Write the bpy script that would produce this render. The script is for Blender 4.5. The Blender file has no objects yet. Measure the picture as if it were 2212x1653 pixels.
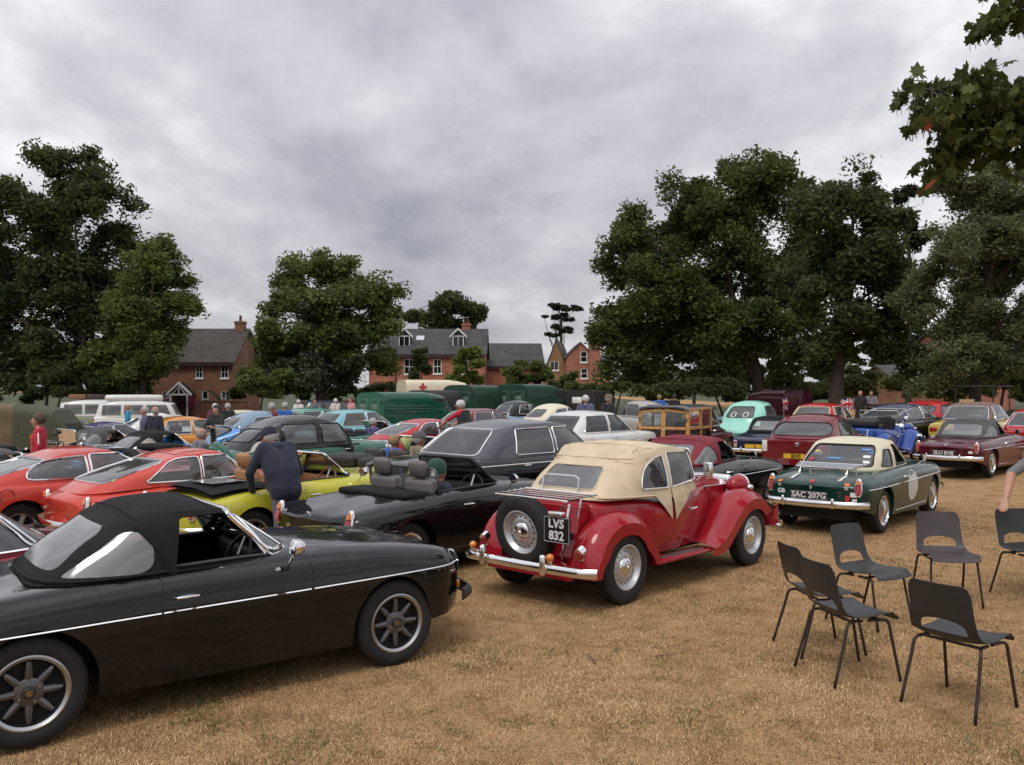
import bpy, bmesh, math, random
import numpy as np
from mathutils import Vector, Matrix, noise as mnoise
from mathutils.bvhtree import BVHTree
S = bpy.context.scene
COL = S.collection
rad = math.radians
PI = math.pi
# ---------------------------------------------------------------- camera
CAM_H = 1.95
FPX = 1870.0          # focal length in pixels of a 2212 px wide picture
cam = bpy.data.cameras.new('camera')
cam.sensor_width = 36.0
cam.lens = 36.0 * FPX / 2212.0
cam.shift_y = 16.5 / 2212.0
cam.clip_start = 0.05
cam.clip_end = 3000.0
camo = bpy.data.objects.new('camera', cam)
COL.objects.link(camo)
camo.location = (0, 0, CAM_H)
camo.rotation_euler = (rad(90), 0, 0)
S.camera = camo
# ---------------------------------------------------------------- overcast sky
W = bpy.data.worlds.new('World')
S.world = W
W.use_nodes = True
nt = W.node_tree
for n in list(nt.nodes):
 nt.nodes.remove(n)
def wn(t, **k):
 n = nt.nodes.new(t)
 for a, b in k.items():
  setattr(n, a, b)
 return n
out = wn('ShaderNodeOutputWorld')
bg = wn('ShaderNodeBackground')
sky = wn('ShaderNodeTexSky', sky_type='NISHITA', sun_disc=False)
SUN_EL, SUN_ROT = rad(58), rad(205)
sky.sun_elevation = SUN_EL
sky.sun_rotation = SUN_ROT
sky.dust_density = 3.0
tc = wn('ShaderNodeTexCoord')
sep = wn('ShaderNodeSeparateXYZ')
nt.links.new(tc.outputs['Generated'], sep.inputs[0])
def wmath(op, a, b=None, clamp=False):
 m = wn('ShaderNodeMath', operation=op, use_clamp=clamp)
 for i, v in enumerate((a, b)):
  if v is None:
   continue
  if isinstance(v, (int, float)):
   m.inputs[i].default_value = v
  else:
   nt.links.new(v, m.inputs[i])
 return m.outputs[0]
zc = wmath('MAXIMUM', sep.outputs['Z'], 0.0)
zd = wmath('ADD', zc, 0.30)
px = wmath('DIVIDE', sep.outputs['X'], zd)
py = wmath('DIVIDE', sep.outputs['Y'], zd)
comb = wn('ShaderNodeCombineXYZ')
nt.links.new(px, comb.inputs[0]); nt.links.new(py, comb.inputs[1])
comb.inputs[2].default_value = 3.7
def wnoise(scale, detail, rough, dist, off):
 mp = wn('ShaderNodeMapping')
 mp.inputs['Location'].default_value = off
 mp.inputs['Scale'].default_value = (1.0, 0.8, 1)
 nt.links.new(comb.outputs[0], mp.inputs[0])
 n = wn('ShaderNodeTexNoise')
 n.inputs['Scale'].default_value = scale
 n.inputs['Detail'].default_value = detail
 n.inputs['Roughness'].default_value = rough
 n.inputs['Distortion'].default_value = dist
 nt.links.new(mp.outputs[0], n.inputs['Vector'])
 return n.outputs['Fac']
n1 = wnoise(1.15, 6.0, 0.55, 0.15, (4.9, 2.6, 0))
n2 = wnoise(3.6, 5.0, 0.55, 0.2, (7.3, 4.1, 2))
cl = wmath('ADD', wmath('MULTIPLY', n1, 0.68), wmath('MULTIPLY', n2, 0.32))
ramp = wn('ShaderNodeValToRGB')
e = ramp.color_ramp.elements
e[0].position = 0.34; e[0].color = (0.26, 0.26, 0.305, 1)
e[1].position = 0.605; e[1].color = (0.74, 0.74, 0.75, 1)
m_ = ramp.color_ramp.elements.new(0.49); m_.color = (0.46, 0.46, 0.485, 1)
nt.links.new(cl, ramp.inputs[0])
# an overcast sky grows brighter towards the zenith
grad = wmath('ADD', wmath('MULTIPLY', zc, 0.75), 0.86)
vm = wn('ShaderNodeVectorMath', operation='SCALE')
nt.links.new(ramp.outputs[0], vm.inputs[0]); nt.links.new(grad, vm.inputs['Scale'])
vs = wn('ShaderNodeVectorMath', operation='SCALE')
vs.inputs['Scale'].default_value = 0.06
nt.links.new(sky.outputs[0], vs.inputs[0])
mixc = wn('ShaderNodeMix', data_type='RGBA')
mixc.inputs[0].default_value = 0.10
nt.links.new(vm.outputs[0], mixc.inputs[6]); nt.links.new(vs.outputs[0], mixc.inputs[7])
nt.links.new(mixc.outputs[2], bg.inputs[0])
bg.inputs[1].default_value = 1.45
nt.links.new(bg.outputs[0], out.inputs[0])
sun = bpy.data.lights.new('sun', 'SUN')
sun.energy = 1.4
sun.angle = rad(24)
sun.color = (1.0, 0.96, 0.90)
suno = bpy.data.objects.new('sun', sun)
COL.objects.link(suno)
# sun behind the camera to the left, high
suno.rotation_euler = (rad(90) - SUN_EL, 0, rad(-25))
S.view_settings.view_transform = 'Standard'
S.view_settings.look = 'None'
S.view_settings.exposure = 0.0
S.view_settings.gamma = 1.0
S.view_settings.use_curve_mapping = False
S.render.engine = 'CYCLES'
S.cycles.use_denoising = True
S.cycles.use_adaptive_sampling = True
S.cycles.adaptive_threshold = 0.025
W.cycles.sampling_method = 'MANUAL'
W.cycles.sample_map_resolution = 256
S.cycles.max_bounces = 5
S.cycles.diffuse_bounces = 2
S.cycles.glossy_bounces = 3
S.cycles.transparent_max_bounces = 16
S.cycles.caustics_reflective = False
S.cycles.caustics_refractive = False
S.cycles.sample_clamp_indirect = 4.0
# ---------------------------------------------------------------- materials
MATS = {}
def newmat(name):
 m = bpy.data.materials.new(name)
 m.use_nodes = True
 nt = m.node_tree
 return m, nt, nt.nodes['Principled BSDF']
def mat(name, col, rough=0.5, metal=0.0, coat=0.0, noise=0.0, nscale=8.0, bump=0.0, bscale=60.0, spec=0.5, sheen=0.0, trans=0.0):
 """procedural principled material with broad colour variation and fine relief"""
 if name in MATS:
  return MATS[name]
 m, nt, b = newmat(name)
 b.inputs['Roughness'].default_value = rough
 b.inputs['Metallic'].default_value = metal
 b.inputs['Coat Weight'].default_value = coat
 b.inputs['Coat Roughness'].default_value = 0.06
 b.inputs['Specular IOR Level'].default_value = spec
 b.inputs['Sheen Weight'].default_value = sheen
 b.inputs['Transmission Weight'].default_value = trans
 c = (*col, 1.0)
 b.inputs['Base Color'].default_value = c
 if noise > 0 or bump > 0:
  tc = nt.nodes.new('ShaderNodeTexCoord')
 if noise > 0:
  n = nt.nodes.new('ShaderNodeTexNoise')
  n.inputs['Scale'].default_value = nscale
  n.inputs['Detail'].default_value = 6
  n.inputs['Roughness'].default_value = 0.6
  nt.links.new(tc.outputs['Object'], n.inputs['Vector'])
  r = nt.nodes.new('ShaderNodeValToRGB')
  r.color_ramp.elements[0].position = 0.3
  r.color_ramp.elements[1].position = 0.72
  r.color_ramp.elements[0].color = tuple(max(0, v * (1 - noise)) for v in col) + (1,)
  r.color_ramp.elements[1].color = tuple(min(1, v * (1 + noise)) for v in col) + (1,)
  nt.links.new(n.outputs['Fac'], r.inputs[0])
  nt.links.new(r.outputs[0], b.inputs['Base Color'])
 if bump > 0:
  n2 = nt.nodes.new('ShaderNodeTexNoise')
  n2.inputs['Scale'].default_value = bscale
  n2.inputs['Detail'].default_value = 4
  nt.links.new(tc.outputs['Object'], n2.inputs['Vector'])
  bp = nt.nodes.new('ShaderNodeBump')
  bp.inputs['Strength'].default_value = bump
  bp.inputs['Distance'].default_value = 0.02
  nt.links.new(n2.outputs['Fac'], bp.inputs['Height'])
  nt.links.new(bp.outputs[0], b.inputs['Normal'])
 MATS[name] = m
 return m
def paint(name, col, rough=0.28, coat=0.85):
 """car paint: faint dust in the roughness and a clear coat"""
 key = 'paint_' + name
 if key in MATS:
  return MATS[key]
 m, nt, b = newmat(key)
 b.inputs['Base Color'].default_value = (*col, 1)
 b.inputs['Coat Weight'].default_value = coat
 b.inputs['Coat Roughness'].default_value = 0.04
 b.inputs['Specular IOR Level'].default_value = 0.06
 tc = nt.nodes.new('ShaderNodeTexCoord')
 n = nt.nodes.new('ShaderNodeTexNoise')
 n.inputs['Scale'].default_value = 3.0
 n.inputs['Detail'].default_value = 5
 nt.links.new(tc.outputs['Object'], n.inputs['Vector'])
 mr = nt.nodes.new('ShaderNodeMapRange')
 mr.inputs['To Min'].default_value = rough * 0.75
 mr.inputs['To Max'].default_value = rough * 1.35
 nt.links.new(n.outputs['Fac'], mr.inputs['Value'])
 nt.links.new(mr.outputs[0], b.inputs['Roughness'])
 mx = nt.nodes.new('ShaderNodeMix'); mx.data_type = 'RGBA'
 mx.inputs[6].default_value = (*col, 1)
 mx.inputs[7].default_value = (*[min(1, v * 0.92 + 0.004) for v in col], 1)
 nt.links.new(n.outputs['Fac'], mx.inputs[0])
 nt.links.new(mx.outputs[2], b.inputs['Base Color'])
 MATS[key] = m
 return m
def glassmat(name, tint, ior=1.5, rough=0.02, haze=0.05):
 if name in MATS:
  return MATS[name]
 m, nt, b = newmat(name)
 nt.nodes.remove(b)
 o = nt.nodes['Material Output']
 t = nt.nodes.new('ShaderNodeBsdfTransparent'); t.inputs[0].default_value = (*tint, 1)
 g = nt.nodes.new('ShaderNodeBsdfGlossy'); g.inputs['Roughness'].default_value = rough
 g.inputs[0].default_value = (0.95, 0.97, 0.97, 1)
 f = nt.nodes.new('ShaderNodeFresnel'); f.inputs[0].default_value = ior
 mx = nt.nodes.new('ShaderNodeMixShader')
 nt.links.new(f.outputs[0], mx.inputs[0]); nt.links.new(t.outputs[0], mx.inputs[1]); nt.links.new(g.outputs[0], mx.inputs[2])
 d = nt.nodes.new('ShaderNodeBsdfDiffuse'); d.inputs[0].default_value = (.75, .76, .78, 1)   # dust and age, also standing in for bright sky reflections
 m2 = nt.nodes.new('ShaderNodeMixShader'); m2.inputs[0].default_value = haze
 nt.links.new(mx.outputs[0], m2.inputs[1]); nt.links.new(d.outputs[0], m2.inputs[2]); nt.links.new(m2.outputs[0], o.inputs[0])
 MATS[name] = m
 return m
CHROME = mat('chrome', (0.78, 0.78, 0.79), 0.09, 1.0)
STEEL = mat('brushed_steel', (0.42, 0.42, 0.43), 0.32, 1.0)
SILVER = mat('silver_wheel_paint', (0.50, 0.51, 0.52), 0.33, 0.6)
GUN = mat('gunmetal_alloy', (0.13, 0.13, 0.135), 0.34, 0.8)
RUBBER = mat('tyre_rubber', (0.011, 0.011, 0.012), 0.8, 0, noise=0.25, nscale=20, bump=0.15, bscale=120)
BLACKP = mat('black_plastic', (0.016, 0.016, 0.017), 0.5)
TRIMB = mat('black_rubber_seal', (0.010, 0.010, 0.011), 0.6)
GAP = mat('panel_gap', (0.004, 0.004, 0.004), 0.9)
UNDER = mat('underbody', (0.012, 0.012, 0.012), 0.9)
VINYL = mat('black_vinyl', (0.020, 0.020, 0.021), 0.5, bump=0.1, bscale=200)
HOODK = mat('black_hood_fabric', (0.011, 0.011, 0.012), 0.85, noise=0.3, nscale=6, bump=0.3, bscale=9, spec=0.25)
HOODG = mat('grey_hood_fabric', (0.060, 0.060, 0.062), 0.75, noise=0.2, nscale=5, bump=0.25, bscale=9)
HOODR = mat('red_hood_fabric', (0.16, 0.012, 0.022), 0.75, noise=0.15, nscale=5, bump=0.25, bscale=9)
GLASS = glassmat('clear_glass', (0.80, 0.84, 0.83), 1.85)
GLASST = glassmat('dark_glass', (0.45, 0.50, 0.49), 1.9)
PLAST = glassmat('plastic_hood_window', (0.62, 0.63, 0.65), 2.2, 0.10, 0.12)
LENSR = mat('red_lens', (0.30, 0.008, 0.012), 0.14, 0, coat=1.0)
LENSO = mat('amber_lens', (0.60, 0.17, 0.012), 0.14, 0, coat=1.0)
LENSW = mat('clear_lens', (0.62, 0.62, 0.60), 0.12, 0, coat=1.0)
PLATEB = mat('black_plate', (0.008, 0.008, 0.008), 0.35)
PLATEY = mat('yellow_plate', (0.66, 0.42, 0.02), 0.4)
PLATEW = mat('white_plate', (0.75, 0.75, 0.73), 0.4)
LETW = mat('plate_letter_silver', (0.62, 0.62, 0.62), 0.4)
WHITE = mat('white_paint', (0.74, 0.74, 0.72), 0.45)
SEATB = mat('black_leather', (0.020, 0.019, 0.018), 0.45, bump=0.1, bscale=40)
SEATT = mat('tan_leather', (0.36, 0.17, 0.075), 0.45, bump=0.1, bscale=40)
SEATG = mat('grey_leather', (0.11, 0.10, 0.10), 0.5, bump=0.1, bscale=40)
SEATC = mat('cream_leather', (0.48, 0.43, 0.34), 0.5)
WOODV = mat('walnut_veneer', (0.20, 0.075, 0.03), 0.25, 0, coat=0.8, noise=0.35, nscale=14)
# ---------------------------------------------------------------- object helpers
def setmesh(name, me, mats, parent=None, smooth=True, angle=None):
 if not isinstance(mats, (list, tuple)):
  mats = [mats]
 for m in mats:
  me.materials.append(m)
 if smooth and len(me.polygons):
  me.polygons.foreach_set('use_smooth', [True] * len(me.polygons))
  if angle is not None:
   me.set_sharp_from_angle(angle=rad(angle))
 o = bpy.data.objects.new(name, me)
 COL.objects.link(o)
 if parent is not None:
  o.parent = parent
 return o
def bmobj(name, bm, mats, parent=None, smooth=True, angle=40):
 bm.normal_update()
 me = bpy.data.meshes.new(name)
 bm.to_mesh(me)
 bm.free()
 return setmesh(name, me, mats, parent, smooth, angle)
def tag(o, label, cat=None, group=None, kind=None):
 o['label'] = label
 if cat: o['category'] = cat
 if group: o['group'] = group
 if kind: o['kind'] = kind
 return o
def empty(name, loc=(0, 0, 0), rz=0.0, parent=None):
 o = bpy.data.objects.new(name, None)
 o.empty_display_size = 0.2
 COL.objects.link(o)
 o.location = loc
 o.rotation_euler = (0, 0, rz)
 if parent is not None:
  o.parent = parent
 return o
def copy_tree(o, parent=None):
 c = o.copy()
 COL.objects.link(c)
 c.parent = parent
 for ch in list(o.children):
  copy_tree(ch, c)
 return c
class MB:
 """collects simple shapes into one mesh; several materials by index"""
 def __init__(s):
  s.v = []; s.f = []; s.m = []; s.mi = 0
 def add(s, vs, fs):
  b = len(s.v)
  s.v.extend([tuple(v) for v in vs])
  for f in fs:
   s.f.append(tuple(b + i for i in f)); s.m.append(s.mi)
  return s
 def box(s, x0, x1, y0, y1, z0, z1, M=None):
  vs = [Vector((x, y, z)) for z in (z0, z1) for y in (y0, y1) for x in (x0, x1)]
  if M is not None: vs = [M @ v for v in vs]
  return s.add(vs, [(0, 2, 3, 1), (4, 5, 7, 6), (0, 1, 5, 4), (1, 3, 7, 5), (3, 2, 6, 7), (2, 0, 4, 6)])
 def rbox(s, x0, x1, y0, y1, z0, z1, r=0.03, n=3, M=None, pw=None):
  """rounded box from a spherified grid"""
  c = Vector(((x0 + x1) / 2, (y0 + y1) / 2, (z0 + z1) / 2)); h = Vector(((x1 - x0) / 2, (y1 - y0) / 2, (z1 - z0) / 2))
  r = min(r, h.x * .99, h.y * .99, h.z * .99)
  ts = [-1 + 0.0] 
  ang = [i / n for i in range(n + 1)]
  bm = bmesh.new()
  bmesh.ops.create_cube(bm, size=2.0)
  bmesh.ops.subdivide_edges(bm, edges=bm.edges[:], cuts=n, use_grid_fill=True)
  vs = []
  for v in bm.verts:
   p = v.co
   q = Vector((p.x, p.y, p.z))
   def sp(t, hh):
    # push inner grid lines to the rounded border
    a = abs(t)
    return math.copysign((hh - r) + r * max(0, (a - 0.3)) / 0.7 if a > 0.3 else (hh - r) * a / 0.3, t)
   k = Vector((sp(q.x, h.x), sp(q.y, h.y), sp(q.z, h.z)))
   core = Vector((max(-h.x + r, min(h.x - r, k.x)), max(-h.y + r, min(h.y - r, k.y)), max(-h.z + r, min(h.z - r, k.z))))
   d = k - core
   if d.length > 1e-9: d = d.normalized() * r
   w = c + core + d
   vs.append(M @ w if M is not None else w)
  bm.verts.index_update()
  fs = [tuple(v.index for v in f.verts) for f in bm.faces]
  bm.free()
  return s.add(vs, fs)
 def tube(s, pts, r, n=6, closed=False, rr=None, cap=True, sy=1.0, up=None):
  pts = [Vector(p) for p in pts]
  N = len(pts)
  if N < 2: return s
  vs = []; last = None
  for i, p in enumerate(pts):
   if closed: t = (pts[(i + 1) % N] - pts[i - 1])
   else: t = (pts[min(N - 1, i + 1)] - pts[max(0, i - 1)])
   if t.length < 1e-9: t = Vector((0, 0, 1))
   t.normalize()
   if last is None or up is not None:
    a = Vector(up) if up is not None else (Vector((0, 0, 1)) if abs(t.z) < 0.9 else Vector((1, 0, 0)))
    u = t.cross(a)
    if u.length < 1e-6: u = t.orthogonal()
    u.normalize()
   else:
    u = last - t * last.dot(t)
    if u.length < 1e-6: u = t.orthogonal()
    u.normalize()
   last = u
   w = t.cross(u)
   ri = rr[i] if rr is not None else r
   for k in range(n):
    a = 2 * PI * k / n
    vs.append(p + u * (ri * math.cos(a)) + w * (ri * sy * math.sin(a)))
  fs = []
  for i in range(N if closed else N - 1):
   j = (i + 1) % N
   for k in range(n):
    l = (k + 1) % n
    fs.append((i * n + k, i * n + l, j * n + l, j * n + k))
  if cap and not closed:
   fs.append(tuple(range(n))); fs.append(tuple((N - 1) * n + k for k in reversed(range(n))))
  return s.add(vs, fs)
 def lathe(s, prof, n=24, axis='y', M=None, cap=True):
  """profile of (radius, height) turned round the axis"""
  vs = []; fs = []
  for (r, h) in prof:
   for k in range(n):
    a = 2 * PI * k / n
    c, d = r * math.cos(a), r * math.sin(a)
    v = Vector((c, h, d)) if axis == 'y' else (Vector((c, d, h)) if axis == 'z' else Vector((h, c, d)))
    vs.append(M @ v if M is not None else v)
  for i in range(len(prof) - 1):
   for k in range(n):
    l = (k + 1) % n
    fs.append((i * n + k, i * n + l, (i + 1) * n + l, (i + 1) * n + k))
  if cap:
   if prof[0][0] > 1e-6: fs.append(tuple(reversed(range(n))))
   if prof[-1][0] > 1e-6: fs.append(tuple((len(prof) - 1) * n + k for k in range(n)))
  return s.add(vs, fs)
 def prism(s, poly, d0, d1, axis='y', M=None):
  """flat polygon given thickness along an axis"""
  n = len(poly); vs = []
  for d in (d0, d1):
   for a, b in poly:
    v = Vector((a, d, b)) if axis == 'y' else (Vector((a, b, d)) if axis == 'z' else Vector((d, a, b)))
    vs.append(M @ v if M is not None else v)
  fs = [tuple(range(n)), tuple(n + i for i in reversed(range(n)))]
  for i in range(n):
   j = (i + 1) % n
   fs.append((i, i + n, j + n, j))
  return s.add(vs, fs)
 def sphere(s, c, r, n=12, m=8, M=None, sc=(1, 1, 1)):
  pr = [(r * math.sin(PI * i / m), -r * math.cos(PI * i / m)) for i in range(m + 1)]
  T = Matrix.Translation(Vector(c)) @ (M if M is not None else Matrix.Identity(4)) @ Matrix.Diagonal((*sc, 1))
  return s.lathe(pr, n, 'z', T, cap=False)
 def grid(s, rows):
  """rows of points joined into a sheet"""
  n = len(rows[0]); vs = [p for r in rows for p in r]; fs = []
  for i in range(len(rows) - 1):
   for k in range(n - 1):
    fs.append((i * n + k, i * n + k + 1, (i + 1) * n + k + 1, (i + 1) * n + k))
  return s.add(vs, fs)
 def mesh(s, name='mesh'):
  me = bpy.data.meshes.new(name)
  me.from_pydata(s.v, [], s.f)
  if any(s.m): me.polygons.foreach_set('material_index', s.m)
  bm = bmesh.new(); bm.from_mesh(me)
  bmesh.ops.recalc_face_normals(bm, faces=bm.faces[:])
  bm.to_mesh(me); bm.free()
  return me
 def build(s, name, mats, parent=None, smooth=True, angle=40):
  return setmesh(name, s.mesh(name), mats, parent, smooth, angle)
def pchip(pts):
 xs = np.array([p[0] for p in pts], float); ys = np.array([p[1] for p in pts], float)
 if len(xs) == 1: return lambda x: float(ys[0])
 o = np.argsort(xs); xs = xs[o]; ys = ys[o]
 h = np.diff(xs); d = np.diff(ys) / h
 m = np.zeros(len(xs))
 if len(xs) > 2:
  for i in range(1, len(xs) - 1):
   if d[i - 1] * d[i] > 0:
    w1 = 2 * h[i] + h[i - 1]; w2 = h[i] + 2 * h[i - 1]
    m[i] = (w1 + w2) / (w1 / d[i - 1] + w2 / d[i])
 m[0] = d[0]; m[-1] = d[-1]
 def f(x):
  x = min(max(x, xs[0]), xs[-1])
  i = int(np.searchsorted(xs, x) - 1); i = min(max(i, 0), len(h) - 1)
  t = (x - xs[i]) / h[i]
  return float((1 + 2 * t) * (1 - t) ** 2 * ys[i] + t * (1 - t) ** 2 * h[i] * m[i] + t * t * (3 - 2 * t) * ys[i + 1] + t * t * (t - 1) * h[i] * m[i + 1])
 return f
def catmull(P, per=4):
 P = [Vector((p[0], p[1], 0)) if len(p) == 2 else Vector(p) for p in P]
 Q = [P[0] * 2 - P[1]] + P + [P[-1] * 2 - P[-2]]
 res = []
 for i in range(1, len(Q) - 2):
  p0, p1, p2, p3 = Q[i - 1:i + 3]
  for k in range(per):
   t = k / per
   res.append(0.5 * ((2 * p1) + (p2 - p0) * t + (2 * p0 - 5 * p1 + 4 * p2 - p3) * t * t + (3 * p1 - p0 - 3 * p2 + p3) * t ** 3))
 res.append(Q[-2])
 return res
def resample(P, n):
 L = [0.0]
 for a, b in zip(P, P[1:]): L.append(L[-1] + (b - a).length)
 tot = L[-1]; res = []; j = 0
 for i in range(n):
  t = tot * i / (n - 1)
  while j < len(L) - 2 and L[j + 1] < t: j += 1
  d = L[j + 1] - L[j]
  res.append(P[j].lerp(P[j + 1], (t - L[j]) / d if d > 1e-9 else 0))
 return res
def rpoly(pts, r=0.05, n=3):
 """round the corners of a convex polygon; a point may carry its own radius as third value"""
 N = len(pts); res = []
 for i in range(N):
  p = Vector(pts[i][:2]); a = Vector(pts[i - 1][:2]); b = Vector(pts[(i + 1) % N][:2])
  ri = pts[i][2] if len(pts[i]) > 2 else r
  da, db = (a - p), (b - p)
  ra = min(ri, da.length * 0.48); rb = min(ri, db.length * 0.48)
  s_, e_ = p + da.normalized() * ra, p + db.normalized() * rb
  if ri < 1e-4: res.append((p.x, p.y)); continue
  for k in range(n + 1):
   t = k / n
   q = s_ * (1 - t) ** 2 + p * 2 * t * (1 - t) + e_ * t * t
   res.append((q.x, q.y))
 return res
def p3(axis, a, b, d=0.0):
 return Vector((a, d, b)) if axis == 'y' else (Vector((d, a, b)) if axis == 'x' else Vector((a, b, d)))
def clip_faces(bm, faces, axis, poly):
 """cut the faces along a convex outline seen along an axis; returns the faces inside"""
 A = 0
 for i in range(len(poly)):
  a, b = poly[i - 1], poly[i]; A += a[0] * b[1] - b[0] * a[1]
 sg = 1 if A > 0 else -1
 cur = list(faces)
 ia, ib = {'y': (0, 2), 'x': (1, 2), 'z': (0, 1)}[axis]
 for i in range(len(poly)):
  a, b = poly[i - 1], poly[i]
  d = (b[0] - a[0], b[1] - a[1])
  if abs(d[0]) + abs(d[1]) < 1e-7: continue
  co = p3(axis, *a); no = p3(axis, -d[1] * sg, d[0] * sg); no.normalize()
  hit = []; keep = []; dd = {}
  c0, c1, n0, n1 = co[ia], co[ib], no[ia], no[ib]
  for f in cur:
   lo = 9; hi = -9
   for v in f.verts:
    d_ = dd.get(v)
    if d_ is None:
     q = v.co; d_ = (q[ia] - c0) * n0 + (q[ib] - c1) * n1; dd[v] = d_
    if d_ < lo: lo = d_
    if d_ > hi: hi = d_
   if lo > -1e-5: keep.append(f)
   elif hi < 1e-5: pass
   else: hit.append(f)
  if hit:
   ge = set(); gv = set()
   for f in hit:
    ge.update(f.edges); gv.update(f.verts)
   r = bmesh.ops.bisect_plane(bm, geom=hit + list(ge) + list(gv), dist=1e-6, plane_co=co, plane_no=no)
   for g in r['geom']:
    if isinstance(g, bmesh.types.BMFace) and (g.calc_center_median() - co).dot(no) > 0: keep.append(g)
  cur = list(dict.fromkeys(keep))
  if not cur: break
 return cur
def clip_out(bm, cand, axis, poly):
 """take the part of the candidate faces inside an outline out of bm; returned as a mesh of its own"""
 ia, ib = {'y': (0, 2), 'x': (1, 2), 'z': (0, 1)}[axis]
 a0, a1 = min(p[0] for p in poly), max(p[0] for p in poly); b0, b1 = min(p[1] for p in poly), max(p[1] for p in poly)
 cs = []
 for f in cand:
  A = [v.co[ia] for v in f.verts]
  if max(A) < a0 or min(A) > a1: continue
  B = [v.co[ib] for v in f.verts]
  if max(B) < b0 or min(B) > b1: continue
  cs.append(f)
 sb = bmesh.new(); mp = {}; inv = {}
 for f in cs:
  for v in f.verts:
   if v not in mp:
    s_ = sb.verts.new(v.co); mp[v] = s_; inv[s_] = v
 for f in cs:
  nf = sb.faces.new([mp[v] for v in f.verts]); nf.material_index = f.material_index
 sb.normal_update()
 ins = clip_faces(sb, sb.faces[:], axis, poly)
 st = set(ins)
 bmesh.ops.delete(bm, geom=cs, context='FACES_ONLY')
 for f in sb.faces:
  if f in st: continue
  vs = []
  for v in f.verts:
   if v not in inv: inv[v] = bm.verts.new(v.co)
   vs.append(inv[v])
  try:
   nf = bm.faces.new(vs); nf.material_index = f.material_index; nf.normal_update()
  except ValueError: pass
 sb.normal_update()
 nb = extract(sb, ins, False) if ins else None
 sb.free()
 if nb is not None: nb.normal_update()
 return nb
def merge_in(bm, nb, mi):
 mp = {v: bm.verts.new(v.co) for v in nb.verts}
 for f in nb.faces:
  nf = bm.faces.new([mp[v] for v in f.verts]); nf.material_index = mi; nf.normal_update()
 nb.free()
def tidy(bm):
 bmesh.ops.delete(bm, geom=[v for v in bm.verts if not v.link_faces], context='VERTS')
 bmesh.ops.remove_doubles(bm, verts=bm.verts[:], dist=2e-6)
def offset_mesh(bm, d):
 if abs(d) < 1e-9: return bm
 bm.normal_update()
 q = [(v, v.normal.copy()) for v in bm.verts]
 for v, n in q: v.co += n * d
 return bm
def extract(bm, faces, delete=True, shift=0.0):
 nb = bmesh.new(); mp = {}
 nrm = {}
 for f in faces:
  for v in f.verts:
   nrm.setdefault(v, Vector((0, 0, 0))); nrm[v] += f.normal
 for v, n_ in nrm.items():
  if n_.length > 0: n_.normalize()
  mp[v] = nb.verts.new(v.co + n_ * shift)
 for f in faces:
  try: nb.faces.new([mp[v] for v in f.verts])
  except ValueError: pass
 if delete: bmesh.ops.delete(bm, geom=list(faces), context='FACES')
 return nb
def thicken(bm, d):
 """give a sheet an inner skin and closed edges"""
 bm.normal_update()
 mp = {v: v.co - v.normal * d for v in bm.verts}
 fs = bm.faces[:]; edges = [e for e in bm.edges if len(e.link_faces) == 1]
 ed = [(e.verts[0], e.verts[1], e.link_faces[0].material_index) for e in edges]
 nv = {v: bm.verts.new(c) for v, c in mp.items()}
 for f in fs:
  nf = bm.faces.new([nv[v] for v in reversed(f.verts)]); nf.material_index = f.material_index
 for a, b, mi in ed:
  try:
   nf = bm.faces.new((b, a, nv[a], nv[b])); nf.material_index = mi
  except ValueError: pass
 return bm
def raycast(bvh, axis, side, a, b, far=6.0):
 o = p3(axis, a, b, far * side); d = p3(axis, 0, 0, -side)
 h = bvh.ray_cast(o, d)
 return (h[0], h[1]) if h[0] is not None else (None, None)
def project(bvh, axis, side, pts, off=0.0, step=0.05, closed=False):
 P = [Vector(p[:2]) for p in pts]
 if closed: P = P + [P[0]]
 res = []
 for a, b in zip(P, P[1:]):
  n = max(1, int((b - a).length / step))
  for k in range(n):
   q = a.lerp(b, k / n)
   h, nn = raycast(bvh, axis, side, q.x, q.y)
   if h is not None: res.append(h + nn * off * (1 if nn.dot(p3(axis, 0, 0, side)) > 0 else -1))
 if not closed:
  h, nn = raycast(bvh, axis, side, P[-1].x, P[-1].y)
  if h is not None: res.append(h + nn * off * (1 if nn.dot(p3(axis, 0, 0, side)) > 0 else -1))
 return res
_txt = {}
def text_mesh(s_, size, bold=0.0, ext=0.002):
 k = (s_, size, bold, ext)
 if k in _txt: return _txt[k]
 c = bpy.data.curves.new('lettering', 'FONT')
 c.body = s_; c.size = size; c.extrude = ext; c.offset = bold; c.align_x = 'CENTER'; c.align_y = 'CENTER'; c.resolution_u = 2
 o = bpy.data.objects.new('lettering', c); COL.objects.link(o)
 dg = bpy.context.evaluated_depsgraph_get()
 me = bpy.data.meshes.new_from_object(o.evaluated_get(dg))
 bpy.data.objects.remove(o); bpy.data.curves.remove(c)
 _txt[k] = me
 return me
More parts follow.
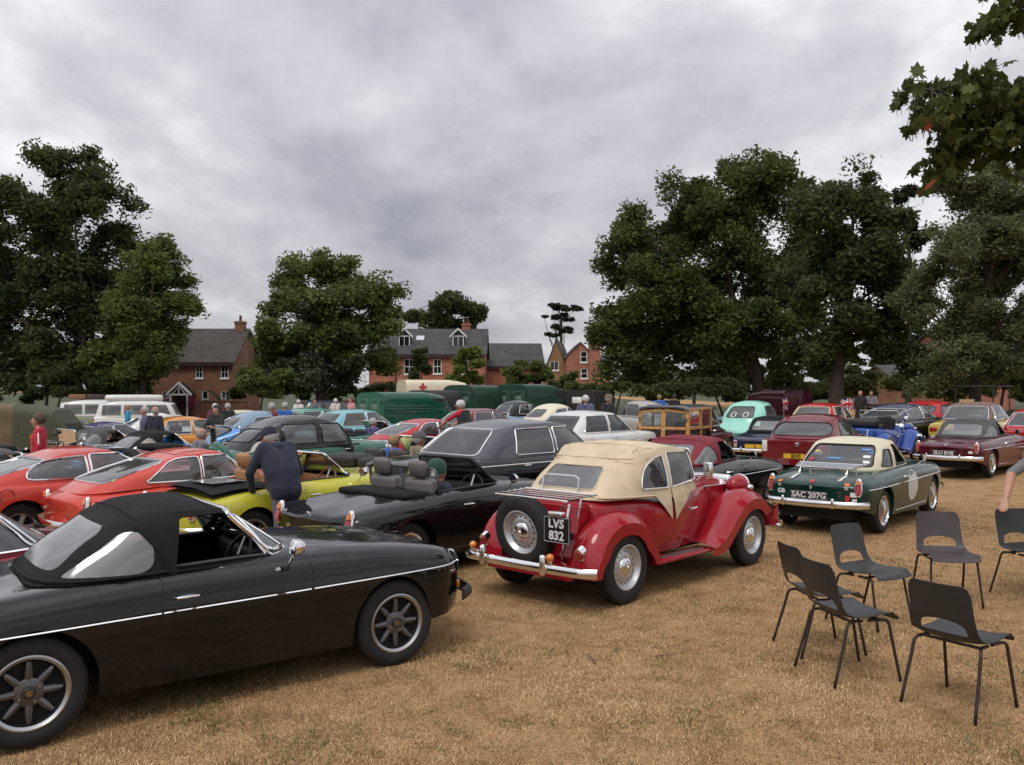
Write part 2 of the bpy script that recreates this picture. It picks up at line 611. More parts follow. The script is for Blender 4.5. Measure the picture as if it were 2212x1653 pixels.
# ---------------------------------------------------------------- wheels
_wheel = {}
def tyre_mesh(R, w, rimr, n=36, wall=None):
 k = ('tyre', R, w, rimr, n)
 if k in _wheel: return _wheel[k]
 b = MB(); h = w / 2
 pr = [(rimr - 0.004, -h * .80), (rimr + .012, -h * .93), ((R + rimr) / 2, -h * 1.0), (R - .030, -h * .93), (R - .008, -h * .78),
   (R, -h * .62), (R, -h * .42), (R - .007, -h * .40), (R - .007, -h * .34), (R, -h * .32), (R, h * .32), (R - .007, h * .34), (R - .007, h * .40), (R, h * .42),
   (R, h * .62), (R - .008, h * .78), (R - .03, h * .93), ((R + rimr) / 2, h), (rimr + .012, h * .93), (rimr - .004, h * .8)]
 b.lathe(pr, n, 'y', cap=False)
 me = b.mesh('tyre'); me.materials.append(RUBBER)
 me.polygons.foreach_set('use_smooth', [True] * len(me.polygons)); me.set_sharp_from_angle(angle=rad(35))
 _wheel[k] = me
 return me
def rim_mesh(style, rr, w, n=36):
 """outer face towards -y; returns list of (name, mesh)"""
 k = ('rim', style, rr, w, n)
 if k in _wheel: return _wheel[k]
 h = w / 2; res = []
 def fin(nm, b, mats, ang=35):
  me = b.mesh(nm)
  for m in (mats if isinstance(mats, list) else [mats]): me.materials.append(m)
  me.polygons.foreach_set('use_smooth', [True] * len(me.polygons)); me.set_sharp_from_angle(angle=rad(ang))
  res.append((nm, me))
 if style == 'alloy8':
  b = MB()
  b.lathe([(rr + .006, -h * .80), (rr + .004, -h * .92), (rr - .006, -h * .95), (rr - .012, -h * .88), (rr - .022, -h * .80), (rr - .028, -h * .45), (rr - .030, h * .6)], n, 'y', cap=False)
  fin('rim', b, STEEL)
  b = MB()
  b.lathe([(rr - .03, -h * .1), (.03, 0)], n, 'y', cap=False)          # back disc
  fin('back_plate', b, UNDER)
  b = MB()
  for i in range(8):
   a = 2 * PI * i / 8 + PI / 2
   M = Matrix.Rotation(-a, 4, 'Y')
   # tapered spoke along +x, leaving the hub and widening to a rounded foot
   rows = []
   for (x, wy, y0) in ((.045, .020, -h * .62), (.075, .021, -h * .66), (.110, .021, -h * .70), (.150, .016, -h * .74), (rr - .036, .011, -h * .70), (rr - .024, .013, -h * .40)):
    rows.append([M @ Vector((x, y0 + .028, -wy)), M @ Vector((x, y0 + .006, -wy * .85)), M @ Vector((x, y0, 0)), M @ Vector((x, y0 + .006, wy * .85)), M @ Vector((x, y0 + .028, wy))])
   b.grid(rows)
  b.lathe([(.078, -h * .35), (.078, -h * .58), (.070, -h * .64), (.0, -h * .64)], 24, 'y', cap=False)
  fin('spokes', b, GUN)
  for i in range(4):
   b = MB()
   a = 2 * PI * i / 4 + .5
   M = Matrix.Translation((.056 * math.cos(a), 0, .056 * math.sin(a)))
   b.lathe([(.011, -h * .6), (.011, -h * .74), (.008, -h * .8), (0, -h * .8)], 6, 'y', M, cap=False)
   fin('wheel_nut', b, STEEL)
  b = MB()
  b.lathe([(.034, -h * .62), (.033, -h * .80), (.026, -h * .86), (0, -h * .86)], 20, 'y', cap=False)
  fin('centre_cap', b, BLACKP)
  b = MB()
  b.lathe([(.018, -h * .86), (.018, -h * .875), (.012, -h * .875), (.012, -h * .86)], 8, 'y', cap=False)
  b.box(-.006, .006, -h * .875, -h * .86, -.009, .009)
  fin('emblem', b, mat('emblem_gold', (.35, .2, .06), .4, .8))
 elif style == 'wire':
  b = MB()
  b.lathe([(rr + .006, -h * .80), (rr + .004, -h * .93), (rr - .008, -h * .95), (rr - .012, -h * .80), (rr - .030, -h * .70), (rr - .034, 0), (rr - .030, h * .7), (rr + .004, h * .8)], n, 'y', cap=False)
  fin('rim', b, CHROME)
  b = MB()
  N = 24
  for i in range(N):
   for (r0, y0, tw, y1) in ((.036, -h * 1.02, .22, -h * .35), (.036, -h * 1.02, -.22, -h * .35), (.05, h * .35, .3, -h * .62), (.05, h * .35, -.3, -h * .62)):
    a = 2 * PI * i / N; c = a + tw
    b.tube([(r0 * math.cos(a), y0, r0 * math.sin(a)), ((rr - .026) * math.cos(c), y1, (rr - .026) * math.sin(c))], .0026, 3, cap=False)
  fin('wire_spokes', b, CHROME)
  b = MB()
  b.lathe([(.052, h * .5), (.044, h * .2), (.034, -h * .8), (.040, -h * 1.0), (.036, -h * 1.12), (.016, -h * 1.22), (0, -h * 1.22)], 20, 'y', cap=False)
  for i in range(2):
   M = Matrix.Rotation(PI * i + .6, 4, 'Y')
   b.box(.02, .075, -h * 1.16, -h * 1.06, -.012, .012, M)
  fin('knock_off_hub', b, CHROME)
  b = MB(); b.lathe([(rr - .035, h * .5), (.05, h * .5)], n, 'y', cap=False)
  fin('brake_drum', b, UNDER)
 elif style in ('steel', 'hubcap', 'whitewall', 'cream'):
  disc = SILVER if style == 'steel' else (mat('cream_wheel', (.55, .46, .30), .4) if style == 'cream' else mat('black_wheel', (.02, .02, .022), .4))
  b = MB()
  b.lathe([(rr + .006, -h * .80), (rr + .004, -h * .92), (rr - .006, -h * .95), (rr - .014, -h * .86), (rr - .022, -h * .55), (rr - .036, -h * .38), (rr - .05, -h * .36)], n, 'y', cap=False)
  fin('rim', b, disc if style != 'hubcap' else STEEL)
  # pressed disc with a ring of real holes
  bm = bmesh.new(); b2 = MB()
  b2.lathe([(rr - .05, -h * .36), (rr - .07, -h * .44), (rr * .60, -h * .56), (.075, -h * .50)], n, 'y', cap=False)
  me = b2.mesh('d'); bm.from_mesh(me); bm.normal_update()
  if style == 'steel':
   N = 16; rh = (rr - .062)
   for i in range(N):
    a = 2 * PI * i / N
    c = (rh * math.cos(a), rh * math.sin(a))
    pol = [(c[0] + .0095 * math.cos(q * PI / 4), c[1] + .0095 * math.sin(q * PI / 4)) for q in range(8)]
    fs = [f for f in bm.faces if (Vector((f.calc_center_median().x, f.calc_center_median().z)) - Vector(c)).length < .07]
    q = clip_out(bm, fs, 'y', pol)
    if q: q.free()
  tidy(bm)
  me2 = bpy.data.meshes.new('wheel_disc'); bm.to_mesh(me2); bm.free()
  me2.materials.append(disc); me2.polygons.foreach_set('use_smooth', [True] * len(me2.polygons)); me2.set_sharp_from_angle(angle=rad(50))
  res.append(('wheel_disc', me2))
  b = MB()
  b.lathe([(rr * .47, -h * .50), (rr * .46, -h * .62), (rr * .40, -h * .78), (rr * .30, -h * .88), (rr * .16, -h * .98), (rr * .10, -h * 1.0), (rr * .07, -h * 1.12), (0, -h * 1.14)], 24, 'y', cap=False)
  fin('hub_cap', b, CHROME)
  b = MB(); b.lathe([(rr - .04, -h * .2), (.03, -h * .2)], n, 'y', cap=False)
  fin('back_plate', b, UNDER)
  if style == 'whitewall':
   pass
 else:   # five slots, modern or rostyle
  b = MB()
  b.lathe([(rr + .006, -h * .80), (rr + .004, -h * .93), (rr - .012, -h * .92), (rr - .022, -h * .5), (rr - .03, h * .5)], n, 'y', cap=False)
  fin('rim', b, STEEL)
  b = MB()
  ns = 5 if style == 'five' else 6
  for i in range(ns):
   M = Matrix.Rotation(2 * PI * i / ns, 4, 'Y')
   rows = []
   for (x, wy, y0) in ((.04, .034, -h * .78), (.09, .030, -h * .80), (rr * .75, .030, -h * .80), (rr - .02, .045, -h * .72)):
    rows.append([M @ Vector((x, y0 + .03, -wy)), M @ Vector((x, y0, -wy * .8)), M @ Vector((x, y0, wy * .8)), M @ Vector((x, y0 + .03, wy))])
   b.grid(rows)
  b.lathe([(.06, -h * .4), (.06, -h * .80), (.03, -h * .88), (0, -h * .88)], 18, 'y', cap=False)
  fin('spokes', b, SILVER)
  b = MB(); b.lathe([(rr - .03, -h * .1), (.03, -h * .1)], n, 'y', cap=False)
  fin('back_plate', b, UNDER)
 _wheel[k] = res
 return res
def wheel(parent, x, y, z, R, w, rr, style, side, n=36, steer=0.0, simple=False):
 e = empty('wheel', (x, y, z), (0 if side < 0 else PI) + steer, parent)
 o = bpy.data.objects.new('tyre', tyre_mesh(R, w, rr, n)); COL.objects.link(o); o.parent = e
 for nm, me in rim_mesh(style, rr, w, n):
  o = bpy.data.objects.new(nm, me); COL.objects.link(o); o.parent = e
 return e
# ---------------------------------------------------------------- lofted car bodies
def body_shell(sp, nst=56, nt=9, ns=11):
 """half sections lofted along the car; wheel arches cut into the lower edge"""
 F = {k: pchip(sp[k]) for k in ('top', 'sho', 'w', 'ws', 'bot')}
 ZM = pchip(sp['zm']) if isinstance(sp.get('zm'), list) else (lambda x, v=sp.get('zm', .55): v)
 tuck = sp.get('tuck', .05)
 xr, xf = sp['xr'], sp['xf']; ef = sp.get('ef', .18); er = sp.get('er', .18)
 xs = set(np.linspace(xr, xf, nst).tolist())
 for e_, s_ in ((ef, 1), (er, -1)):
  for k in range(6):
   d = e_ * (1 - math.cos(PI / 2 * k / 6)) 
   xs.add((xf - d) if s_ > 0 else (xr + d))
 for (xa, za, ra) in sp['arches']:
  for k in range(17):
   xs.add(xa + ra * math.cos(PI * k / 16))
  xs.add(xa + ra + .004); xs.add(xa - ra - .004)
 xs = sorted(x for x in xs if xr <= x <= xf)
 q = [xs[0]]
 for x in xs[1:]:
  if x - q[-1] > .0035: q.append(x)
 xs = q
 bf, br = sp.get('bowf', .08), sp.get('bowr', .05)
 kf, kr = sp.get('kf', .22), sp.get('kr', .22)
 L = []
 for x in xs:
  top, sho, w, ws, zb = F['top'](x), F['sho'](x), F['w'](x), F['ws'](x), F['bot'](x)
  zm = min(ZM(x), sho - .05)
  zmid = (sho + zb) / 2
  fz = 1.0; fw = 1.0
  if x > xf - ef:
   t = (x - (xf - ef)) / ef; c = 1 - math.sqrt(max(0, 1 - t * t)); fw = 1 - kf * c; fz = 1 - sp.get('kzf', .35) * c
  if x < xr + er:
   t = ((xr + er) - x) / er; c = 1 - math.sqrt(max(0, 1 - t * t)); fw = 1 - kr * c; fz = 1 - sp.get('kzr', .3) * c
  z_ = lambda v: zmid + (v - zmid) * fz
  K1 = [(0, z_(top)), (ws * .5 * fw, z_(top) - sp.get('crown', .012)), (ws * .82 * fw, z_(top * .55 + sho * .45) - sp.get('valley', .0)), (ws * fw, z_(sho))]
  wm = w * fw
  K2 = [(ws * fw, z_(sho)), ((ws * .25 + w * .75) * fw, z_(sho - (sho - zm) * .30)), (wm, z_(zm)), (wm - tuck * .25, z_((zm + zb) / 2)), (wm - tuck, z_(zb))]
  C = catmull(K1 + K2[1:], 5)
  i3 = 15
  A = resample(C[:i3 + 1], nt)
  B = C[i3:]
  zc = z_(zb)
  for (xa, za, ra) in sp['arches']:
   if abs(x - xa) < ra: zc = max(zc, za + math.sqrt(max(0, ra * ra - (x - xa) ** 2)))
  # cut the side at the lower edge
  cutp = []
  for a, b in zip(B, B[1:]):
   cutp.append(a)
   if b.y < zc <= a.y:
    t = (a.y - zc) / max(1e-9, a.y - b.y); cutp.append(a.lerp(b, t)); break
  else: cutp.append(B[-1])
  if len(cutp) < 2: cutp = B[:2]
  Bs = resample(cutp, ns)
  pts = A + Bs[1:]
  last = pts[-1]
  pts = pts + [Vector((last.x - .012, last.y - .004, 0)), Vector((max(.2, last.x - .06), last.y + .004, 0))]
  row = []
  for p in pts:
   y = p.x; u = min(1.0, y / max(.01, w))
   dx = 0
   if x > 0: dx = -bf * u * u * max(0, (x / xf)) ** 3
   else: dx = br * u * u * max(0, (x / xr)) ** 3
   row.append(Vector((x + dx, y, p.y)))
  L.append(row)
 bm = bmesh.new()
 N = len(L[0]); grid = []
 for row in L:
  r = [bm.verts.new(p) for p in row]
  l = [r[0]] + [bm.verts.new((p.x, -p.y, p.z)) for p in row[1:]]
  grid.append((r, l))
 for (r0, l0), (r1, l1) in zip(grid, grid[1:]):
  for k in range(N - 1):
   for a, b, flip in ((r0, r1, False), (l0, l1, True)):
    vs = [a[k], a[k + 1], b[k + 1], b[k]]
    if flip: vs.reverse()
    try: bm.faces.new(vs)
    except ValueError: pass
 for (r, l), rev in ((grid[0], False), (grid[-1], True)):
  loop = list(reversed(l[1:])) + r
  c = Vector((0, 0, 0))
  for v in loop: c += v.co
  c /= len(loop)
  # shallow domed end
  inner = []
  cx = bm.verts.new((c.x + (.012 if rev else -.012), 0, c.z))
  for a, b in zip(loop, loop[1:]):
   vs = [a, b, cx]
   if not rev: vs.reverse()
   bm.faces.new(vs)
  vs = [loop[-1], loop[0], cx]
  if not rev: vs.reverse()
  bm.faces.new(vs)
 bmesh.ops.recalc_face_normals(bm, faces=bm.faces[:])
 bm.normal_update()
 return bm
def greenhouse(g, nring=56, nl=9, nr=6):
 """cabin as stacked plan outlines from the belt to the roof edge, then a crowned roof"""
 belt = pchip(g['belt']); roof = pchip(g['roof'])
 xf = pchip(g['xf']); xr = pchip(g['xr']); hw = pchip(g['hw'])   # of level t in 0..1
 nf, nrr = g.get('nf', 5.0), g.get('nr', 4.0)
 drop = g.get('crown', .05)
 lev = []
 def ring(t, k, crown):
  a, b = xr(t), xf(t); c = (a + b) / 2; hl = (b - a) / 2; w = hw(t)
  row = []
  for i in range(nring):
   th = 2 * PI * (i + .5) / nring
   cs, sn = math.cos(th), math.sin(th)
   n = nf if cs > 0 else nrr
   ex = math.copysign(abs(cs) ** (2 / n), cs); ey = math.copysign(abs(sn) ** (2 / n), sn)
   x = c + hl * ex * k; y = w * ey * k
   if g.get('taper'):
    y *= 1 - g['taper'] * max(0, -(ex)) ** 2
   ed = roof(c + hl * ex) - drop
   z = belt(x) + t * (ed - belt(x)) if crown is None else ed * (1 - crown) + roof(x) * crown
   row.append(Vector((x, y, z)))
  return row
 for i in range(nl + 1):
  lev.append(ring(i / nl, 1.0, None))
 for i in range(1, nr + 1):
  a = i / nr
  k = 1 - a ** 1.15 * .985 - .004
  lev.append(ring(1.0, k, 1 - (k ** 2.4)))
 bm = bmesh.new()
 vs = [[bm.verts.new(p) for p in r] for r in lev]
 for r0, r1 in zip(vs, vs[1:]):
  for i in range(nring):
   j = (i + 1) % nring
   bm.faces.new((r0[i], r0[j], r1[j], r1[i]))
 bm.faces.new(vs[-1])
 bmesh.ops.recalc_face_normals(bm, faces=bm.faces[:])
 bm.normal_update()
 return bm
def seat(b, x, y, z, w=.46, h=.58, M=None, head=True, tilt=.22):
 b.rbox(x - .24, x + .24, y - w / 2, y + w / 2, z, z + .17, .06)
 T = Matrix.Translation((x - .24, y, z + .1)) @ Matrix.Rotation(-tilt, 4, 'Y')
 b.rbox(-.07, .07, -w / 2, w / 2, 0, h, .06, M=T)
 if head: b.rbox(-.05, .05, -.13, .13, h + .01, h + .20, .045, M=T)
def steering(parent, x, y, z, r=.19, tilt=.45, wm=None, name='steering_wheel'):
 M = Matrix.Translation((x, y, z)) @ Matrix.Rotation(-PI / 2 + tilt, 4, 'Y')
 b = MB()
 b.tube([M @ Vector((r * math.cos(a), r * math.sin(a), 0)) for a in np.linspace(0, 2 * PI, 28, endpoint=False)], .012, 6, True)
 o = b.build(name, wm or BLACKP, parent)
 b = MB()
 for a in (0, 2.3, -2.3):
  # flat spoke
  d = Vector((math.cos(a), math.sin(a), 0)); n = Vector((-d.y, d.x, 0))
  b.add([M @ (d * .02 + n * .016), M @ (d * (r - .005) + n * .012), M @ (d * (r - .005) - n * .012), M @ (d * .02 - n * .016),
    M @ (d * .02 + n * .016 + Vector((0, 0, .006))), M @ (d * (r - .005) + n * .012 + Vector((0, 0, .006))), M @ (d * (r - .005) - n * .012 + Vector((0, 0, .006))), M @ (d * .02 - n * .016 + Vector((0, 0, .006)))],
    [(0, 1, 2, 3), (7, 6, 5, 4), (0, 4, 5, 1), (1, 5, 6, 2), (2, 6, 7, 3), (3, 7, 4, 0)])
 b.lathe([(.04, -.005), (.04, .012), (.0, .016)], 14, 'z', M)
 b.build('spokes', STEEL, o)
 b = MB(); b.tube([M @ Vector((0, 0, -.01)), M @ Vector((0, 0, -.35))], .02, 6)
 b.build('column', BLACKP, o)
 return o
REAR = Matrix(((0, 0, -1, 0), (-1, 0, 0, 0), (0, 1, 0, 0), (0, 0, 0, 1)))
FRONT = Matrix(((0, 0, 1, 0), (1, 0, 0, 0), (0, 1, 0, 0), (0, 0, 0, 1)))
def plate(parent, x, y, z, txt, w=.52, h=.11, bgm=None, fg=None, tilt=0.0, facing=REAR, border=True, size=.085):
 M = Matrix.Translation((x, y, z)) @ Matrix.Rotation(tilt, 4, 'Y') @ facing
 b = MB(); b.rbox(-w / 2, w / 2, -h / 2, h / 2, -.006, .006, .005, 1, M)
 o = b.build('number_plate', bgm or PLATEB, parent)
 lines = txt.split('\n')
 for i, t in enumerate(lines):
  me = text_mesh(t, size, size * .03, .0015).copy()
  xs = [v.co.x for v in me.vertices]
  wd = max(xs) - min(xs); sc = min(1.3 if len(lines) == 1 else 1.1, (w - .05) / wd)
  T = M @ Matrix.Translation((-(max(xs) + min(xs)) / 2 * sc, (len(lines) - 1) / 2 * size * 1.02 - i * size * 1.02, .0085)) @ Matrix.Diagonal((sc, 1.18 if len(lines) == 1 else 1.05, 1, 1))
  me.transform(T)
  setmesh('lettering', me, fg or LETW, o, False)
 if border:
  b = MB(); q = .008
  P = [(-w / 2 + q, -h / 2 + q), (w / 2 - q, -h / 2 + q), (w / 2 - q, h / 2 - q), (-w / 2 + q, h / 2 - q)]
  b.tube([M @ Vector((a, c, .006)) for a, c in P], .0022, 4, True)
  b.build('border', fg or LETW, o, False)
 return o
def decal_text(parent, M, txt, size, m, name='lettering', bold=.02):
 me = text_mesh(txt, size, size * bold, .001).copy(); me.transform(M)
 return setmesh(name, me, m, parent, False)
def inset_poly(poly, d):
 P = [Vector(p) for i, p in enumerate(poly) if (Vector(p) - Vector(poly[i - 1])).length > 1e-5]
 A = sum(P[i - 1].x * P[i].y - P[i].x * P[i - 1].y for i in range(len(P)))
 sg = 1 if A > 0 else -1
 res = []
 for i in range(len(P)):
  a, p, b = P[i - 1], P[i], P[(i + 1) % len(P)]
  e0 = (p - a).normalized(); e1 = (b - p).normalized()
  n0 = Vector((-e0.y, e0.x)) * sg; n1 = Vector((-e1.y, e1.x)) * sg
  n = n0 + n1
  if n.length < 1e-6: n = n0
  n.normalize()
  res.append(tuple(p + n * (d / max(.3, n.dot(n0)))))
 return res
class Car:
 def __init__(s, name, label, cat, pos, yaw, group='classic cars parked on the dry field'):
  s.e = empty(name, (pos[0], pos[1], 0), rad(yaw)); tag(s.e, label, cat, group)
  s.body = None
 def part(s, name, b, m, parent=None, angle=40, smooth=True):
  p = parent if parent is not None else s.e
  return b.build(name, m, p, smooth, angle) if isinstance(b, MB) else bmobj(name, b, m, p, smooth, angle)
 def shell(s, sp, nst=56):
  s.bm = body_shell(sp, nst); s.bvh = BVHTree.FromBMesh(s.bm); s.sp = sp
 def cut(s, name, axis, side, poly, m, gap=.004, filt=None, bm=None, depth=0.0, delete=False, shift=0.0, thick=0.0, parent=None):
  """separate a panel of the body along an outline, leaving a dark joint"""
  bm = bm or s.bm
  ax = {'x': 0, 'y': 1, 'z': 2}[axis]
  a0, a1 = min(p[0] for p in poly), max(p[0] for p in poly)
  fs = [f for f in bm.faces if f.normal[ax] * side > .12 and (axis == 'z' or f.verts[0].co[ax] * side > 0) and f.verts[0].co[0 if axis != 'x' else 1] > a0 - .4 and f.verts[0].co[0 if axis != 'x' else 1] < a1 + .4]
  nb = clip_out(bm, fs, axis, poly)
  if nb is None: return None
  if delete:
   nb.free(); return None
  if gap > 0:
   core = clip_out(nb, nb.faces[:], axis, inset_poly(poly, gap))
   merge_in(bm, nb, 1)
   if core is None: return None
   nb = core
  offset_mesh(nb, shift)
  if thick: thicken(nb, thick)
  return s.part(name, nb, m, parent)
 def finish(s, m, name='body'):
  tidy(s.bm)
  s.body = bmobj(name, s.bm, [m, GAP], s.e, True, 50)
  return s.body
 def trim(s, name, axis, side, pts, r, m, closed=False, off=.002, bvh=None, parent=None, n=5, sy=1.0, step=.05):
  P = project(bvh or s.bvh, axis, side, pts, off, step, closed)
  if len(P) < 2: return None
  b = MB(); b.tube(P, r, n, closed, sy=sy)
  return b.build(name, m, parent or s.e)
 def bumper(s, name, x, z, hw, bow, wrap, m=None, h=.045, t=.022, over=None, n=17):
  """curved blade across the car; wrap turns the ends round the corners"""
  sg = 1 if x > 0 else -1
  P = []
  for i in range(n):
   u = -1 + 2 * i / (n - 1); y = hw * u
   xx = x - sg * bow * u * u - sg * (wrap * max(0, (abs(u) - .82) / .18) ** 2 if wrap else 0)
   P.append((xx, y, z))
  b = MB()
  prof = [(-.5, -1), (.1, -1), (.75, -.6), (1, 0), (.75, .6), (.1, 1), (-.5, 1)]
  rows = []
  for i, p in enumerate(P):
   a = Vector(P[max(0, i - 1)]); c = Vector(P[min(n - 1, i + 1)]); d = (c - a).normalized()
   nn = Vector((d.y, -d.x, 0)) * (1 if sg > 0 else 1)
   if nn.x * sg < 0: nn = -nn
   rows.append([Vector(p) + nn * (q[0] * t) + Vector((0, 0, q[1] * h)) for q in prof])
  b.grid(rows)
  b.add([r for r in rows[0]], [tuple(range(7))]); b.add([r for r in rows[-1]], [tuple(reversed(range(7)))])
  return b.build(name, m or CHROME, s.e)
def inpoly(poly, c, axis):
 a, b = (c.x, c.z) if axis == 'y' else ((c.y, c.z) if axis == 'x' else (c.x, c.y))
 k = False; n = len(poly)
 for i in range(n):
  x0, y0 = poly[i - 1]; x1, y1 = poly[i]
  if (y0 > b) != (y1 > b) and a < (x1 - x0) * (b - y0) / (y1 - y0) + x0: k = not k
 return k
def tail_mgb(car, y, z=.66, h=.24, sc=1.0):
 """tall rounded lamp cluster: amber over red in a chrome surround"""
 hit, n = raycast(car.bvh, 'x', -1, y, z)
 if hit is None: return
 x = hit.x + .015
 sg = 1 if y > 0 else -1
 b = MB()
 W2 = .052 * sc; H2 = h / 2
 out = []
 for i in range(20):
  a = 2 * PI * i / 20
  cx, cz = W2 * math.cos(a), H2 * math.sin(a)
  if cz > 0: cx *= .85
  else: cx = math.copysign(abs(math.cos(a)) ** .5 * W2, math.cos(a))
  out.append((cx, cz))
 lean = .30
 def P(o, d, k): return Vector((x - d + o[1] * lean * .6 * (-1 if False else 1), y + o[0] * k, z + o[1] * k))
 rows = [[P(o, 0, 1.0) for o in out + out[:1]], [P(o, .030, 1.0) for o in out + out[:1]], [P(o, .036, .93) for o in out + out[:1]], [P(o, .036, .86) for o in out + out[:1]]]
 b.grid(rows); host = b.build('tail_light', CHROME, car.e)
 for nm, lo, hi, m in (('amber_lens', .28, 1.1, LENSO), ('red_lens', -.72, .28, LENSR), ('reflector', -1.1, -.72, LENSR)):
  b = MB(); ring = [o for o in out]
  pol = rclip([(o[0] * .86, o[1] * .86) for o in ring], lo * H2, hi * H2)
  if len(pol) < 3: continue
  cz = sum(p[1] for p in pol) / len(pol); cy = sum(p[0] for p in pol) / len(pol)
  r0 = [Vector((x - .030 + p[1] * lean * .6, y + p[0], z + p[1])) for p in pol]
  r1 = [Vector((x - .052 + p[1] * lean * .6, y + cy + (p[0] - cy) * .8, z + cz + (p[1] - cz) * .88)) for p in pol]
  b.grid([r0 + r0[:1], r1 + r1[:1]]); b.add(r1, [tuple(range(len(r1)))])
  b.build(nm, m, host)
def rclip(poly, lo, hi):
 def cl(P, lim, up):
  R = []
  for i in range(len(P)):
   a, b = P[i - 1], P[i]
   ia = (a[1] <= lim) if up else (a[1] >= lim); ib = (b[1] <= lim) if up else (b[1] >= lim)
   if ia != ib:
    t = (lim - a[1]) / (b[1] - a[1]); R.append((a[0] + (b[0] - a[0]) * t, lim))
   if ib: R.append(b)
  return R
 P = cl(poly, hi, True)
 return cl(P, lo, False) if len(P) > 2 else P
def lamp_round(car, axis, side, a, b_, r, m, name='tail_light', depth=.02, rim=True, sink=.01):
 hit, n = raycast(car.bvh, axis, side, a, b_)
 if hit is None: return
 d = p3(axis, 0, 0, side)
 q = d.to_track_quat('Z', 'Y').to_matrix().to_4x4()
 M = Matrix.Translation(hit - d * sink) @ q
 b = MB(); b.lathe([(r, 0), (r, depth), (r * .8, depth + r * .25), (r * .4, depth + r * .38), (0, depth + r * .42)], 16, 'z', M, cap=False)
 o = b.build(name, m, car.e)
 if rim:
  b = MB(); b.lathe([(r + .002, -.005), (r + .014, 0), (r + .014, depth), (r - .004, depth + .004)], 16, 'z', M, cap=False); b.build('surround', CHROME, o)
 return o
def lamp_box(car, axis, side, a, b_, w, h, m, name='tail_light', depth=.02, rim=False):
 hit, n = raycast(car.bvh, axis, side, a, b_)
 if hit is None: return
 d = p3(axis, 0, 0, side)
 M = Matrix.Translation(hit - d * .02)
 b = MB()
 if axis == 'x': b.rbox(-.02 - (depth if side < 0 else 0), .02 + (depth if side > 0 else 0), -w / 2, w / 2, -h / 2, h / 2, .012, 2, M)
 else: b.rbox(-w / 2, w / 2, -.02 - (depth if side < 0 else 0), .02 + (depth if side > 0 else 0), -h / 2, h / 2, .012, 2, M)
 return b.build(name, m, car.e)
def handle(car, x, z, side, parent=None, L=.15):
 hit, n = raycast(car.bvh, 'y', side, x, z)
 if hit is None: return
 b = MB(); y = hit.y; o = side * .035
 b.tube([(x - L / 2, y - side * .004, z), (x - L / 2 + .01, y + o * .7, z + .002), (x - L / 4, y + o, z + .004), (x + L / 4, y + o, z + .004), (x + L / 2 - .01, y + o * .6, z), (x + L / 2, y - side * .004, z - .004)], .008, 6)
 b.rbox(x - L * .28, x + L * .30, y - .004, y + .004, z - .018, z + .014, .004, 1)
 return b.build('handle', CHROME, parent or car.e)
def mirror(car, x, z, side, m=None, r=.055, out=.14, y=None):
 if y is None:
  hit, n = raycast(car.bvh, 'y', side, x, z - .05)
  if hit is None: return
  y = hit.y
 b = MB()
 b.tube([(x, y - side * .02, z - .06), (x - .02, y + side * .05, z - .02), (x - .01, y + side * out, z + .05)], .008, 6)
 b.lathe([(0, .06), (r * .6, .055), (r * .95, .025), (r, -.01), (r * .98, -.02)], 16, 'x', Matrix.Translation((x - .01, y + side * out, z + .07)), cap=False)
 o = b.build('mirror', m or CHROME, car.e)
 b = MB(); b.lathe([(r * .96, -.018), (0, -.018)], 16, 'x', Matrix.Translation((x - .01, y + side * out, z + .07)), cap=False)
 b.build('mirror_glass', mat('mirror_glass', (.8, .8, .8), .03, 1.0), o)
 return o
def windows_(car, g, bm, bvh, items, glass=None, trimm=None, tr=.011, inset=-.004):
 """items: (name, axis, side, polygon, options)"""
 for it in items:
  nm, axis, side, poly = it[:4]; o = it[4] if len(it) > 4 else {}
  ax = {'x': 0, 'y': 1}[axis]
  lim = o.get('lim', .15)
  if axis == 'x': fs = [f for f in bm.faces if f.normal.x * side > lim and (f.verts[0].co.x - g['mid']) * side > 0]
  else: fs = [f for f in bm.faces if f.normal.y * side > lim and f.verts[0].co.y * side > .1]
  nb = clip_out(bm, fs, axis, poly)
  if nb is None: continue
  offset_mesh(nb, inset)
  t = o.get('trim', trimm); pw = None
  if o.get('open'): nb.free()
  else: pw = bmobj(nm, nb, o.get('glass', glass or GLASS), car.e, True, None)
  if t is not None:
   car.trim(o.get('tname', 'window_trim'), axis, side, poly, o.get('tr', tr), t, True, .003, bvh, parent=pw)
def windows(car, g, bm, bvh, *a, **k):
 windows_(car, g, bm, bvh, *a, **k)
 tidy(bm); bm.normal_update()
def mirrored(poly): return [(-a, b) for a, b in reversed(poly)]
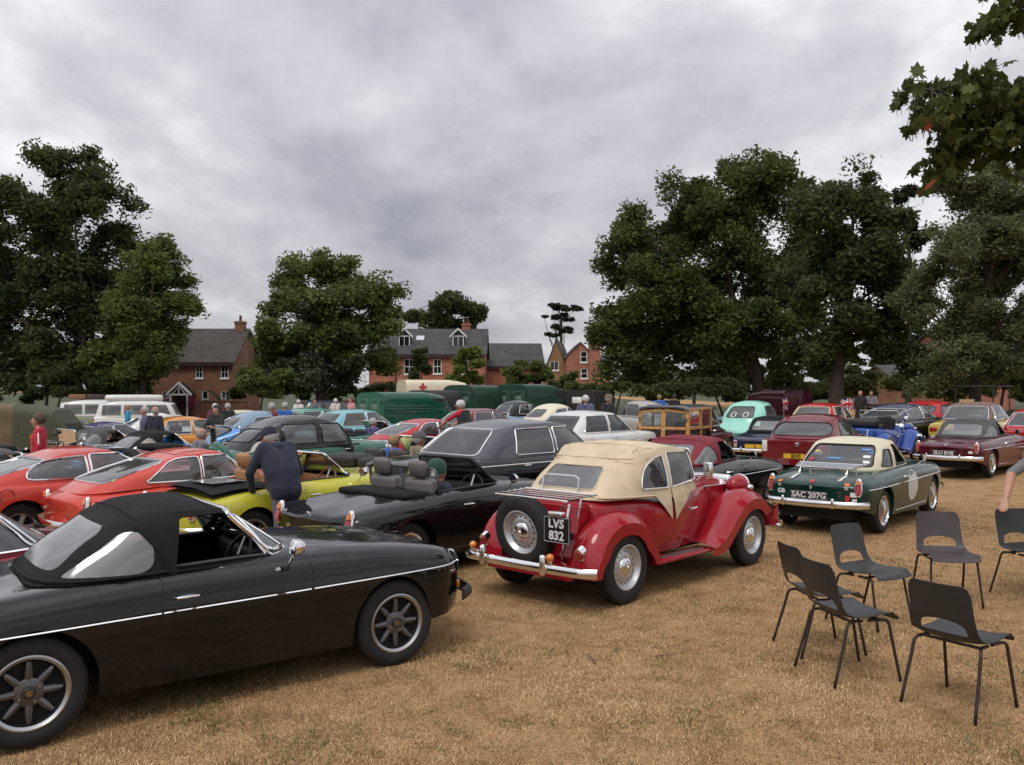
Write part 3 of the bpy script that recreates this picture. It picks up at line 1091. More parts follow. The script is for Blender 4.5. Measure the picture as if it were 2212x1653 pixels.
# ---------------------------------------------------------------- two-seat roadsters of one body family
def roadster(label, pos, yaw, pm, top='open', hood=None, wheels='wire', strip=True, plate_txt=None, pcol=None, seatm=None, name='roadster',
    detail=2, mirrors=(-1,), bumpers='chrome', sill=True, boot_rack=False, frame=None, dashm=None, lights='mgb', sc=1.0, flare=0.0, front=True, swr=None):
 c = Car(name, label, 'sports car', pos, yaw)
 c.e.location.z = gz(*pos)
 fl = flare
 sp = dict(xr=-1.93, xf=1.90, zm=.60, tuck=.045, ef=.22, er=.16, bowf=.17, bowr=.10, kf=.18, kr=.14, kzf=.30, kzr=.22, crown=.010,
    top=[(-1.93, .70), (-1.6, .765), (-1.0, .838), (-.6, .862), (.35, .905), (.6, .900), (1.2, .850), (1.7, .765), (1.9, .70)],
    sho=[(-1.93, .69), (-1.75, .735), (-1.2, .805), (-.5, .838), (.3, .848), (1.0, .835), (1.5, .80), (1.75, .755), (1.9, .69)],
    ws=[(-1.93, .54), (-1.6, .585), (-1.0, .615), (-.3, .64), (.5, .64), (1.2, .615), (1.7, .585), (1.9, .52)],
    w=[(-1.93, .66), (-1.7, .715 + fl), (-1.2, .750 + fl * 1.3), (-.6, .755), (.6, .76), (1.2, .755 + fl * 1.3), (1.6, .735 + fl), (1.9, .66)],
    bot=[(-1.93, .36), (-1.6, .29), (-1.5, .26), (-.75, .205), (.75, .205), (1.5, .28), (1.9, .30)],
    arches=[(-1.155, .30, .345), (1.155, .30, .345)])
 c.shell(sp, 64 if detail > 1 else 40)
 doors = []
 dp = rpoly([(-.51, .30), (.36, .27), (.47, .42), (.50, .80), (.49, .90), (-.44, .90), (-.478, .62)], .05)
 dl = []
 for sd in (-1, 1):
  d = c.cut('door', 'y', sd, dp, pm, .0045)
  dl.append(d)
 ck = rpoly([(-.66, -.54), (.34, -.57), (.34, .57), (-.66, .54)], .10)
 c.cut('x', 'z', 1, ck, pm, delete=True)
 c.cut('bonnet', 'z', 1, rpoly([(.48, -.50), (1.62, -.46), (1.80, -.25), (1.80, .25), (1.62, .46), (.48, .50)], .10), pm, .004)
 boot = c.cut('boot_lid', 'z', 1, rpoly([(-1.02, -.47), (-1.02, .47), (-1.70, .46), (-1.95, .36), (-1.95, -.36), (-1.70, -.46)], .12), pm, .004)
 body = c.finish(pm)
 # inner tub, engine bay and boot volumes
 b = MB()
 b.grid([[(-.72, -.60, .82), (.36, -.62, .84)], [(-.72, -.60, .30), (.36, -.62, .30)], [(-.72, .60, .30), (.36, .62, .30)], [(-.72, .60, .82), (.36, .62, .84)]])
 b.add([(-.72, -.6, .3), (-.72, .6, .3), (-.72, .6, .82), (-.72, -.6, .82)], [(0, 1, 2, 3)])
 b.add([(.60, -.62, .3), (.60, .62, .3), (.36, .62, .85), (.36, -.62, .85)], [(0, 1, 2, 3)])
 b.box(-1.75, 1.6, -.44, .44, .20, .29)
 b.box(.66, 1.72, -.46, .46, .29, .66)
 b.box(-1.80, -.80, -.46, .46, .29, .64)
 b.build('underbody', UNDER, c.e, False)
 for y in (-.30, .30):
  b = MB(); seat(b, -.28, y, .32, head=(top == 'open' and detail > 1)); b.build('seat', seatm or SEATB, c.e)
 b = MB()
 b.rbox(.28, .40, -.56, .56, .70, .86, .04)
 b.build('dashboard', dashm or VINYL, c.e)
 steering(c.e, .14, -.30, .80, .185, .40, swr)
 # cockpit edge roll
 c.trim('cockpit_rail', 'z', 1, ck, .014, VINYL, True, .004, BVHTree.FromPolygons([v.co for v in body.data.vertices], [p.vertices for p in body.data.polygons]) if False else c.bvh)
 if strip:
  for sd in (-1, 1):
   for x0, x1 in ((-1.70, -.475), (-.462, .475), (.495, 1.76)):
    zf = lambda x: .642 + .012 * x
    par = c.e
    o = c.trim('chrome_strip', 'y', sd, [(x0, zf(x0)), (x1, zf(x1))], .010, CHROME, off=.003, sy=.6)
 for sd, d in zip((-1, 1), dl):
  handle(c, -.32, .715, sd, d)
  if detail > 1:
   lamp_round(c, 'y', sd, -.335, .645, .011, CHROME, 'door_lock', .003, False).parent = d if d else c.e
 if sill and detail > 1:
  for sd in (-1, 1):
   c.trim('sill_strip', 'y', sd, [(-.70, .262), (.72, .262)], .006, CHROME if strip else BLACKP, off=.001)
 # windscreen and top
 g = dict(mid=-.2)
 fr = frame or CHROME
 if top in ('soft', 'open', 'hard'):
  g.update(belt=[(-1.15, .805), (-.6, .838), (.1, .850), (.5, .860)], roof=[(-.74, 1.165), (-.45, 1.245), (-.1, 1.252), (.10, 1.205)],
     xf=[(0, .50), (1, .085)], xr=[(0, -1.14), (.5, -.97), (1, -.74)], hw=[(0, .625), (.5, .588), (.85, .535), (1, .49)], nf=4.2, nr=3.6, crown=.055)
  if top == 'hard':
   g.update(roof=[(-.72, 1.155), (-.45, 1.245), (-.1, 1.265), (.10, 1.215)], xr=[(0, -1.08), (.5, -.95), (1, -.72)], nr=4.2, crown=.06)
  gb = greenhouse(g); gv = BVHTree.FromBMesh(gb)
  ws = rpoly([(-.565, .895), (.565, .895), (.455, 1.165), (-.455, 1.165)], .05)
  side = rpoly([(-.35, .855), (.24, .868), (.075, 1.12), (-.02, 1.165), (-.30, 1.165)], .03)
  qlt = rpoly([(.27, .870), (.43, .875), (.165, 1.10), (.105, 1.125)], .02)
  items = [('windscreen', 'x', 1, ws, dict(tr=.016, trim=fr, tname='screen_frame'))]
  if top != 'open':
   rq = [(-.98, .868), (-.545, .858), (-.47, .90, .06), (-.47, 1.02, .10), (-.54, 1.105, .06), (-.63, 1.105)]
   items += [('rear_window', 'x', -1, rpoly([(-.43, .90), (.43, .90), (.36, 1.125), (-.36, 1.125)] if top == 'soft' else [(-.50, .875), (.50, .875), (.42, 1.15), (-.42, 1.15)], .06),
      dict(glass=PLAST if top == 'soft' else GLASS, trim=None if top == 'soft' else TRIMB, tr=.012))]
   for sd in (-1, 1):
    items.append(('quarterlight', 'y', sd, qlt, dict(trim=fr, tr=.009)))
    items.append(('side_window', 'y', sd, side, dict(open=True, trim=None)))
    if top == 'soft': items.append(('quarter_window', 'y', sd, rpoly(rq, .04), dict(glass=PLAST, trim=None)))
    else: items.append(('quarter_window', 'y', sd, rpoly([(-.84, .875), (-.50, .868), (-.46, 1.10), (-.60, 1.10)], .03), dict(trim=TRIMB, tr=.008)))
  windows(c, g, gb, gv, items)
  if top == 'open': gb.free()
  else:
   for f in gb.faces:
    ctr = f.calc_center_median()
    if f.normal.x > .3 and ctr.x > .0: f.material_index = 1
   if top == 'soft':
    for v in gb.verts: v.co += v.normal * (.007 * mnoise.noise(v.co * 6) + .003 * mnoise.noise(v.co * 15))
   thicken(gb, .012)
   hm = hood or HOODK
   bmobj('soft_top' if top == 'soft' else 'hard_top', gb, [hm, fr if top == 'soft' else hm], c.e, True, 60)
   if top == 'soft':
    sm = MB()
    for sd in (-1, 1):
     P = project(gv, 'y', sd, [(-.60, 1.17), (-.42, .95), (-.40, .86)], .003)
     sm.tube(P, .006, 5)
     P = project(gv, 'y', sd, [(-1.08, .84), (-.6, .850), (-.40, .855)], .006)
     sm.tube(P, .011, 5)
    P = project(gv, 'z', 1, [(-.56, -.47), (-.56, .47)], .003); sm.tube(P, .006, 5)
    P = project(gv, 'z', 1, [(-.10, -.45), (-.10, .45)], .003); sm.tube(P, .005, 5)
    P = project(gv, 'x', -1, [(-.55, .845), (.55, .845)], .006); sm.tube(P, .011, 5)
    sm.build('hood_seams', hm, c.e)
  if top in ('soft', 'open'):
   b = MB()
   if top == 'open':
    # folded hood lying behind the seats
    b.rbox(-1.10, -.72, -.57, .57, .800, .868, .05, 3)
    b.build('folded_hood', hood or HOODK, c.e)
 if front:
  for sd in (-1, 1):
   lamp_round(c, 'x', 1, sd * .53, .64, .085, LENSW, 'headlight', .0, sink=.045)
   o = lamp_box(c, 'x', 1, sd * .50, .47, .13, .06, LENSO, 'indicator', .005)
  c.bumper('front_bumper', 1.95, .42, .70, .12, .10, CHROME if bumpers == 'chrome' else BLACKP)
  b = MB(); b.rbox(1.80, 1.86, -.42, .42, .42, .58, .03); b.build('grille', CHROME, c.e)
 if lights == 'mgb':
  for sd in (-1, 1): tail_mgb(c, sd * .60)
 else:
  for sd in (-1, 1):
   lamp_round(c, 'x', -1, sd * .54, .62, .035, LENSR); lamp_round(c, 'x', -1, sd * .54, .53, .03, LENSO, 'indicator')
 if bumpers:
  c.bumper('rear_bumper', -2.02, .43, .72, .12, .12, CHROME if bumpers == 'chrome' else pm)
  if bumpers == 'chrome':
   for y in (-.34, .34):
    b = MB(); b.rbox(-2.07, -2.02, y - .02, y + .02, .38, .52, .018); b.build('overrider', CHROME, c.e)
 if plate_txt:
  plate(c.e, -2.0, 0, .535, plate_txt, bgm=pcol, fg=LETW if pcol is None else PLATEB)
 for sd in mirrors:
  mirror(c, .36, .87, sd, out=.10)
 for x in (-1.155, 1.155):
  for sd in (-1, 1):
   wheel(c.e, x, sd * .635, .30, .302, .165, .204, wheels, sd, 40 if detail > 1 else 24)
 return c
# ---------------------------------------------------------------- vintage open tourer with separate wings
def wing(path, y0, y1, crown, drop, n=7, lip=.035):
 """sheet swept along a side-view path, crowned across and rolled down at the outer edge"""
 P = resample(catmull(path, 6), 30)
 rows = []
 N = len(P)
 for i, p in enumerate(P):
  a = P[max(0, i - 1)]; b = P[min(N - 1, i + 1)]
  t = (b - a).normalized(); nn = Vector((-t.y, t.x, 0))
  if nn.y < -.2 and abs(t.x) > .5: nn = -nn
  r = []
  for k in range(n):
   u = k / (n - 1)
   fe = min(1, i / 5 + .15, (N - 1 - i) / 5 + .15)
   off = crown * math.sin(PI * min(1, u * 1.02) * .62 + .35) - crown * .55 - fe * drop * max(0, (u - .55) / .45) ** 2
   q = p + nn * off
   r.append(Vector((q.x, y0 + (y1 - y0) * (u if u < .97 else 1.0), q.y)))
  q = p + nn * (-crown * .55 - fe * (drop + lip))
  r.append(Vector((q.x, y1 - .004 if y1 > 0 else y1 + .004, q.y)))
  r.append(Vector((q.x, y1 - .02 if y1 > 0 else y1 + .02, q.y + .004)))
  rows.append(r)
 b = MB(); b.grid(rows)
 return b
def tourer(label, pos, yaw, pm, topm=None, name='tourer', plate_txt='LVS\n832', style='steel', top=True, detail=2, rack=True, seatm=None):
 c = Car(name, label, 'vintage car', pos, yaw)
 e = c.e
 e.location.z = gz(*pos)
 R = .335
 # tub: cowl to tail
 sp = dict(xr=-1.38, xf=.62, zm=[(-1.4, .70), (.6, .72)], tuck=.05, ef=.05, er=.08, bowf=0, bowr=.02, kf=.02, kr=.06, kzf=.02, kzr=.08, crown=.004,
    top=[(-1.4, .93), (-.95, .94), (-.5, .93), (.1, .98), (.62, .985)],
    sho=[(-1.4, .90), (-.95, .915), (-.62, .88), (-.35, .86), (-.05, .88), (.2, .94), (.62, .945)],
    ws=[(-1.4, .40), (-.95, .50), (-.3, .555), (.2, .50), (.62, .40)],
    w=[(-1.4, .46), (-.95, .57), (-.3, .625), (.2, .56), (.62, .45)],
    bot=[(-1.4, .42), (-.7, .36), (.62, .36)], arches=[(-1.195, R, .42)])
 c.shell(sp, 44)
 dl = []
 dp = rpoly([(-.62, .40), (.17, .40), (.17, .95), (-.58, .95), (-.60, .80)], .05)
 for sd in (-1, 1): dl.append(c.cut('door', 'y', sd, dp, pm, .004))
 ck = rpoly([(-1.08, -.43), (-.6, -.49), (.22, -.46), (.22, .46), (-.6, .49), (-1.08, .43)], .06)
 c.cut('x', 'z', 1, ck, pm, delete=True)
 c.finish(pm)
 b = MB()
 b.grid([[(-1.1, -.45, .9), (-.5, -.55, .86), (.25, -.50, .9)], [(-1.1, -.45, .42), (-.5, -.55, .42), (.25, -.50, .42)], [(-1.1, .45, .42), (-.5, .55, .42), (.25, .50, .42)], [(-1.1, .45, .9), (-.5, .55, .86), (.25, .5, .9)]])
 b.box(-1.55, 1.5, -.36, .36, .28, .40)
 b.build('underbody', UNDER, e, False)
 b = MB()
 b.rbox(-.75, -.25, -.46, .46, .46, .62, .06); T = Matrix.Translation((-.78, 0, .55)) @ Matrix.Rotation(-.2, 4, 'Y'); b.rbox(-.07, .07, -.47, .47, 0, .48, .06, M=T)
 b.build('seats', seatm or SEATB, e)
 b = MB(); b.rbox(.10, .2, -.48, .48, .72, .95, .04); b.build('dashboard', WOODV, e)
 steering(e, -.02, -.24, .92, .19, .3)
 # bonnet tapering to the radiator
 rows = []
 for x, w, zt, zs in ((.60, .44, .99, .90), (.9, .375, .975, .885), (1.2, .315, .955, .87), (1.43, .275, .94, .855)):
  rows.append([(x, y * w, z) for y, z in ((-1, .46), (-1.0, zs - .06), (-.97, zs), (-.75, zt - .035), (-.4, zt - .012), (0, zt), (.4, zt - .012), (.75, zt - .035), (.97, zs), (1.0, zs - .06), (1, .46))])
 b = MB(); b.grid(rows); bon = b.build('bonnet', pm, e, True, 30)
 b = MB(); b.tube([(.60, 0, .996), (1.44, 0, .946)], .008, 6)
 for sd in (-1, 1):
  b.tube([(.61, sd * .43, .905), (1.43, sd * .27, .86)], .007, 5)
 b.build('bonnet_hinge', CHROME, bon)
 for sd in (-1, 1):
  for i in range(14):
   x = .76 + i * .042; w = .44 - (x - .6) * .2
   b = MB(); M = Matrix.Translation((x, sd * (w + .004), .70)) @ Matrix.Rotation(.0, 4, 'Z')
   b.rbox(-.008, .008, -.008, .008, -.10, .10, .006, 1, M)
   b.build('louvre', pm, bon)
 b = MB(); b.rbox(1.43, 1.54, -.285, .285, .44, .965, .05)
 rad_ = b.build('radiator', CHROME, e)
 b = MB()
 for i in range(15):
  y = -.22 + i * .44 / 14; b.box(1.535, 1.548, y - .006, y + .006, .50, .88)
 b.build('grille_slats', pm, rad_, False); 
 b = MB(); b.lathe([(.035, .96), (.035, .985), (.02, 1.0), (0, 1.0)], 12, 'z', Matrix.Translation((1.48, 0, 0))); b.build('filler_cap', CHROME, rad_)
 # wings and running boards
 for sd in (-1, 1):
  wing([(1.66, .40), (1.60, .60), (1.42, .755), (1.18, .80), (.96, .745), (.74, .60), (.54, .44), (.36, .335), (.26, .315)], sd * .30, sd * .745, .11, .075).build('front_wing', pm, e)
  wing([(-1.70, .30), (-1.69, .46), (-1.60, .64), (-1.42, .765), (-1.20, .80), (-.98, .75), (-.82, .62), (-.735, .46), (-.70, .32)], sd * .42, sd * .745, .10, .075).build('rear_wing', pm, e)
  b = MB(); b.rbox(-.74, .30, min(sd * .52, sd * .735), max(sd * .52, sd * .735), .285, .325, .018, 2)
  rb = b.build('running_board', pm, e)
  for i in range(3):
   b = MB(); y = sd * (.60 + i * .04); b.rbox(-.60, .18, y - .009, y + .009, .325, .333, .004, 1); b.build('tread_strip', STEEL, rb)
  # inner wing valances close the gap to the chassis
  b = MB(); b.add([(.3, sd * .44, .34), (.62, sd * .45, .90), (1.45, sd * .28, .86), (1.5, sd * .3, .5), (.9, sd * .33, .42)], [(0, 1, 2, 3, 4)]); b.build('side_valance', pm, e, False)
 # tank slab, spare wheel, rear details
 b = MB()
 b.prism([(-1.38, .88), (-1.36, .42), (-1.55, .36), (-1.60, .44), (-1.50, .88), (-1.46, .915), (-1.41, .915)], -.40, .40, 'y'); b.build('fuel_tank', pm, e, True, 25)
 b = MB(); b.prism([(-1.55, .40), (-1.78, .30), (-1.78, .27), (-1.40, .32)], -.50, .50, 'y'); b.build('rear_apron', pm, e, True, 25)
 w = wheel(e, -1.66, .14, .635, R, .15, .205, style, -1)
 w.name = 'spare_wheel'; w.rotation_euler = (rad(9), 0, -PI / 2)
 b = MB(); b.tube([(-1.50, -.27, .90), (-1.57, -.27, .66), (-1.60, -.27, .34)], .013, 6); b.tube([(-1.56, -.27, .70), (-1.62, .1, .64)], .02, 6); b.build('wheel_bracket', CHROME, e)
 if plate_txt:
  plate(e, -1.79, -.36, .71, plate_txt, .30, .235, size=.105)
  b = MB(); b.rbox(-1.83, -1.76, -.44, -.28, .835, .875, .015); b.build('plate_lamp', CHROME, e)
  b = MB(); b.tube([(-1.60, -.30, .92), (-1.72, -.36, .9), (-1.78, -.36, .85)], .008, 5); b.box(-1.78, -1.58, -.38, -.34, .60, .66); b.build('plate_bracket', BLACKP, e)
 for sd in (-1, 1):
  M = Matrix.Translation((-1.725, sd * .585, .52)) @ Matrix.Rotation(-.45, 4, 'Y')
  b = MB(); pol = rpoly([(-.035, -.055), (.035, -.055), (.045, .02), (.02, .065), (-.02, .065), (-.045, .02)], .01, 1)
  b.prism(pol, -.035, .03, 'x', M); tl = b.build('tail_light', CHROME, e)
  b = MB(); b.prism([(a * .72, q * .72) for a, q in pol], -.05, -.034, 'x', M); b.build('red_lens', LENSR, tl)
  # amber lamps on the bumper
  b = MB(); M = Matrix.Translation((-1.885, sd * .48 + .12, .475)); b.sphere((0, 0, 0), .038, 14, 10, M); b.build('indicator', LENSO, e)
  b = MB(); b.lathe([(.026, -.055), (.03, -.02), (.037, -.005)], 14, 'z', M); b.tube([M @ Vector((0, 0, -.04)), (-1.80, sd * .46 + .1, .40)], .012, 6); b.build('indicator_base', CHROME, e)
  b = MB(); b.rbox(-1.955, -1.895, sd * .37 - .03 + .06, sd * .37 + .03 + .06, .315, .505, .025); b.rbox(-1.962, -1.90, sd * .37 + .052, sd * .37 + .068, .33, .49, .008); b.build('overrider', CHROME, e)
 c.bumper('rear_bumper', -1.905, .375, .80, .05, .07, CHROME, .040, .020)
 c.bumper('front_bumper', 1.86, .42, .78, .05, .07, CHROME, .040, .020)
 for sd in (-1, 1):
  hd = MB()
  M = Matrix.Translation((1.36, sd * .42, .865))
  hd.lathe([(0, -.16), (.04, -.152), (.078, -.12), (.10, -.06), (.112, .02), (.115, .06)], 22, 'x', M, cap=False); o = hd.build('headlight', pm, e)
  hd = MB(); hd.lathe([(.117, .05), (.124, .06), (.122, .08), (.10, .085)], 22, 'x', M, cap=False); hd.build('headlight_rim', CHROME, o)
  hd = MB(); hd.lathe([(.105, .075), (.07, .10), (0, .115)], 22, 'x', M, cap=False); hd.build('headlight_lens', LENSW, o)
  hd = MB(); hd.tube([(1.36, sd * .42, .76), (1.36, sd * .28, .68)], .018, 6); hd.tube([(1.36, sd * .42, .78), (1.38, sd * .2, .80)], .012, 6); hd.build('headlight_stalk', CHROME, o)
  hd = MB(); hd.sphere((1.30, sd * .62, .855), .034, 12, 8, sc=(1.5, 1, 1)); hd.build('side_light', CHROME, e)
 # windscreen
 b = MB(); x0, x1 = .265, .205
 Pp = rpoly([(-.50, .95), (.50, .95), (.49, 1.335), (-.49, 1.335)], .03)
 b.tube([(x0 + (x1 - x0) * (z - .95) / .385, y, z) for y, z in Pp], .013, 6, True); fr = b.build('windscreen_frame', CHROME, e)
 b = MB(); b.add([(x0 + (x1 - x0) * (z - .95) / .385, y, z) for y, z in Pp], [tuple(range(len(Pp)))]); b.build('windscreen', GLASS, e, False)
 if top:
  g = dict(mid=-.4, belt=[(-1.34, .93), (-.9, .925), (-.5, .88), (-.3, .87), (0, .90), (.25, .95)], roof=[(-.92, 1.325), (-.62, 1.425), (-.25, 1.43), (.22, 1.365)],
     xf=[(0, .27), (1, .225)], xr=[(0, -1.36), (.3, -1.25), (.7, -1.08), (1, -.92)], hw=[(0, .615), (.35, .59), (.8, .53), (1, .49)], nf=9, nr=5.0, crown=.045, taper=.14)
  gb = greenhouse(g, 72, 10, 7); gv = BVHTree.FromBMesh(gb)
  # slight sag and wrinkles of the cloth
  for v in gb.verts:
   v.co += v.normal * (.010 * mnoise.noise(v.co * 5.5) + .004 * mnoise.noise(v.co * 14))
  items = [('rear_window', 'x', -1, rpoly([(-.36, 1.015), (.36, 1.015), (.31, 1.215), (-.31, 1.215)], .05), dict(glass=PLAST, trim=topm, tr=.007)),
     ('x', 'x', 1, rpoly([(-.52, .9), (.52, .9), (.47, 1.325), (-.47, 1.325)], .02), dict(open=True, trim=None))]
  for sd in (-1, 1):
   items.append(('quarter_window', 'y', sd, rpoly([(-.80, 1.00), (-.36, .985), (-.36, 1.30, .01), (-.50, 1.285, .06), (-.68, 1.215, .10), (-.78, 1.09, .08)], .02), dict(trim=CHROME, tr=.009, lim=.05)))
   items.append(('side_window', 'y', sd, rpoly([(-.30, .985), (.19, 1.035), (.165, 1.315), (-.28, 1.325)], .015), dict(trim=CHROME, tr=.009, lim=.05)))
  windows(c, g, gb, gv, items)
  # the curtain below the windows ends in two flaps over the door
  for sd in (-1, 1):
   bm_f = [f for f in gb.faces if f.normal.y * sd > .1 and f.calc_center_median().z < .99 and f.calc_center_median().x > -.05]
   q = clip_out(gb, bm_f, 'y', [(-.02, .80), (.35, .80), (.35, 1.03)])
   if q: q.free()
  tidy(gb); thicken(gb, .010)
  bmobj('soft_top', gb, topm, e, True, 70)
  for sd in (-1, 1):
   for tri in ([(-.66, .965), (-.345, .965), (-.335, .68)], [(-.325, .985), (.15, .975), (-.265, .665)]):
    b = MB()
    pts = [raycast(c.bvh, 'y', sd, *q)[0] for q in tri]
    pts = [Vector((q[0], sd * max(.565, abs(h.y) if h is not None else .6) + sd * .014, q[1])) for q, h in zip(tri, pts)]
    pts = [pts[0], (pts[0] + pts[1]) / 2 + Vector((0, sd * .004, 0)), pts[1], (pts[1] + pts[2]) / 2 + Vector((0, sd * .012, 0)), pts[2], (pts[2] + pts[0]) / 2 + Vector((0, sd * .012, 0))]
    b.add(pts, [tuple(range(6))]); b.add([p - Vector((0, sd * .006, 0)) for p in pts], [tuple(range(6))])
    b.build('curtain_flap', topm, e, False)
  sm = MB()
  for P in (project(gv, 'x', -1, [(-.52, 1.285), (.52, 1.285)], .004), project(gv, 'z', 1, [(-.60, -.48), (-.60, .48)], .004), project(gv, 'z', 1, [(.17, -.49), (.17, .49)], .004)):
   sm.tube(P, .006, 5)
  for sd in (-1, 1):
   sm.tube(project(gv, 'y', sd, [(-1.02, 1.30), (-.85, 1.25), (-.80, 1.24)], .004), .006, 5)
   sm.tube(project(gv, 'y', sd, [(-1.28, .945), (-.9, .94), (-.62, .93)], .008), .012, 5)
  sm.build('hood_seams', topm, e)
 if rack:
  b = MB(); z = .985
  Pp = [(-1.32, -.44, z), (-1.32, .44, z), (-1.74, .44, z - .02), (-1.74, -.44, z - .02)]
  b.tube(Pp, .010, 6, True)
  for i in range(4):
   x = -1.40 - i * .085; b.tube([(x, -.44, z - .004 * i), (x, .44, z - .004 * i)], .007, 5)
  for y in (-.38, .38): b.tube([(-1.46, y, z), (-1.52, y, .80), (-1.50, y, .62)], .009, 5)
  b.tube([(-1.32, -.22, z), (-1.30, -.22, z + .13), (-1.30, -.18, z + .155), (-1.30, .18, z + .155), (-1.30, .22, z + .13), (-1.32, .22, z)], .009, 6)
  b.build('luggage_rack', CHROME, e)
 for sd, d in zip((-1, 1), dl):
  hit, n = raycast(c.bvh, 'y', sd, .10, .74)
  b = MB(); b.tube([(.13, hit.y, .74), (.13, hit.y + sd * .04, .74)], .010, 8); b.tube([(.15, hit.y + sd * .04, .742), (.06, hit.y + sd * .045, .74), (.02, hit.y + sd * .04, .735)], .010, 6); b.build('handle', CHROME, d)
 b = MB(); b.tube([(.30, -.52, 1.0), (.33, -.62, 1.08)], .008, 6); b.rbox(.30, .35, -.70, -.60, 1.04, 1.20, .02); mo = b.build('mirror', CHROME, e)
 for x, n_ in ((-1.195, -1), (1.195, 1)):
  for sd in (-1, 1): wheel(e, x, sd * .635, R, R, .155, .205, style, sd, 44)
 return c
# ---------------------------------------------------------------- closed cars
def gz(x, y):
 """gentle fall of the field to the left and rise to the far right"""
 l = -.03 * max(0.0, -x - 2.0) if x < 0 else 0.0
 t = min(1, max(0, (y - 16) / 8)); t = t * t * (3 - 2 * t)
 r = .018 * max(0.0, x - 5.0) * t
 return max(-.50, l) + min(.30, r)
ST = {}
ST['limousine'] = dict(ax=(-1.52, 1.52), R=.355, rr=.21, tr=.73,
 b=dict(xr=-2.62, xf=2.50, zm=.74, tuck=.05, ef=.14, er=.16, bowf=.06, bowr=.08, kf=.05, kr=.08, kzf=.15, kzr=.18,
   top=[(-2.62, .93), (-2.1, .99), (-1.4, 1.02), (.9, 1.03), (1.8, 1.02), (2.5, .97)], sho=[(-2.62, .91), (-2.0, .955), (-1.4, .965), (.9, .975), (2.0, .96), (2.5, .93)],
   ws=[(-2.62, .74), (-1.5, .80), (1, .82), (2.5, .74)], w=[(-2.62, .84), (-1.5, .90), (1, .90), (2.5, .84)], bot=[(-2.62, .40), (-1.9, .28), (1.9, .28), (2.5, .38)]),
 g=dict(mid=-.3, belt=[(-1.75, .955), (1.1, .968)], roof=[(-1.22, 1.41), (-.6, 1.495), (0, 1.50), (.42, 1.45)], xf=[(0, 1.02), (1, .42)], xr=[(0, -1.78), (1, -1.22)], hw=[(0, .80), (.5, .74), (.85, .665), (1, .62)], nf=6, nr=6, crown=.055),
 side=[[(-.98, 1.005), (-.16, 1.005), (-.16, 1.385), (-.88, 1.37)], [(-.09, 1.005), (.80, 1.005), (.44, 1.36), (.34, 1.385), (-.09, 1.39)]],
 rear=[(-.64, 1.02), (.64, 1.02), (.50, 1.37), (-.50, 1.37)], front=[(-.68, 1.03), (.68, 1.03), (.54, 1.40), (-.54, 1.40)],
 doors=[[(-.98, .36), (-.12, .34), (-.12, 1.0), (-1.02, 1.0)], [(-.12, .34), (.96, .34), (1.0, 1.0), (-.12, 1.0)]], hand=[(-.85, .86), (.02, .86)],
 boot=[(-1.80, -.62), (-1.80, .62), (-2.66, .58), (-2.66, -.58)], bonnet=[(1.05, -.60), (2.50, -.52), (2.5, .52), (1.05, .60)])
ST['saloon'] = dict(ax=(-1.375, 1.375), R=.325, rr=.19, tr=.70,
 b=dict(xr=-2.40, xf=2.25, zm=.66, tuck=.05, ef=.12, er=.12, bowf=.06, bowr=.06, kf=.06, kr=.06, kzf=.15, kzr=.15,
   top=[(-2.4, .86), (-1.9, .90), (-1.3, .93), (.9, .93), (1.7, .91), (2.25, .84)], sho=[(-2.4, .83), (-1.3, .89), (.9, .90), (2.25, .82)],
   ws=[(-2.4, .72), (-1.3, .78), (1, .78), (2.25, .70)], w=[(-2.4, .82), (-1.3, .88), (1, .88), (2.25, .80)], bot=[(-2.4, .36), (-1.8, .25), (1.8, .25), (2.25, .34)]),
 g=dict(mid=-.3, belt=[(-1.7, .885), (1.1, .90)], roof=[(-1.10, 1.34), (-.6, 1.435), (0, 1.445), (.42, 1.38)], xf=[(0, .98), (1, .36)], xr=[(0, -1.64), (1, -1.08)], hw=[(0, .775), (.5, .72), (.85, .635), (1, .59)], nf=6, nr=5.5, crown=.055),
 side=[[(-1.14, .93), (-.24, .93), (-.24, 1.335), (-.90, 1.32)], [(-.16, .93), (.74, .93), (.38, 1.30), (.28, 1.33), (-.16, 1.34)]],
 rear=[(-.64, .95), (.64, .95), (.51, 1.315), (-.51, 1.315)], front=[(-.66, .96), (.66, .96), (.52, 1.33), (-.52, 1.33)],
 doors=[[(-1.05, .34), (-.20, .32), (-.20, .95), (-1.20, .95), (-1.15, .7)], [(-.20, .32), (.85, .32), (.92, .95), (-.20, .95)]], hand=[(-.98, .80), (-.06, .80)],
 boot=[(-1.68, -.60), (-1.68, .60), (-2.44, .56), (-2.44, -.56)], bonnet=[(1.02, -.60), (2.2, -.52), (2.2, .52), (1.02, .60)])
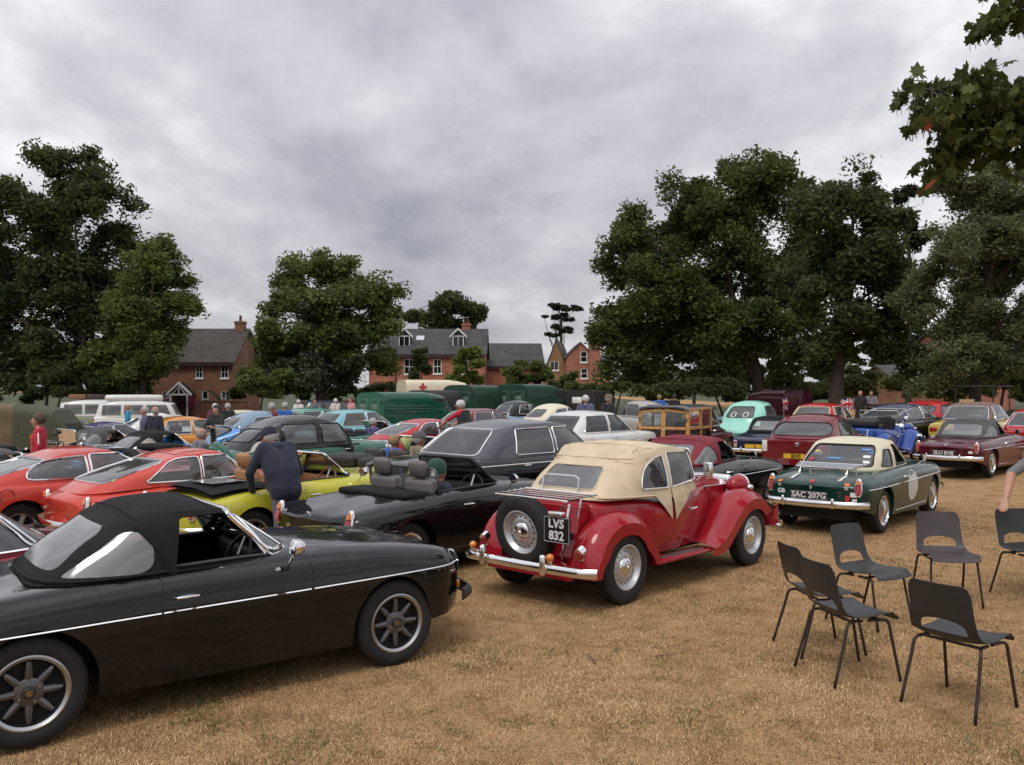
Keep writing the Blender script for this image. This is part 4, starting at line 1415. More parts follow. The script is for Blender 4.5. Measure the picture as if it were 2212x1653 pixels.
ST['round'] = dict(ax=(-1.09, 1.09), R=.305, rr=.18, tr=.62,
 b=dict(xr=-1.86, xf=1.80, zm=.62, tuck=.06, ef=.40, er=.42, bowf=.15, bowr=.16, kf=.35, kr=.32, kzf=.35, kzr=.40, crown=.03,
   top=[(-1.86, .72), (-1.5, .90), (-1.1, .98), (.55, .99), (1.2, .93), (1.8, .72)], sho=[(-1.86, .66), (-1.5, .76), (-1.0, .86), (.5, .90), (1.2, .78), (1.8, .66)],
   ws=[(-1.86, .50), (-1.1, .64), (.5, .66), (1.2, .58), (1.8, .48)], w=[(-1.86, .68), (-1.1, .77), (.5, .77), (1.2, .76), (1.8, .66)], bot=[(-1.86, .36), (-1.5, .27), (1.5, .27), (1.8, .34)]),
 g=dict(mid=-.25, belt=[(-1.4, .84), (-.9, .89), (.7, .93)], roof=[(-.98, 1.36), (-.5, 1.505), (-.05, 1.53), (.28, 1.44)], xf=[(0, .66), (1, .30)], xr=[(0, -1.38), (.5, -1.24), (1, -.98)], hw=[(0, .655), (.5, .615), (.85, .53), (1, .46)], nf=4.2, nr=3.4, crown=.085),
 side=[[(-.80, .98), (-.12, .98), (-.12, 1.37), (-.62, 1.35, .10)], [(-.05, .98), (.48, .99), (.24, 1.37), (-.05, 1.385)]],
 rear=[(-.40, 1.03), (.40, 1.03), (.33, 1.345), (-.33, 1.345)], front=[(-.50, 1.02), (.50, 1.02), (.41, 1.36), (-.41, 1.36)],
 doors=[[(-.10, .32), (.58, .32), (.62, .97), (-.08, .97)]], hand=[(-.0, .86)],
 boot=[(-1.28, -.46), (-1.28, .46), (-1.82, .40), (-1.82, -.40)], bonnet=None)
ST['beetle'] = dict(ax=(-1.2, 1.2), R=.32, rr=.20, tr=.65,
 b=dict(xr=-2.0, xf=2.0, zm=.58, tuck=.06, ef=.55, er=.6, bowf=.22, bowr=.22, kf=.40, kr=.40, kzf=.5, kzr=.5, crown=.05,
   top=[(-2.0, .66), (-1.6, .92), (-1.2, 1.04), (.6, 1.0), (1.3, .92), (2.0, .62)], sho=[(-2.0, .58), (-1.3, .74), (-.5, .86), (.6, .86), (1.3, .74), (2, .56)],
   ws=[(-2, .44), (-1.2, .60), (.5, .62), (1.3, .52), (2, .40)], w=[(-2, .66), (-1.2, .775), (.5, .74), (1.2, .77), (2, .64)], bot=[(-2, .34), (-1.6, .28), (1.6, .28), (2, .34)]),
 g=dict(mid=-.25, belt=[(-1.5, .86), (-.9, .89), (.7, .90)], roof=[(-.95, 1.34), (-.5, 1.485), (-.05, 1.50), (.28, 1.41)], xf=[(0, .62), (1, .30)], xr=[(0, -1.50), (.5, -1.30), (1, -.95)], hw=[(0, .62), (.5, .585), (.85, .51), (1, .45)], nf=3.8, nr=2.9, crown=.09),
 side=[[(-.86, .97), (-.16, .97), (-.16, 1.345), (-.66, 1.31, .12)], [(-.09, .97), (.46, .98), (.24, 1.34), (-.09, 1.355)]],
 rear=[(-.36, 1.05), (.36, 1.05), (.28, 1.31), (-.28, 1.31)], front=[(-.48, 1.0), (.48, 1.0), (.40, 1.34), (-.40, 1.34)],
 doors=[[(-.14, .32), (.55, .32), (.60, .94), (-.12, .94)]], hand=[(-.03, .82)], boot=None, bonnet=None)
ST['coupe'] = dict(ax=(-1.28, 1.28), R=.315, rr=.185, tr=.66,
 b=dict(xr=-2.05, xf=2.20, zm=.62, tuck=.05, ef=.14, er=.12, bowf=.08, bowr=.07, kf=.08, kr=.06, kzf=.20, kzr=.15,
   top=[(-2.05, .83), (-1.6, .87), (-1.0, .91), (.6, .93), (1.3, .91), (2.2, .78)], sho=[(-2.05, .80), (-1.3, .85), (-.3, .86), (.6, .87), (1.3, .86), (2.2, .76)],
   ws=[(-2.05, .68), (-1.0, .74), (.6, .74), (2.2, .66)], w=[(-2.05, .78), (-1.0, .825), (.6, .825), (2.2, .76)], bot=[(-2.05, .36), (-1.7, .26), (1.8, .24), (2.2, .32)]),
 g=dict(mid=-.3, belt=[(-1.95, .82), (-.9, .855), (.9, .875)], roof=[(-.98, 1.17), (-.55, 1.275), (-.1, 1.29), (.14, 1.235)], xf=[(0, .74), (1, .12)], xr=[(0, -1.92), (.4, -1.62), (1, -.98)], hw=[(0, .735), (.5, .675), (.85, .60), (1, .55)], nf=5, nr=5, crown=.06, taper=.04),
 side=[[(-1.22, .915, .12), (-.42, .885), (-.42, 1.185), (-.80, 1.155, .14), (-1.10, 1.06, .14)], [(-.37, .885), (.50, .905), (.13, 1.155), (.03, 1.195), (-.37, 1.20)]],
 rear=[(-.56, .92), (.56, .92), (.47, 1.145), (-.47, 1.145)], front=[(-.62, .92), (.62, .92), (.49, 1.19), (-.49, 1.19)],
 doors=[[(-.40, .30), (.66, .30), (.72, .92), (-.42, .92)]], hand=[(-.28, .76)],
 boot=[(-1.72, -.55), (-1.72, .55), (-2.08, .52), (-2.08, -.52)], bonnet=[(.80, -.60), (2.15, -.52), (2.15, .52), (.80, .60)])
ST['gt'] = dict(ax=(-1.155, 1.155), R=.302, rr=.187, tr=.635,
 b=dict(xr=-1.93, xf=1.90, zm=.60, tuck=.045, ef=.22, er=.16, bowf=.17, bowr=.10, kf=.18, kr=.14, kzf=.30, kzr=.22,
   top=[(-1.93, .76), (-1.6, .83), (-1.0, .86), (-.6, .865), (.35, .905), (.6, .900), (1.2, .850), (1.7, .765), (1.9, .70)],
   sho=[(-1.93, .70), (-1.75, .75), (-1.2, .805), (-.5, .838), (.3, .848), (1.0, .835), (1.5, .80), (1.75, .755), (1.9, .69)],
   ws=[(-1.93, .54), (-1.6, .585), (-1.0, .615), (-.3, .64), (.5, .64), (1.2, .615), (1.7, .585), (1.9, .52)],
   w=[(-1.93, .66), (-1.7, .715), (-1.2, .750), (-.6, .755), (.6, .76), (1.2, .755), (1.6, .735), (1.9, .66)],
   bot=[(-1.93, .36), (-1.6, .29), (-1.5, .26), (-.75, .205), (.75, .205), (1.5, .28), (1.9, .30)]),
 g=dict(mid=-.3, belt=[(-1.8, .79), (-1.2, .82), (-.5, .84), (.5, .862)], roof=[(-.84, 1.17), (-.45, 1.245), (-.1, 1.255), (.10, 1.21)], xf=[(0, .50), (1, .085)], xr=[(0, -1.80), (.35, -1.55), (1, -.84)], hw=[(0, .63), (.5, .59), (.85, .535), (1, .49)], nf=4.6, nr=4.6, crown=.05, taper=.03),
 side=[[(-1.12, .885, .05), (-.40, .872), (-.40, 1.165), (-.66, 1.155, .08), (-.80, 1.10)], [(-.36, .872), (.33, .885), (.10, 1.11), (.02, 1.17), (-.36, 1.175)]],
 rear=[(-.47, .895), (.47, .895), (.42, 1.13), (-.42, 1.13)], front=[(-.555, .895), (.555, .895), (.455, 1.165), (-.455, 1.165)],
 doors=[[(-.50, .30), (.36, .27), (.47, .42), (.50, .80), (.49, .90), (-.44, .90)]], hand=[(-.32, .715)],
 boot=None, bonnet=[(.48, -.50), (1.62, -.46), (1.62, .46), (.48, .50)])
ST['hatch'] = dict(ax=(-1.26, 1.26), R=.31, rr=.205, tr=.72,
 b=dict(xr=-1.86, xf=2.05, zm=.66, tuck=.04, ef=.30, er=.16, bowf=.2, bowr=.12, kf=.2, kr=.08, kzf=.3, kzr=.15,
   top=[(-1.86, .93), (-1.4, .96), (.9, .97), (1.5, .88), (2.05, .68)], sho=[(-1.86, .88), (-1.0, .93), (.8, .92), (1.5, .82), (2.05, .64)],
   ws=[(-1.86, .72), (-1, .78), (.9, .78), (2.05, .62)], w=[(-1.86, .80), (-1, .85), (.9, .85), (2.05, .74)], bot=[(-1.86, .32), (-1.6, .26), (1.6, .24), (2.05, .26)]),
 g=dict(mid=-.4, belt=[(-1.8, .92), (1.0, .94)], roof=[(-1.25, 1.30), (-.8, 1.405), (-.2, 1.42), (.16, 1.35)], xf=[(0, 1.0), (1, .12)], xr=[(0, -1.84), (.5, -1.62), (1, -1.25)], hw=[(0, .785), (.5, .70), (.85, .60), (1, .55)], nf=4.5, nr=3.4, crown=.06),
 side=[[(-1.18, .985), (-.30, .965), (-.30, 1.30), (-.92, 1.25)], [(-.24, .965), (.70, .965), (.18, 1.27), (-.24, 1.305)]],
 rear=[(-.60, .98, .12), (.60, .98, .12), (.60, 1.12, .1), (.50, 1.245, .08), (-.50, 1.245, .08), (-.60, 1.12, .1)], front=[(-.66, .99), (.66, .99), (.53, 1.30), (-.53, 1.30)],
 doors=[[(-.90, .32), (-.26, .30), (-.26, .98), (-1.15, .98)], [(-.26, .30), (.80, .30), (.84, .97), (-.26, .98)]], hand=[(-1.0, .84), (-.14, .84)], boot=None, bonnet=None)
ST['suv'] = dict(ax=(-1.4, 1.4), R=.36, rr=.23, tr=.78,
 b=dict(xr=-2.2, xf=2.25, zm=.75, tuck=.04, ef=.2, er=.14, bowf=.15, bowr=.10, kf=.12, kr=.06, kzf=.2, kzr=.12,
   top=[(-2.2, 1.05), (1.0, 1.08), (1.7, 1.0), (2.25, .86)], sho=[(-2.2, 1.0), (1.0, 1.02), (1.7, .93), (2.25, .82)], ws=[(-2.2, .8), (1, .84), (2.25, .72)], w=[(-2.2, .88), (1, .92), (2.25, .82)], bot=[(-2.2, .4), (-1.9, .3), (1.9, .3), (2.25, .34)]),
 g=dict(mid=-.4, belt=[(-2.1, 1.0), (1.1, 1.04)], roof=[(-1.75, 1.62), (-.9, 1.68), (0, 1.66), (.3, 1.58)], xf=[(0, 1.15), (1, .25)], xr=[(0, -2.15), (1, -1.78)], hw=[(0, .83), (.5, .78), (.85, .70), (1, .66)], nf=6, nr=6, crown=.05),
 side=[[(-1.9, 1.08), (-1.0, 1.07), (-1.0, 1.55), (-1.72, 1.52)], [(-.94, 1.07), (-.12, 1.07), (-.12, 1.56), (-.94, 1.55)], [(-.06, 1.07), (.86, 1.07), (.28, 1.50), (-.06, 1.56)]],
 rear=[(-.70, 1.09), (.70, 1.09), (.60, 1.54), (-.60, 1.54)], front=[(-.72, 1.1), (.72, 1.1), (.6, 1.52), (-.6, 1.52)], doors=[], hand=[], boot=None, bonnet=None)
def scalep(P, k): return [(p[0] * k[0], p[1] * k[1]) + tuple(p[2:]) for p in P]
def saloon(label, pos, yaw, pm, style, roofm=None, name='saloon_car', cat='car', wheels='hubcap', sc=(1, 1, 1), near=True, glass=None, trimm=CHROME,
   plate_txt=None, pcol=None, tails='box', bump='chrome', seatm=None, strip=None, tr=.010, front_face=True, tint=None, sun=None, group='classic cars parked on the dry field', tc=None):
 d = ST[style]; kx, ky, kz = sc
 c = Car(name, label, cat, pos, yaw, group)
 c.e.location.z = gz(*pos)
 b = dict(d['b'])
 for k in ('top', 'sho', 'bot'): b[k] = scalep(b[k], (kx, kz))
 for k in ('w', 'ws'): b[k] = scalep(b[k], (kx, ky))
 for k in ('xr', 'xf', 'ef', 'er'): b[k] = b[k] * kx
 b['zm'] *= kz
 ra, fa = d['ax'][0] * kx, d['ax'][1] * kx; R = d['R']
 b['arches'] = [(ra, R, R + .045), (fa, R, R + .045)]
 c.shell(b, 52 if near else 30)
 dl = {}
 if near:
  for sd in (-1, 1):
   for i, p in enumerate(d['doors']): dl[sd, i] = c.cut('door', 'y', sd, rpoly(scalep(p, (kx, kz)), .05), pm, .004)
  if d.get('boot'): c.cut('boot_lid', 'z', 1, rpoly(scalep(d['boot'], (kx, ky)), .08), pm, .004)
  if d.get('bonnet'): c.cut('bonnet', 'z', 1, rpoly(scalep(d['bonnet'], (kx, ky)), .08), pm, .004)
 g = dict(d['g']); g['belt'] = scalep(g['belt'], (kx, kz)); g['roof'] = scalep(g['roof'], (kx, kz))
 g['xf'] = scalep(g['xf'], (1, kx)); g['xr'] = scalep(g['xr'], (1, kx)); g['hw'] = scalep(g['hw'], (1, ky)); g['mid'] *= kx; g['crown'] *= kz
 x0, x1 = g['xr'][0][1], g['xf'][0][1]; hw = g['hw'][0][1]
 c.cut('x', 'z', 1, rpoly([(x0 + .28 * kx, -hw + .08), (x1 - .16, -hw + .08), (x1 - .16, hw - .08), (x0 + .28 * kx, hw - .08)], .12), pm, delete=True)
 c.finish(pm)
 gb = greenhouse(g, 56 if near else 40, 9 if near else 6, 6); gv = BVHTree.FromBMesh(gb)
 gl = glass or GLASS
 items = [('rear_window', 'x', -1, rpoly(scalep(d['rear'], (ky, kz)), .07)), ('windscreen', 'x', 1, rpoly(scalep(d['front'], (ky, kz)), .05))]
 for sd in (-1, 1):
  for p in d['side']: items.append(('side_window', 'y', sd, rpoly(scalep(p, (kx, kz)), .04)))
 windows(c, g, gb, gv, items, gl, trimm, tr)
 thicken(gb, .015)
 bmobj('roof', gb, roofm or pm, c.e, True, 60)
 if sun:
  P = project(gv, 'z', 1, rpoly(sun[0], .05), .004, .05, True)
  bb = MB(); n = len(P); cx = sum((p for p in P), Vector()) / n + Vector((0, 0, .012))
  bb.add([p for p in P] + [cx], [(i, (i + 1) % n, n) for i in range(n)]); bb.build('sunroof', sun[1], c.e)
 # inside
 bb = MB()
 zb = .30; xa, xb = x0 + .25 * kx, x1 - .1; yy = hw - .06; zt = g['belt'][0][1] - .02
 bb.add([(xa, -yy, zb), (xb, -yy, zb), (xb, yy, zb), (xa, yy, zb), (xa, -yy, zt), (xb, -yy, zt), (xb, yy, zt), (xa, yy, zt)], [(0, 1, 2, 3), (0, 4, 5, 1), (3, 2, 6, 7), (0, 3, 7, 4), (1, 5, 6, 2)])
 bb.box(b['xr'] + .25, b['xf'] - .25, -.48 * ky, .48 * ky, R * .62, R * .62 + .1)
 bb.box(xb, b['xf'] - .3 * kx, -.5 * ky, .5 * ky, R * .62 + .1, .6 * kz); bb.box(b['xr'] + .3 * kx, xa, -.5 * ky, .5 * ky, R * .62 + .1, .58 * kz)
 bb.build('underbody', UNDER, c.e, False)
 zs = .34 * kz
 for y in (-.34 * ky, .34 * ky):
  bb = MB(); seat(bb, x1 - 1.05 * kx, y, zs, .5, .56 * kz, head=(style in ('hatch', 'suv', 'coupe', 'saloon'))); bb.build('seat', seatm or SEATB, c.e)
 if style not in ('gt',):
  bb = MB()
  xs_ = x0 + (.85 if style not in ('coupe',) else 1.05) * kx
  bb.rbox(xs_ - .2, xs_ + .25, -.58 * ky, .58 * ky, zs, zs + .17, .06); T = Matrix.Translation((xs_ - .22, 0, zs + .1)) @ Matrix.Rotation(-.3, 4, 'Y'); bb.rbox(-.06, .06, -.58 * ky, .58 * ky, 0, .5 * kz, .05, M=T); bb.build('rear_seat', seatm or SEATB, c.e)
 bb = MB(); bb.rbox(x1 - .40 * kx, x1 - .14 * kx, -hw + .1, hw - .1, .62 * kz, g['belt'][-1][1] + .02, .05); bb.build('dashboard', VINYL, c.e)
 if near: steering(c.e, x1 - .55 * kx, -.34 * ky, .84 * kz, .19, .4)
 for (sd, i), o in dl.items():
  hx, hz = d['hand'][i]; handle(c, hx * kx, hz * kz, sd, o)
 W2 = b['w'][0][1]; zr = b['sho'][0][1]; xr = b['xr']
 if tails == 'box':
  for sd in (-1, 1): lamp_box(c, 'x', -1, sd * (W2 - .16), zr - .16 * kz, .20, .11, LENSR)
 elif tails == 'mgb':
  for sd in (-1, 1): tail_mgb(c, sd * .60)
 elif tails == 'round':
  for sd in (-1, 1): lamp_round(c, 'x', -1, sd * (W2 - .16), zr - .12 * kz, .045, LENSR)
 elif tails == 'tall':
  for sd in (-1, 1): lamp_box(c, 'x', -1, sd * (W2 - .10), zr - .13 * kz, .11, .24, LENSR if tc is None else tc)
 if bump:
  m = CHROME if bump == 'chrome' else (pm if bump == 'body' else BLACKP)
  if bump != 'body':
   c.bumper('rear_bumper', xr - .09, .43 * kz, W2 + .03, .08, .12, m, .05); c.bumper('front_bumper', b['xf'] + .08, .43 * kz, b['w'][-1][1] + .04, .08, .12, m, .05)
 if front_face:
  for sd in (-1, 1): lamp_round(c, 'x', 1, sd * (b['w'][-1][1] - .18), b['sho'][-1][1] - .16 * kz, .085, LENSW, 'headlight', 0)
 if plate_txt: plate(c.e, xr - .07, 0, .56 * kz, plate_txt, bgm=pcol, fg=LETW if pcol is None else PLATEB)
 if strip:
  for sd in (-1, 1): c.trim('chrome_strip', 'y', sd, [(xr + .2, strip), (b['xf'] - .2, strip)], .008, CHROME, off=.003)
 for x in (ra, fa):
  for sd in (-1, 1): wheel(c.e, x, sd * d['tr'] * ky, R, R, .17, d['rr'], wheels, sd, 32 if near else 20)
 c.g, c.gv = g, gv
 return c
ST['camper'] = dict(ax=(-1.2, 1.2), R=.33, rr=.20, tr=.70,
 b=dict(xr=-2.15, xf=2.2, zm=.75, tuck=.04, ef=.25, er=.25, bowf=.14, bowr=.10, kf=.12, kr=.12, kzf=.1, kzr=.1,
   top=[(-2.15, 1.12), (2.2, 1.10)], sho=[(-2.15, 1.08), (2.2, 1.06)], ws=[(-2.15, .78), (2.2, .76)], w=[(-2.15, .84), (0, .87), (2.2, .82)], bot=[(-2.15, .38), (-1.8, .32), (1.8, .32), (2.2, .36)]),
 g=dict(mid=0, belt=[(-2.2, 1.05), (2.2, 1.03)], roof=[(-1.85, 1.88), (-.9, 1.95), (.9, 1.95), (1.72, 1.86)], xf=[(0, 2.13), (1, 1.74)], xr=[(0, -2.10), (1, -1.88)], hw=[(0, .835), (.5, .80), (.85, .74), (1, .69)], nf=5, nr=5, crown=.10),
 side=[[(-1.72, 1.16), (-.78, 1.16), (-.78, 1.68), (-1.66, 1.68)], [(-.64, 1.16), (.28, 1.16), (.28, 1.68), (-.64, 1.68)], [(.42, 1.16), (1.62, 1.16), (1.38, 1.68), (.42, 1.68)]],
 rear=[(-.58, 1.22), (.58, 1.22), (.53, 1.66), (-.53, 1.66)], front=[(-.70, 1.16), (.70, 1.16), (.62, 1.70), (-.62, 1.70)], doors=[], hand=[], boot=None, bonnet=None)
CARG = 'classic cars parked on the dry field'
def vintage_saloon(label, pos, yaw, pm, upm):
 c = Car('vintage_saloon', label, 'vintage car', pos, yaw); e = c.e; e.location.z = gz(*pos)
 R = .34
 sp = dict(xr=-1.95, xf=.85, zm=.72, tuck=.04, ef=.05, er=.5, bowf=0, bowr=.16, kf=.02, kr=.25, kzf=.02, kzr=.30, crown=.01,
    top=[(-1.95, .80), (-1.6, .95), (-1.2, 1.02), (.85, 1.03)], sho=[(-1.95, .74), (-1.6, .88), (-1.1, .97), (.85, .99)],
    ws=[(-1.95, .44), (-1.2, .60), (-.2, .64), (.85, .44)], w=[(-1.95, .52), (-1.2, .68), (-.2, .72), (.85, .50)], bot=[(-1.95, .44), (-1.2, .36), (.85, .36)], arches=[(-1.38, R, .40)])
 c.shell(sp, 50); dl = []
 for sd in (-1, 1):
  for p in ([(-.98, .42), (-.20, .40), (-.20, 1.02), (-1.06, 1.02)], [(-.20, .40), (.58, .40), (.62, 1.02), (-.20, 1.02)]): dl.append((sd, c.cut('door', 'y', sd, rpoly(p, .05), pm, .004)))
 c.cut('x', 'z', 1, rpoly([(-1.1, -.55), (.55, -.52), (.55, .52), (-1.1, .55)], .1), pm, delete=True)
 c.finish(pm)
 g = dict(mid=-.4, belt=[(-1.62, .92), (-1.1, .965), (.8, .985)], roof=[(-1.22, 1.36), (-.7, 1.525), (-.1, 1.56), (.42, 1.47)], xf=[(0, .74), (1, .44)], xr=[(0, -1.60), (.5, -1.46), (1, -1.22)], hw=[(0, .665), (.5, .635), (.85, .56), (1, .49)], nf=4.5, nr=3.4, crown=.09)
 gb = greenhouse(g); gv = BVHTree.FromBMesh(gb)
 it = [('rear_window', 'x', -1, rpoly([(-.36, 1.09), (.36, 1.09), (.30, 1.31, .12), (-.30, 1.31, .12)], .08)), ('windscreen', 'x', 1, rpoly([(-.52, 1.04), (.52, 1.04), (.44, 1.38), (-.44, 1.38)], .05))]
 for sd in (-1, 1):
  it += [('side_window', 'y', sd, rpoly(p, .06)) for p in ([(-1.22, 1.05), (-1.0, 1.05), (-1.0, 1.37, .02), (-1.14, 1.33, .12)], [(-.92, 1.05), (-.24, 1.05), (-.24, 1.40), (-.90, 1.395)], [(-.14, 1.05), (.54, 1.06), (.40, 1.38, .08), (-.14, 1.40)])]
 windows(c, g, gb, gv, it, GLASST, upm, .012)
 thicken(gb, .015); bmobj('roof', gb, upm, e, True, 60)
 for sd in (-1, 1):
  c.trim('waist_moulding', 'y', sd, [(-1.55, .915), (-1.1, .955), (.84, .975)], .018, upm, off=.004)
  wing([(1.92, .36), (1.86, .58), (1.66, .78), (1.40, .84), (1.12, .80), (.86, .66), (.62, .48), (.46, .36), (.38, .34)], sd * .32, sd * .80, .07, .06).build('front_wing', pm, e)
  wing([(-1.96, .32), (-1.95, .52), (-1.84, .72), (-1.62, .84), (-1.38, .86), (-1.14, .80), (-.98, .66), (-.90, .48), (-.88, .34)], sd * .46, sd * .80, .07, .06).build('rear_wing', pm, e)
  b = MB(); b.rbox(-.92, .42, min(sd * .6, sd * .79), max(sd * .6, sd * .79), .30, .35, .02, 2); b.build('running_board', BLACKP, e)
  b = MB(); b.lathe([(0, -.15), (.08, -.12), (.115, 0), (.12, .05)], 18, 'x', Matrix.Translation((1.62, sd * .47, .86)), cap=False); o = b.build('headlight', CHROME, e)
  lamp_box(c, 'x', -1, sd * .60, .66, .05, .09, LENSR)
 rows = []
 for x, w, zt in ((.84, .47, 1.035), (1.2, .38, 1.01), (1.6, .29, .985), (1.82, .25, .965)):
  rows.append([(x, y * w, z) for y, z in ((-1, .48), (-1, zt - .15), (-.93, zt - .08), (-.65, zt - .03), (0, zt), (.65, zt - .03), (.93, zt - .08), (1, zt - .15), (1, .48))])
 b = MB(); b.grid(rows); bon = b.build('bonnet', pm, e, True, 60)
 b = MB(); b.tube([(.84, 0, 1.037), (1.83, 0, .967)], .008, 5); b.build('bonnet_hinge', CHROME, bon)
 b = MB(); b.rbox(1.80, 1.92, -.28, .28, .46, .98, .06); b.build('radiator', CHROME, e)
 # round cover over the spare wheel on the tail
 M = Matrix.Translation((-1.80, 0, .72)) @ Matrix.Rotation(-.32, 4, 'Y')
 b = MB(); b.lathe([(.36, .06), (.355, -.05), (.33, -.085), (.31, -.09), (.30, -.10), (.285, -.105), (.20, -.115), (0, -.12)], 36, 'x', M, cap=False)
 b.lathe([(.40, .06), (.40, -.02), (.36, -.045)], 36, 'x', M, cap=False); sc = b.build('spare_wheel_cover', pm, e)
 b = MB(); b.tube([M @ Vector((-.13, .02, -.20)), M @ Vector((-.13, -.02, -.26))], .02, 6); b.build('cover_handle', CHROME, sc)
 b = MB(); b.box(-1.85, 1.75, -.42, .42, .26, .38); b.box(.7, 1.75, -.2, .2, .38, .8); b.add([(-1.3, -.62, .4), (.6, -.62, .4), (.6, .62, .4), (-1.3, .62, .4), (-1.3, -.62, .95), (.6, -.6, .95), (.6, .6, .95), (-1.3, .62, .95)], [(0, 1, 2, 3), (0, 4, 5, 1), (3, 2, 6, 7), (0, 3, 7, 4), (1, 5, 6, 2)]); b.build('underbody', UNDER, e, False)
 for y in (-.3, .3):
  b = MB(); seat(b, .0, y, .46, .5, .5, head=False); b.build('seat', SEATB, e)
 b = MB(); b.rbox(-.95, -.85, -.55, .55, .5, 1.06, .05); b.build('rear_seat', SEATB, e)
 steering(e, .38, -.3, 1.0, .2, .35)
 for sd, o in dl:
  pass
 for sd in (-1, 1):
  for k, x in ((0, -.32), (1, .46)): handle(c, x, .90, sd, [o for s_, o in dl if s_ == sd][k])
 c.bumper('rear_bumper', -2.08, .40, .74, .06, .08); c.bumper('front_bumper', 2.05, .40, .74, .06, .08)
 for x in (-1.38, 1.40):
  for sd in (-1, 1): wheel(e, x, sd * .66, R, R, .15, .21, 'hubcap', sd, 30)
 return c
def woody(label, pos, yaw, pm, wood, roofm):
 """small estate with an ash frame behind the front doors"""
 c = Car('estate_car', label, 'estate car', pos, yaw); e = c.e; e.location.z = gz(*pos)
 R = .305
 sp = dict(xr=-.45, xf=1.88, zm=.62, tuck=.05, ef=.42, er=.02, bowf=.16, bowr=0, kf=.35, kr=0, kzf=.35, kzr=0, crown=.03,
    top=[(-.45, .98), (.55, .99), (1.2, .93), (1.88, .74)], sho=[(-.45, .90), (.5, .91), (1.0, .82), (1.3, .80), (1.88, .66)],
    ws=[(-.45, .66), (.5, .66), (1.0, .60), (1.3, .56), (1.88, .46)], w=[(-.45, .76), (.5, .76), (1.2, .77), (1.88, .66)], bot=[(-.45, .27), (1.5, .27), (1.88, .34)], arches=[(1.09, R, .36)])
 c.shell(sp, 44)
 for sd in (-1, 1): d = c.cut('door', 'y', sd, rpoly([(-.18, .32), (.56, .32), (.62, .96), (-.18, .96)], .05), pm, .004); handle(c, -.08, .86, sd, d)
 c.cut('x', 'z', 1, rpoly([(-.44, -.55), (.5, -.55), (.5, .55), (-.44, .55)], .05), pm, delete=True)
 c.finish(pm)
 g = dict(mid=.1, belt=[(-.5, .91), (.7, .93)], roof=[(-.45, 1.52), (0, 1.53), (.30, 1.45)], xf=[(0, .68), (1, .32)], xr=[(0, -.30), (1, -.30)], hw=[(0, .675), (.5, .65), (.85, .60), (1, .56)], nf=4.2, nr=14, crown=.06)
 gb = greenhouse(g); gv = BVHTree.FromBMesh(gb)
 it = [('windscreen', 'x', 1, rpoly([(-.52, 1.02), (.52, 1.02), (.43, 1.37), (-.43, 1.37)], .05)), ('x', 'x', -1, [(-.6, .95), (.6, .95), (.54, 1.42), (-.54, 1.42)], dict(open=True, trim=None))]
 for sd in (-1, 1): it.append(('side_window', 'y', sd, rpoly([(-.20, .98), (.48, .99), (.26, 1.37), (-.20, 1.39)], .04)))
 windows(c, g, gb, gv, it, GLASS, CHROME, .009)
 bmobj('cab', gb, pm, e, True, 60)
 # pressed metal roof with soft edges
 rows = []
 for x in np.linspace(-1.90, .34, 12):
  k = 1 - .05 * max(0, (x + .2) / .5) ** 2 if x > -.2 else 1; dz = -.10 * max(0, (x - .05) / .3) ** 2
  rows.append([(x, .70 * k * math.copysign(abs(math.sin(a)) ** .55, math.sin(a)), 1.455 + dz + .10 * max(0, math.cos(a)) ** .9) for a in np.linspace(-PI / 2, PI / 2, 17)])
 rows.insert(0, [(-1.93, p[1] * .97, p[2] - .03) for p in rows[0]])
 b = MB(); b.grid(rows); b.grid([[(q[0], q[1] * .98, q[2] - .03) for q in r] for r in rows]); b.build('roof', roofm, e, True, 60)
 # ash frame
 Y, zb, zt, zw = .685, .42, 1.47, .97
 def bar(p, q, w, t, axis):
  b = MB(); p, q = Vector(p), Vector(q); d = (q - p).normalized()
  o = Vector((0, 1, 0)) if axis == 'y' else Vector((1, 0, 0)); s_ = d.cross(o).normalized() * w / 2; o = o * t / 2
  vs = [p + s_ + o, p - s_ + o, p - s_ - o, p + s_ - o, q + s_ + o, q - s_ + o, q - s_ - o, q + s_ - o]
  b.add(vs, [(0, 1, 2, 3), (7, 6, 5, 4), (0, 4, 5, 1), (1, 5, 6, 2), (2, 6, 7, 3), (3, 7, 4, 0)])
  o_ = b.build('wood_frame', wood, e, False)
  bv = o_.modifiers.new('bevel', 'BEVEL'); bv.width = .006; bv.segments = 1
  return o_
 for sd in (-1, 1):
  y = sd * Y
  for x0, x1, w in ((-1.86, -1.80, .07), (-1.03, -1.03, .06), (-.34, -.34, .08)): bar((x0 - (.0), y, zb), (x1, y, zt), w, .05, 'y')
  bar((-1.86, y, zw), (-.34, y, zw), .07, .052, 'y'); bar((-1.86, y, zt - .02), (-.34, y, zt), .06, .052, 'y'); bar((-1.88, y, zb + .02), (-.34, y, zb + .02), .06, .052, 'y')
  b = MB(); b.box(-1.82, -.36, y - sd * .016 - .004, y - sd * .016 + .004, zb, zw); b.build('side_panel', pm, e, False)
  for x0, x1 in ((-1.80, -1.06), (-1.0, -.37)):
   b = MB(); b.add([(x0, y - sd * .008, zw), (x1, y - sd * .008, zw), (x1, y - sd * .008, zt), (x0, y - sd * .008, zt)], [(0, 1, 2, 3)]); b.build('side_window', GLASST, e, False)
  # rear arch wing
  wing([(-1.62, .30), (-1.60, .46), (-1.46, .62), (-1.22, .68), (-.98, .64), (-.82, .50), (-.76, .32)], sd * .60, sd * .79, .05, .04).build('rear_wing', pm, e)
  # rear doors: frame, pane, lower panel
  x = -1.885
  y0, y1 = sd * .03, sd * .655
  dz = -.012
  fr = []
